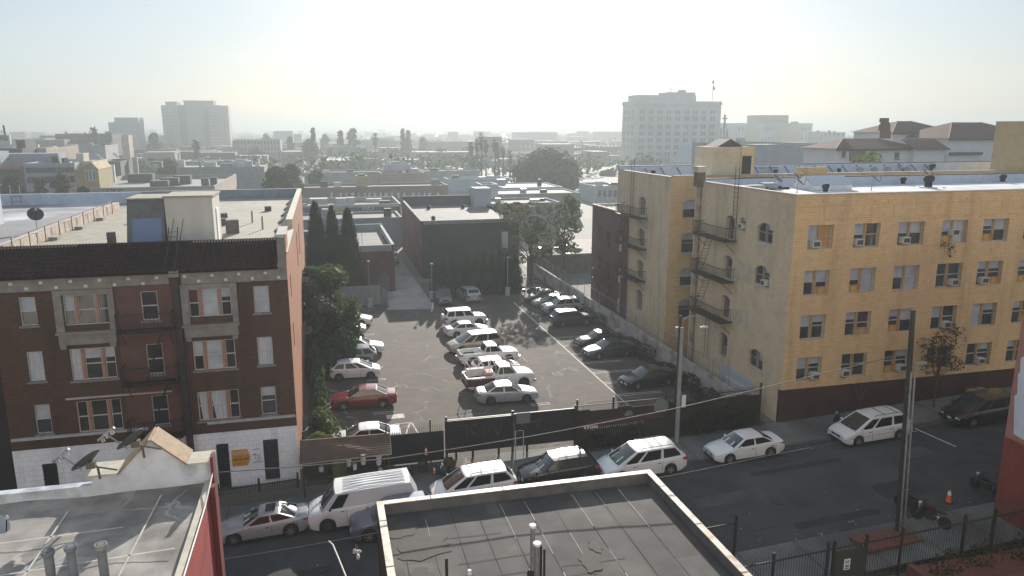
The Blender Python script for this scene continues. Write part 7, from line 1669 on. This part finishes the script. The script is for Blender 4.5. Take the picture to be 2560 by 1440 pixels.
# big left tower
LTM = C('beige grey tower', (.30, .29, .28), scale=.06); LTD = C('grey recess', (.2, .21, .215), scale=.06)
lt = thing('tower_block', 'tall grey apartment tower with flared roof blocks and balconies, biggest on the left', 'tower', (-95, 660, 0))
def tu(u0, u1, v, Y0, Y1, m_, nm, v1=None):
    x0, z = AY(u0, v, Y0); x1, _ = AY(u1, v, Y0); q = MB(); q.box(x0, x1, Y0, Y1, 0, z); return q.build(nm, m_, lt)
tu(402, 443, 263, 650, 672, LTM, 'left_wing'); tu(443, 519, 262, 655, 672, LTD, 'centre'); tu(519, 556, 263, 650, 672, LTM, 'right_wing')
xa, za = AY(558, 264, 652); q = MB(); q.box(xa, xa + 3.4, 652, 668, 0, za); q.build('end_bay', C('rosy end bay', (.4, .32, .29), scale=.08), lt)
for u0, u1, v in ((412, 442, 254), (457, 534, 251)):
    x0, z = AY(u0, v, 650); x1, _ = AY(u1, v, 650); zb_ = AY(u0, 275, 650)[1]
    q = MB(); q.add([(x0 + 1.4, 651, zb_), (x1 - 1.4, 651, zb_), (x1 - 1.4, 668, zb_), (x0 + 1.4, 668, zb_), (x0, 649.5, z), (x1, 649.5, z), (x1, 668, z), (x0, 668, z)], ((0, 1, 5, 4), (1, 2, 6, 5), (2, 3, 7, 6), (3, 0, 4, 7), (4, 5, 6, 7))); q.build('flared_crown', LTM, lt)
q = MB(); x0, _ = AY(462, 262, 650); x1, _ = AY(505, 262, 650); q.box(x0, x1, 652, 655, 0, AY(462, 262, 650)[1]); q.build('centre_slab', C('blue grey slab', (.26, .28, .29), scale=.06), lt)
for j in range(12):
    for u0, u1 in ((411, 428), (528, 545)):
        x0, z = AY(u0, 279 + j * 8.2, 650); x1, _ = AY(u1, 279, 650); q = MB(); q.box(x0, x1, 648.6, 650, z, z + .9); q.build('balcony', C('pale balcony', (.4, .4, .39)), lt)
fu('office_tower', 'hazy pale office tower with a stepped top left of the big tower', 270, 336, 306, 600, 26, C('grey tower front', (.24, .27, .31), scale=.1), side=C('sunlit tower side', (.46, .49, .47)), sidewin=None)  # sunlight on the right side is put into its lighter wall colour
fu('rooftop_block', 'stepped plant room on the hazy pale office tower', 285, 344, 294, 602, 18, C('plant room grey', (.26, .28, .3)))
# big white tower on the right
wtm = C('ivory terracotta', (.56, .56, .53), scale=.1)
wt2 = thing('office_tower', 'tall ivory office tower with rows of paired windows, biggest on the right', 'tower', (173, 357, 0))
WX0, WX1, WY0, WY1, WZ = 150, 196, 349, 366, 32.2
m = MB(); m.box(WX0, WX1, WY0, WY1, -4, WZ); m.build('walls', wtm, wt2)
m = MB(); m.box(WX0 - .5, WX1 + .5, WY0 - .5, WY1 + .5, WZ - 1.2, WZ - .5); m.box(WX0 - .2, WX1 + .2, WY0 - .2, WY1 + .2, WZ - .5, WZ + .4); m.box(WX0 - .1, WX1 + .1, WY0 - .12, WY0, 25.3, 25.6); m.box(WX0 - .1, WX1 + .1, WY0 - .12, WY0, 21.9, 22.1); m.build('cornice', wtm, wt2)
WTW = mat('tower window', (.2, .225, .23), rough=.3)
rowz = [26.3, 22.9 + .3, 19.2, 15.9, 12.6, 9.3, 6.0, 2.8, -.3]
for j, z in enumerate(rowz):
    for i in range(9):
        x = WX0 + 3.4 + i * 4.75
        m = MB(); m.box(x - 1.25, x - .2, WY0 - .06, WY0 + .02, z, z + 2); m.box(x + .2, x + 1.25, WY0 - .06, WY0 + .02, z, z + 2); m.build('window', WTW, wt2)
for j, z in enumerate(rowz[:6]):
    for i in range(3): m = MB(); m.box(WX0 - .06, WX0 + .02, WY0 + 2.5 + i * 5, WY0 + 4.8 + i * 5, z, z + 2); m.build('window', WTW, wt2)
m = MB(); m.box(152, 183, 351, 364, WZ, 35.5); m.box(168, 183, 352, 363, 35.5, 37); m.build('penthouse', C('ivory penthouse', (.5, .5, .48)), wt2)
m = MB(); m.lathe([(2, 37), (2.2, 38), (1.6, 38.4)], (178, 357, 0), 10); m.tube([(171.5, 356, 37), (171.5, 356, 39.6)], .25, 5); m.build('water_tank', C('ivory penthouse', (.5, .5, .48)), wt2)
fl = thing('flagpole', 'flagpole with a drooping flag on the ivory tower roof', 'flagpole', (192.4, 352, WZ))
m = MB(); m.tube([(192.4, 352, WZ), (192.4, 352, 42.5)], .15, 5); m.ell((192.4, 352, 42.2), .6, .6, .9, 8, 6); m.build('pole', GALV, fl); m = MB(); m.add([(192.5, 352, 40.8), (193.9, 352.1, 39.2), (193.6, 352.3, 38.2), (192.5, 352, 38.4)], ((0, 1, 2, 3),)); m.build('flag', C('grey flag', (.2, .22, .26)), fl)
ctw = thing('cross_tower', 'lattice tower with a tall Latin cross right of the ivory tower', 'tower', (166, 300, 0))
x0, z0 = AY(1809, 350, 300); _, z1 = AY(1809, 286, 300); _, zc = AY(1809, 296, 300)
m = MB(); m.box(x0 - .3, x0 + .3, 299.7, 300.3, z0 - 2, z1); m.box(x0 - 1.1, x0 + 1.1, 299.8, 300.2, zc - .3, zc + .3); m.build('cross', C('cross grey', (.3, .32, .33)), ctw)
m = MB()
for d in (-1.5, 1.5): m.box(x0 + d - .25, x0 + d + .25, 299.7, 300.3, 0, z0 + 5)
for k in range(7): m.tube([(x0 - 1.5, 300, k * 3), (x0 + 1.5, 300, k * 3 + 3)], .12, 4); m.tube([(x0 - 1.5, 300, k * 3 + 3), (x0 + 1.5, 300, k * 3 + 3)], .15, 4)
m.build('lattice', C('cross grey', (.3, .32, .33)), ctw)
hp = fu('hospital', 'hazy white hospital with pale yellow panels and a stepped top', 1841, 2032, 308, 450, 25, C('hospital white', (.55, .57, .58), scale=.1), win=[(22, 3, .45, .4, 3, 22, 1, mat('hospital window', (.24, .27, .29), rough=.3))])
for u0, u1 in ((1866, 1898), (1939, 1998)): sign_at(hp, u0, u1, 309, 361, 450, C('hospital cream', (.58, .53, .38), scale=.1), 'cream_panel', .02 + .045)
fu('rooftop_block', 'plant room with a frame aerial on top of the hazy hospital', 1899, 1972, 288, 455, 15, C('plant cream', (.42, .4, .33)))
fu('apartment_block', 'small white hazy block between hospital and tiled house', 2057, 2114, 331, 420, 15, C('hazy white', (.56, .58, .58)), win=(5, 1, .3, .4, 14, 17))
gw = fu('warehouse', 'blank blue grey building behind the white roofs right of the stair penthouse', 1886, 2095, 362, 155, 30, C('blue grey blank wall', (.25, .28, .31)), roofm=C('pale slab', (.45, .47, .48)))
cg_ = thing('church_hall', 'pale gabled hall below the ivory tower', 'hall', (100, 206, 0))
x0, z0 = AY(1735, 408, 200); x1, zp = AY(1762, 362, 200); x2, _ = AY(1790, 400, 200)
m = MB(); m.prism([(x0, 200, 0), (x2, 200, 0), (x2, 200, z0 - 0), (x1, 200, zp), (x0, 200, z0)], (0, 14, 0)); m.build('walls', C('pale gable', (.46, .5, .55)), cg_)
# long pastel apartment row
la = fu('apartment_block', 'long pastel apartment row with cream roof edges behind the round tree', 1285, 1562, 382, 420, 20, C('pastel grey green', (.36, .38, .34)), roofm=C('cream roof', (.6, .56, .48)), parapet_m=C('cream roof', (.6, .56, .48)), win=[(24, 3, .35, .45, 1, 11, 3, PALEWIN)])
for k, (u0, u1, cc_) in enumerate(((1440, 1520, (.45, .45, .22)), (1330, 1400, (.34, .36, .38)), (1520, 1558, (.24, .26, .28)))): sign_at(la, u0, u1, 386, 432, 420, C('pastel panel %d' % k, cc_), 'colour_panel', .03 + .042)
# Spanish style tiled house
TILEF = rows('terracotta tile far', (.1, .042, .032), (.07, .03, .024), .5, axis=0)
WST = C('white stucco', (.62, .62, .64), (.54, .54, .57)); 
def hip(t, x0, x1, y0, y1, z0, zr, ov=.6):
    d = min((y1 - y0) / 2, (x1 - x0) / 2); m = MB(); x0 -= ov; x1 += ov; y0 -= ov; y1 += ov; ym = (y0 + y1) / 2; a, b = x0 + (y1 - y0) / 2, x1 - (y1 - y0) / 2
    if a > b: a = b = (x0 + x1) / 2
    m.quad((x0, y0, z0), (x1, y0, z0), (b, ym, zr), (a, ym, zr)); m.quad((x1, y1, z0), (x0, y1, z0), (a, ym, zr), (b, ym, zr)); m.add([(x0, y1, z0), (x0, y0, z0), (a, ym, zr)], ((0, 1, 2),)); m.add([(x1, y0, z0), (x1, y1, z0), (b, ym, zr)], ((0, 1, 2),)); m.poly([(x0, y0, z0 - .01), (x0, y1, z0 - .01), (x1, y1, z0 - .01), (x1, y0, z0 - .01)])
    r = m.build('tile_roof', TILEF, t)
    m = MB()
    for p, q in (((x0, y0, z0), (a, ym, zr)), ((x1, y0, z0), (b, ym, zr))): m.tube([p, q], .12, 5)
    m.build('hip_ridge', C('pale ridge tile', (.34, .2, .15)), r)
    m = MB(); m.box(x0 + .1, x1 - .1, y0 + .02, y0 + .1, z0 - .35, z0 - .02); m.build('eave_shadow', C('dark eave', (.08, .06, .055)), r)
sp = thing('tiled_house', 'white Spanish style house with brown hipped tile roofs behind the white roofs', 'house', (95, 115, 10))
def bxs(u0, u1, v1, Y, D, zb=8): 
    x0, z = AY(u0, v1, Y); x1, _ = AY(u1, v1, Y); return x0, x1, Y, Y + D, zb, z
a = bxs(2092, 2290, 372, 112, 9); m = MB(); m.box(*a); w1 = m.build('front_wing', WST, sp); hip(sp, a[0], a[1], a[2], a[3], a[5], AY(2200, 346, 116)[1])
a = bxs(2286, 2362, 374, 111, 6); m = MB(); m.box(*a); m.build('gabled_wing', WST, sp); m = MB(); m.prism([(a[0] - .5, a[2] - .6, a[5]), (a[1] + .8, a[2] - .6, a[5] - .1), (a[1] + 1.4, a[2] + 4, a[5] + 1.6), (a[0] + .6, a[2] + 4, a[5] + 1.6)], (0, .1, .12)); m.build('tile_roof', TILEF, sp)
a = bxs(2232, 2382, 331, 124, 11); m = MB(); m.box(*a); m.build('upper_wing', WST, sp); hip(sp, a[0], a[1], a[2], a[3], a[5], AY(2300, 303, 130)[1])
a = bxs(2372, 2600, 346, 114, 14); m = MB(); m.box(*a); m.build('right_wing', WST, sp); hip(sp, a[0], a[1], a[2], a[3], a[5], AY(2490, 306, 121)[1])
a = bxs(2372, 2450, 384, 113.9, .1); 
for u0, u1, v0, v1 in ((2105, 2112, 378, 392), (2173, 2188, 381, 397), (2237, 2246, 381, 396)): sign_at(sp, u0, u1, v0, v1, 112, C('dark sash', (.1, .1, .11)), 'window'); sign_at(sp, u0 - 3, u1 + 3, v1 + 2, v1 + 3, 112, C('dark sash', (.1, .1, .11)), 'sill', .25)
sign_at(sp, 2124, 2160, 375, 402, 112, C('shaded porch', (.2, .16, .13)), 'porch')
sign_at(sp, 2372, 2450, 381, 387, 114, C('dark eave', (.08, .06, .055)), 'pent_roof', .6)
bt = thing('bell_tower', 'rust brown roof stack with a small cabin on top beside the tiled house', 'stack', (89, 118, 15))
for u0, u1, v0, v1, nm in ((2204, 2217, 295, 306, 'cap_box'), (2202, 2220, 311, 327, 'cabin'), (2206, 2220, 306, 311, 'neck'), (2205, 2221, 327, 346, 'frame')): 
    x0, z1 = AY(u0, v0, 118); x1, z0 = AY(u1, v1, 118); m = MB(); m.box(x0, x1, 117.5, 118.5, z0, z1); m.build(nm, C('rust brown', (.13, .06, .05)), bt)
tree('courtyard_tree', 'bright green tree between the tiled house and the tan lift house', (74.5, 92, 8), 9, [(0, 0, 7.2, 1.5, 1.5, 1, 0, 1), (1.5, 0, 7.6, 1.2, 1.2, 1, 0, 1), (-1, 0, 6.8, 1, 1, .8, 1, .6)], [GRN_L, GRN_M], .2, 200, .4)
# ---------------------------------------------------------------- far trees and palms
def ft(label, u, vt, vb, Y, wid, mt, n=900, size=1.1, nm='tree', group=None, tall=False, core=True):
    """far broadleaf or conifer: u centre, vt top, vb ground line pixel, wid crown width in pixels"""
    x, zt = AY(u, vt, Y); x2, _ = AY(u + wid / 2, vt, Y); rx = x2 - x; H = zt
    rr = random.Random(int(u * 3 + vt)); cl = []
    k = 9 if not tall else 12
    for i in range(k):
        t = (i + .5) / k; f = (sin(pi * min(1, .18 + t * .82)) ** .6) if not tall else (1 - t) ** .7 * .8 + .18
        for q in range(3 if not tall else 2):
            a = rr.uniform(0, 6.28); d = rx * f * (.62 if not tall else .35) * rr.uniform(.4, 1); r = rx * (.38 if not tall else .42 * f + .12)
            cl.append((cos(a) * d, sin(a) * d, H * (.18 + .76 * t), r, r, r * .8, rr.randrange(len(mt)), 1))
    return tree('tree' if nm is None else nm, label, (x, Y, 0), H, cl, mt, max(.2, rx * .08), int(n / len(cl)), size, core=core, limbs=0, group=group)
ft('large dark rounded tree standing alone behind the low blue roofs', 1372, 393, 482, 232, 212, [GRN_D, GRN_M], 5200, 1.0)
ft('dark spreading tree left of the brown brick row, front crown', 690, 424, 520, 190, 118, [GRN_D, GRN_D, GRN_M], 3400, .85)
ft('dark tree crown behind and right of the spreading one', 728, 410, 520, 206, 70, [GRN_D, GRN_M], 2000, .85)
for u, vt, Y, wid, lb, tl in ((781, 315, 430, 24, 'narrow spired conifer in the haze', 1), (772, 350, 420, 50, 'rounded hazy tree at the foot of the spired conifer', 0), (851, 323, 470, 24, 'left hazy tree of the close clump of two', 0), (881, 320, 472, 42, 'right and larger hazy tree of the close clump of two', 0), (1006, 318, 470, 24, 'left top of the tall twin pointed hazy tree', 1), (1020, 322, 474, 26, 'right top of the tall twin pointed hazy tree', 1), (380, 331, 470, 46, 'dark hazy tree between the two left towers', 0),
                           (812, 335, 560, 28, 'small hazy tree right of the spired conifer', 0), (664, 334, 600, 30, 'small hazy tree left of the far flat block', 0), (1056, 342, 520, 26, 'small hazy tree right of the twin pointed one', 0), (724, 340, 480, 24, 'tall hazy tree before the far flat block', 0)):
    ft(lb, u, vt, 380, Y, wid, [GRN_D], 700, 1.9, tall=tl)
for u, vt, Y, wid, mt, lb in ((418, 399, 275, 90, [GRN_M, OLIVE], 'broad yellow green street tree before the big tower'), (432, 410, 262, 40, [AUT], 'small reddish street tree right of the yellow green one'), (148, 432, 195, 70, [AUT, OLIVE], 'reddish street tree before the grey white office'), (96, 440, 190, 50, [AUT, GRN_D], 'dark reddish street tree at the left before the office'), (25, 438, 195, 70, [GRN_D], 'dark street tree at the left edge before the orange band'), (205, 465, 170, 60, [GRN_D, AUT], 'low dark tree below the ochre hall'), (60, 480, 160, 70, [GRN_D], 'low dark bushes behind the left white stair house'), (305, 395, 262, 30, [GRN_M], 'palm like bushy tree below the brick shaft'), (640, 372, 420, 60, [GRN_D], 'hazy low trees right of the big tower'), (790, 425, 230, 60, [GRN_M], 'hazy green tree behind the dark spreading tree'), (830, 548, 138, 40, [OLIVE], 'olive street tree before the brick shop row'), (1520, 430, 300, 50, [GRN_D], 'hazy tree below the ivory tower'), (1190, 470, 200, 50, [GRN_M], 'green shrub row behind the white stair block')):
    ft(lb, u, vt, 470, Y, wid, mt, 900, .9)
def palm(u, vt, Y, label, size=1.0, group=None, dark=GRN_D):
    x, zt = AY(u, vt, Y); t = thing('palm_tree', label, 'palm tree', (x, Y, 0), group=group)
    m = MB(); m.tube([(0, 0, -1), (.2, 0, zt * .5), (0, 0, zt - 1.2 * size)], .24 * size, 6, .17 * size); m.build('trunk', BARK, t, local=True)
    m = MB(); rr = random.Random(int(u * 7)); c = Vector((0, 0, zt - 1.3 * size))
    for i in range(46):
        a = rr.uniform(0, 6.28); e = rr.uniform(-1.1, 1.35); L_ = size * rr.uniform(1.3, 2.0); d = Vector((cos(a) * cos(e), sin(a) * cos(e), sin(e))); s = Vector((-sin(a), cos(a), 0)) * .22 * size
        p1 = c + d * L_ * .6; p2 = c + d * L_ - Vector((0, 0, .45 * size)); m.add([c, p1 + s, p2, p1 - s], ((0, 1, 2, 3),))
    for _ in range(40):
        a = rr.uniform(0, 6.28); z = rr.uniform(-2.2, -.4) * size; m.add([c + Vector((cos(a) * .5 * size, sin(a) * .5 * size, z)), c + Vector((cos(a + .4) * .7 * size, sin(a + .4) * .7 * size, z - .5 * size)), c + Vector((cos(a - .3) * .35 * size, sin(a - .3) * .35 * size, z - .9 * size))], ((0, 1, 2),))
    m.build('crown', dark, t, local=True)
pgp = 'palms in the haze right of centre'
for u, vt, lb in ((1177, 352, 'leftmost short crowned palm of the hazy palm group'), (1192, 345, 'left palm of the tall close three in the palm group'), (1203, 340, 'tallest middle palm of the close three in the palm group'), (1214, 347, 'right palm of the tall close three in the palm group'), (1237, 345, 'tall palm right of the close three'), (1244, 360, 'shorter palm touching the tall one right of the close three'), (1257, 362, 'wide crowned palm second from the right of the palm group'), (1274, 375, 'rightmost and shortest tall palm of the palm group'), (1181, 388, 'low palm at the left foot of the palm group'), (1203, 388, 'low palm under the middle of the palm group')):
    palm(u, vt, 305, lb, 1.35 if vt < 380 else 1.5, pgp)
for u, vt, Y, s, lb in ((232, 314, 420, 2.2, 'lone palm rising above the long dark block on the left'), (489, 346, 370, 2.0, 'lone palm standing before the big left tower'), (937, 331, 470, 1.9, 'lone small palm in the hazy centre distance'), (806, 390, 300, 1.7, 'dark palm beside the pinkish white roofed hall'), (1454, 351, 520, 2.0, 'tiny palm above the pastel apartment row'), (1202, 330, 520, 2.2, 'faint palm far behind the palm group'), (269, 326, 425, 2.0, 'ragged palm at the right end of the long dark block')): palm(u, vt, Y, lb, s)
for u, v0, v1, Y, lb in ((1003, 382, 445, 250, 'thin pole with a flag above the violet block'),):
    pass
x, z = AY(973, 384, 250); t = thing('flagpole', 'flagpole with a small dark flag above the rose walled building', 'flagpole', (x, 250, 0)); m = MB(); m.tube([(x - 1, 250, 0), (x, 250, z)], .1, 4); m.build('pole', GALV, t); m = MB(); m.quad((x, 250, z - 1.4), (x + .9, 250, z - 1.8), (x + 1.0, 250, z - .5), (x, 250, z)); m.build('flag', C('dark flag', (.05, .06, .07)), t)
# hazy blocks on the horizon, then the unresolved plain of roofs and trees
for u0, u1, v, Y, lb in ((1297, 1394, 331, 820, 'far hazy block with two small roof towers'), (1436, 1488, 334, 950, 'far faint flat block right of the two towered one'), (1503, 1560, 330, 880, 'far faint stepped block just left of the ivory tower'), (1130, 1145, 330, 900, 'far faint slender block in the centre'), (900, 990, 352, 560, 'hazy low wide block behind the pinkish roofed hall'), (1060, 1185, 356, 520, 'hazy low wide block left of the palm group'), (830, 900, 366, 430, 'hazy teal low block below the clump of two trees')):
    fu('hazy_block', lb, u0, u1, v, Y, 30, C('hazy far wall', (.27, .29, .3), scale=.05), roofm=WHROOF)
tw_ = MB(); x0, z0 = AY(1300, 331, 821); 
R.seed(77)
fm = MB(); fr_ = MB(); fg_ = MB()
for i in range(900):
    Y = 380 + 2600 * R.random() ** 1.6; X0 = -YAW; x = R.uniform(-.62, .98) * Y + R.uniform(-40, 40)
    a, b, h = R.uniform(8, 26), R.uniform(8, 20), R.uniform(3, 9) if R.random() < .9 else R.uniform(9, 15)
    if 135 < x < 215 and 335 < Y < 385: continue
    (fm if i % 3 else fr_).box(x - a / 2, x + a / 2, Y, Y + b, -.1, h)
for i in range(1500):
    Y = 300 + 2300 * R.random() ** 1.9; x = R.uniform(-.62, .98) * Y; h = R.uniform(3.5, 9); r = R.uniform(2.5, 5.5)
    if 140 < x < 205 and 335 < Y < 385: continue
    leaves(fg_, (x, Y, h * .6), (r, r, h * .5), 26, 2.2)
tag(fm.build('distant_city', C('distant roofs', (.15, .15, .15), (.08, .085, .085), scale=.02)), kind='stuff')
tag(fr_.build('distant_city', C('distant pale roofs', (.3, .29, .27), (.17, .165, .155), scale=.02)), kind='stuff')
tag(fg_.build('distant_trees', GRN_D), kind='stuff')
m = MB(); m.quad((-8, 260, .03), (-2, 260, .03), (-60, 1600, .03), (-90, 1600, .03)); struct(m, 'far_road', C('far road asphalt', (.16, .16, .165)))
R.seed(31)
for i in range(12):
    t_ = (i + .5) / 12; Y = 300 + 260 * t_; x = -5 - (Y - 260) * .052 + R.uniform(-1.5, 1.5)
    c = thing('distant_car', 'tiny distant car on the hazy far road left of centre', 'car', (x, Y, .05), 1.6, group='tiny cars on the far road')
    m = MB(); m.box(-2.1, 2.1, -.85, .85, .3, .8); m.prism([(-1.4, -.75, .8), (1.0, -.75, .8), (.5, -.75, 1.4), (-1.1, -.75, 1.4)], (0, 1.5, 0)); m.build('body', [WH2, SIL, DGR][i % 3], c, local=True)
    m = MB()
    for sx in (-1.3, 1.3):
        for sy in (-.8, .8): m.lathe([(.32, -.1), (.32, .1)], (sx, sy, .32), 8, 'y')
    m.build('wheels', TYRE, c, local=True)
# white truck in the street behind the left neighbour
t = thing('box_truck', 'white box truck in the street behind the left neighbouring roof', 'truck', (-58, 170, 0), .2)
m = MB(); m.box(-3.2, 1.6, -1.2, 1.2, .9, 3.4); m.build('box', WHITEP, t, local=True); m = MB(); m.box(1.65, 3.2, -1.1, 1.1, .5, 2.4); m.build('cab', WH, t, local=True)
m = MB()
for sx in (-2, 2.3):
    for sy in (-1.1, 1.1): m.lathe([(.45, -.12), (.45, .12)], (sx, sy, .45), 10, 'y')
m.build('wheels', TYRE, t, local=True)
# ---------------------------------------------------------------- unseen block added behind the viewpoint to bounce sun onto the facades
nb = far('apartment_block', 'pale stucco apartment block added unseen behind the viewpoint to bounce sunlight', -45, 75, -22, 19, 25, C('pale cream stucco', (.76, .71, .62)), z0=-2)
for j in range(6):
    for i in range(24):
        if (i + j) % 3: continue
        x = -42 + i * 4.9; m = MB(); m.box(x, x + 1.5, -3.05, -2.95, 2 + j * 3.6, 3.7 + j * 3.6); m.build('window', DARKWIN, nb)
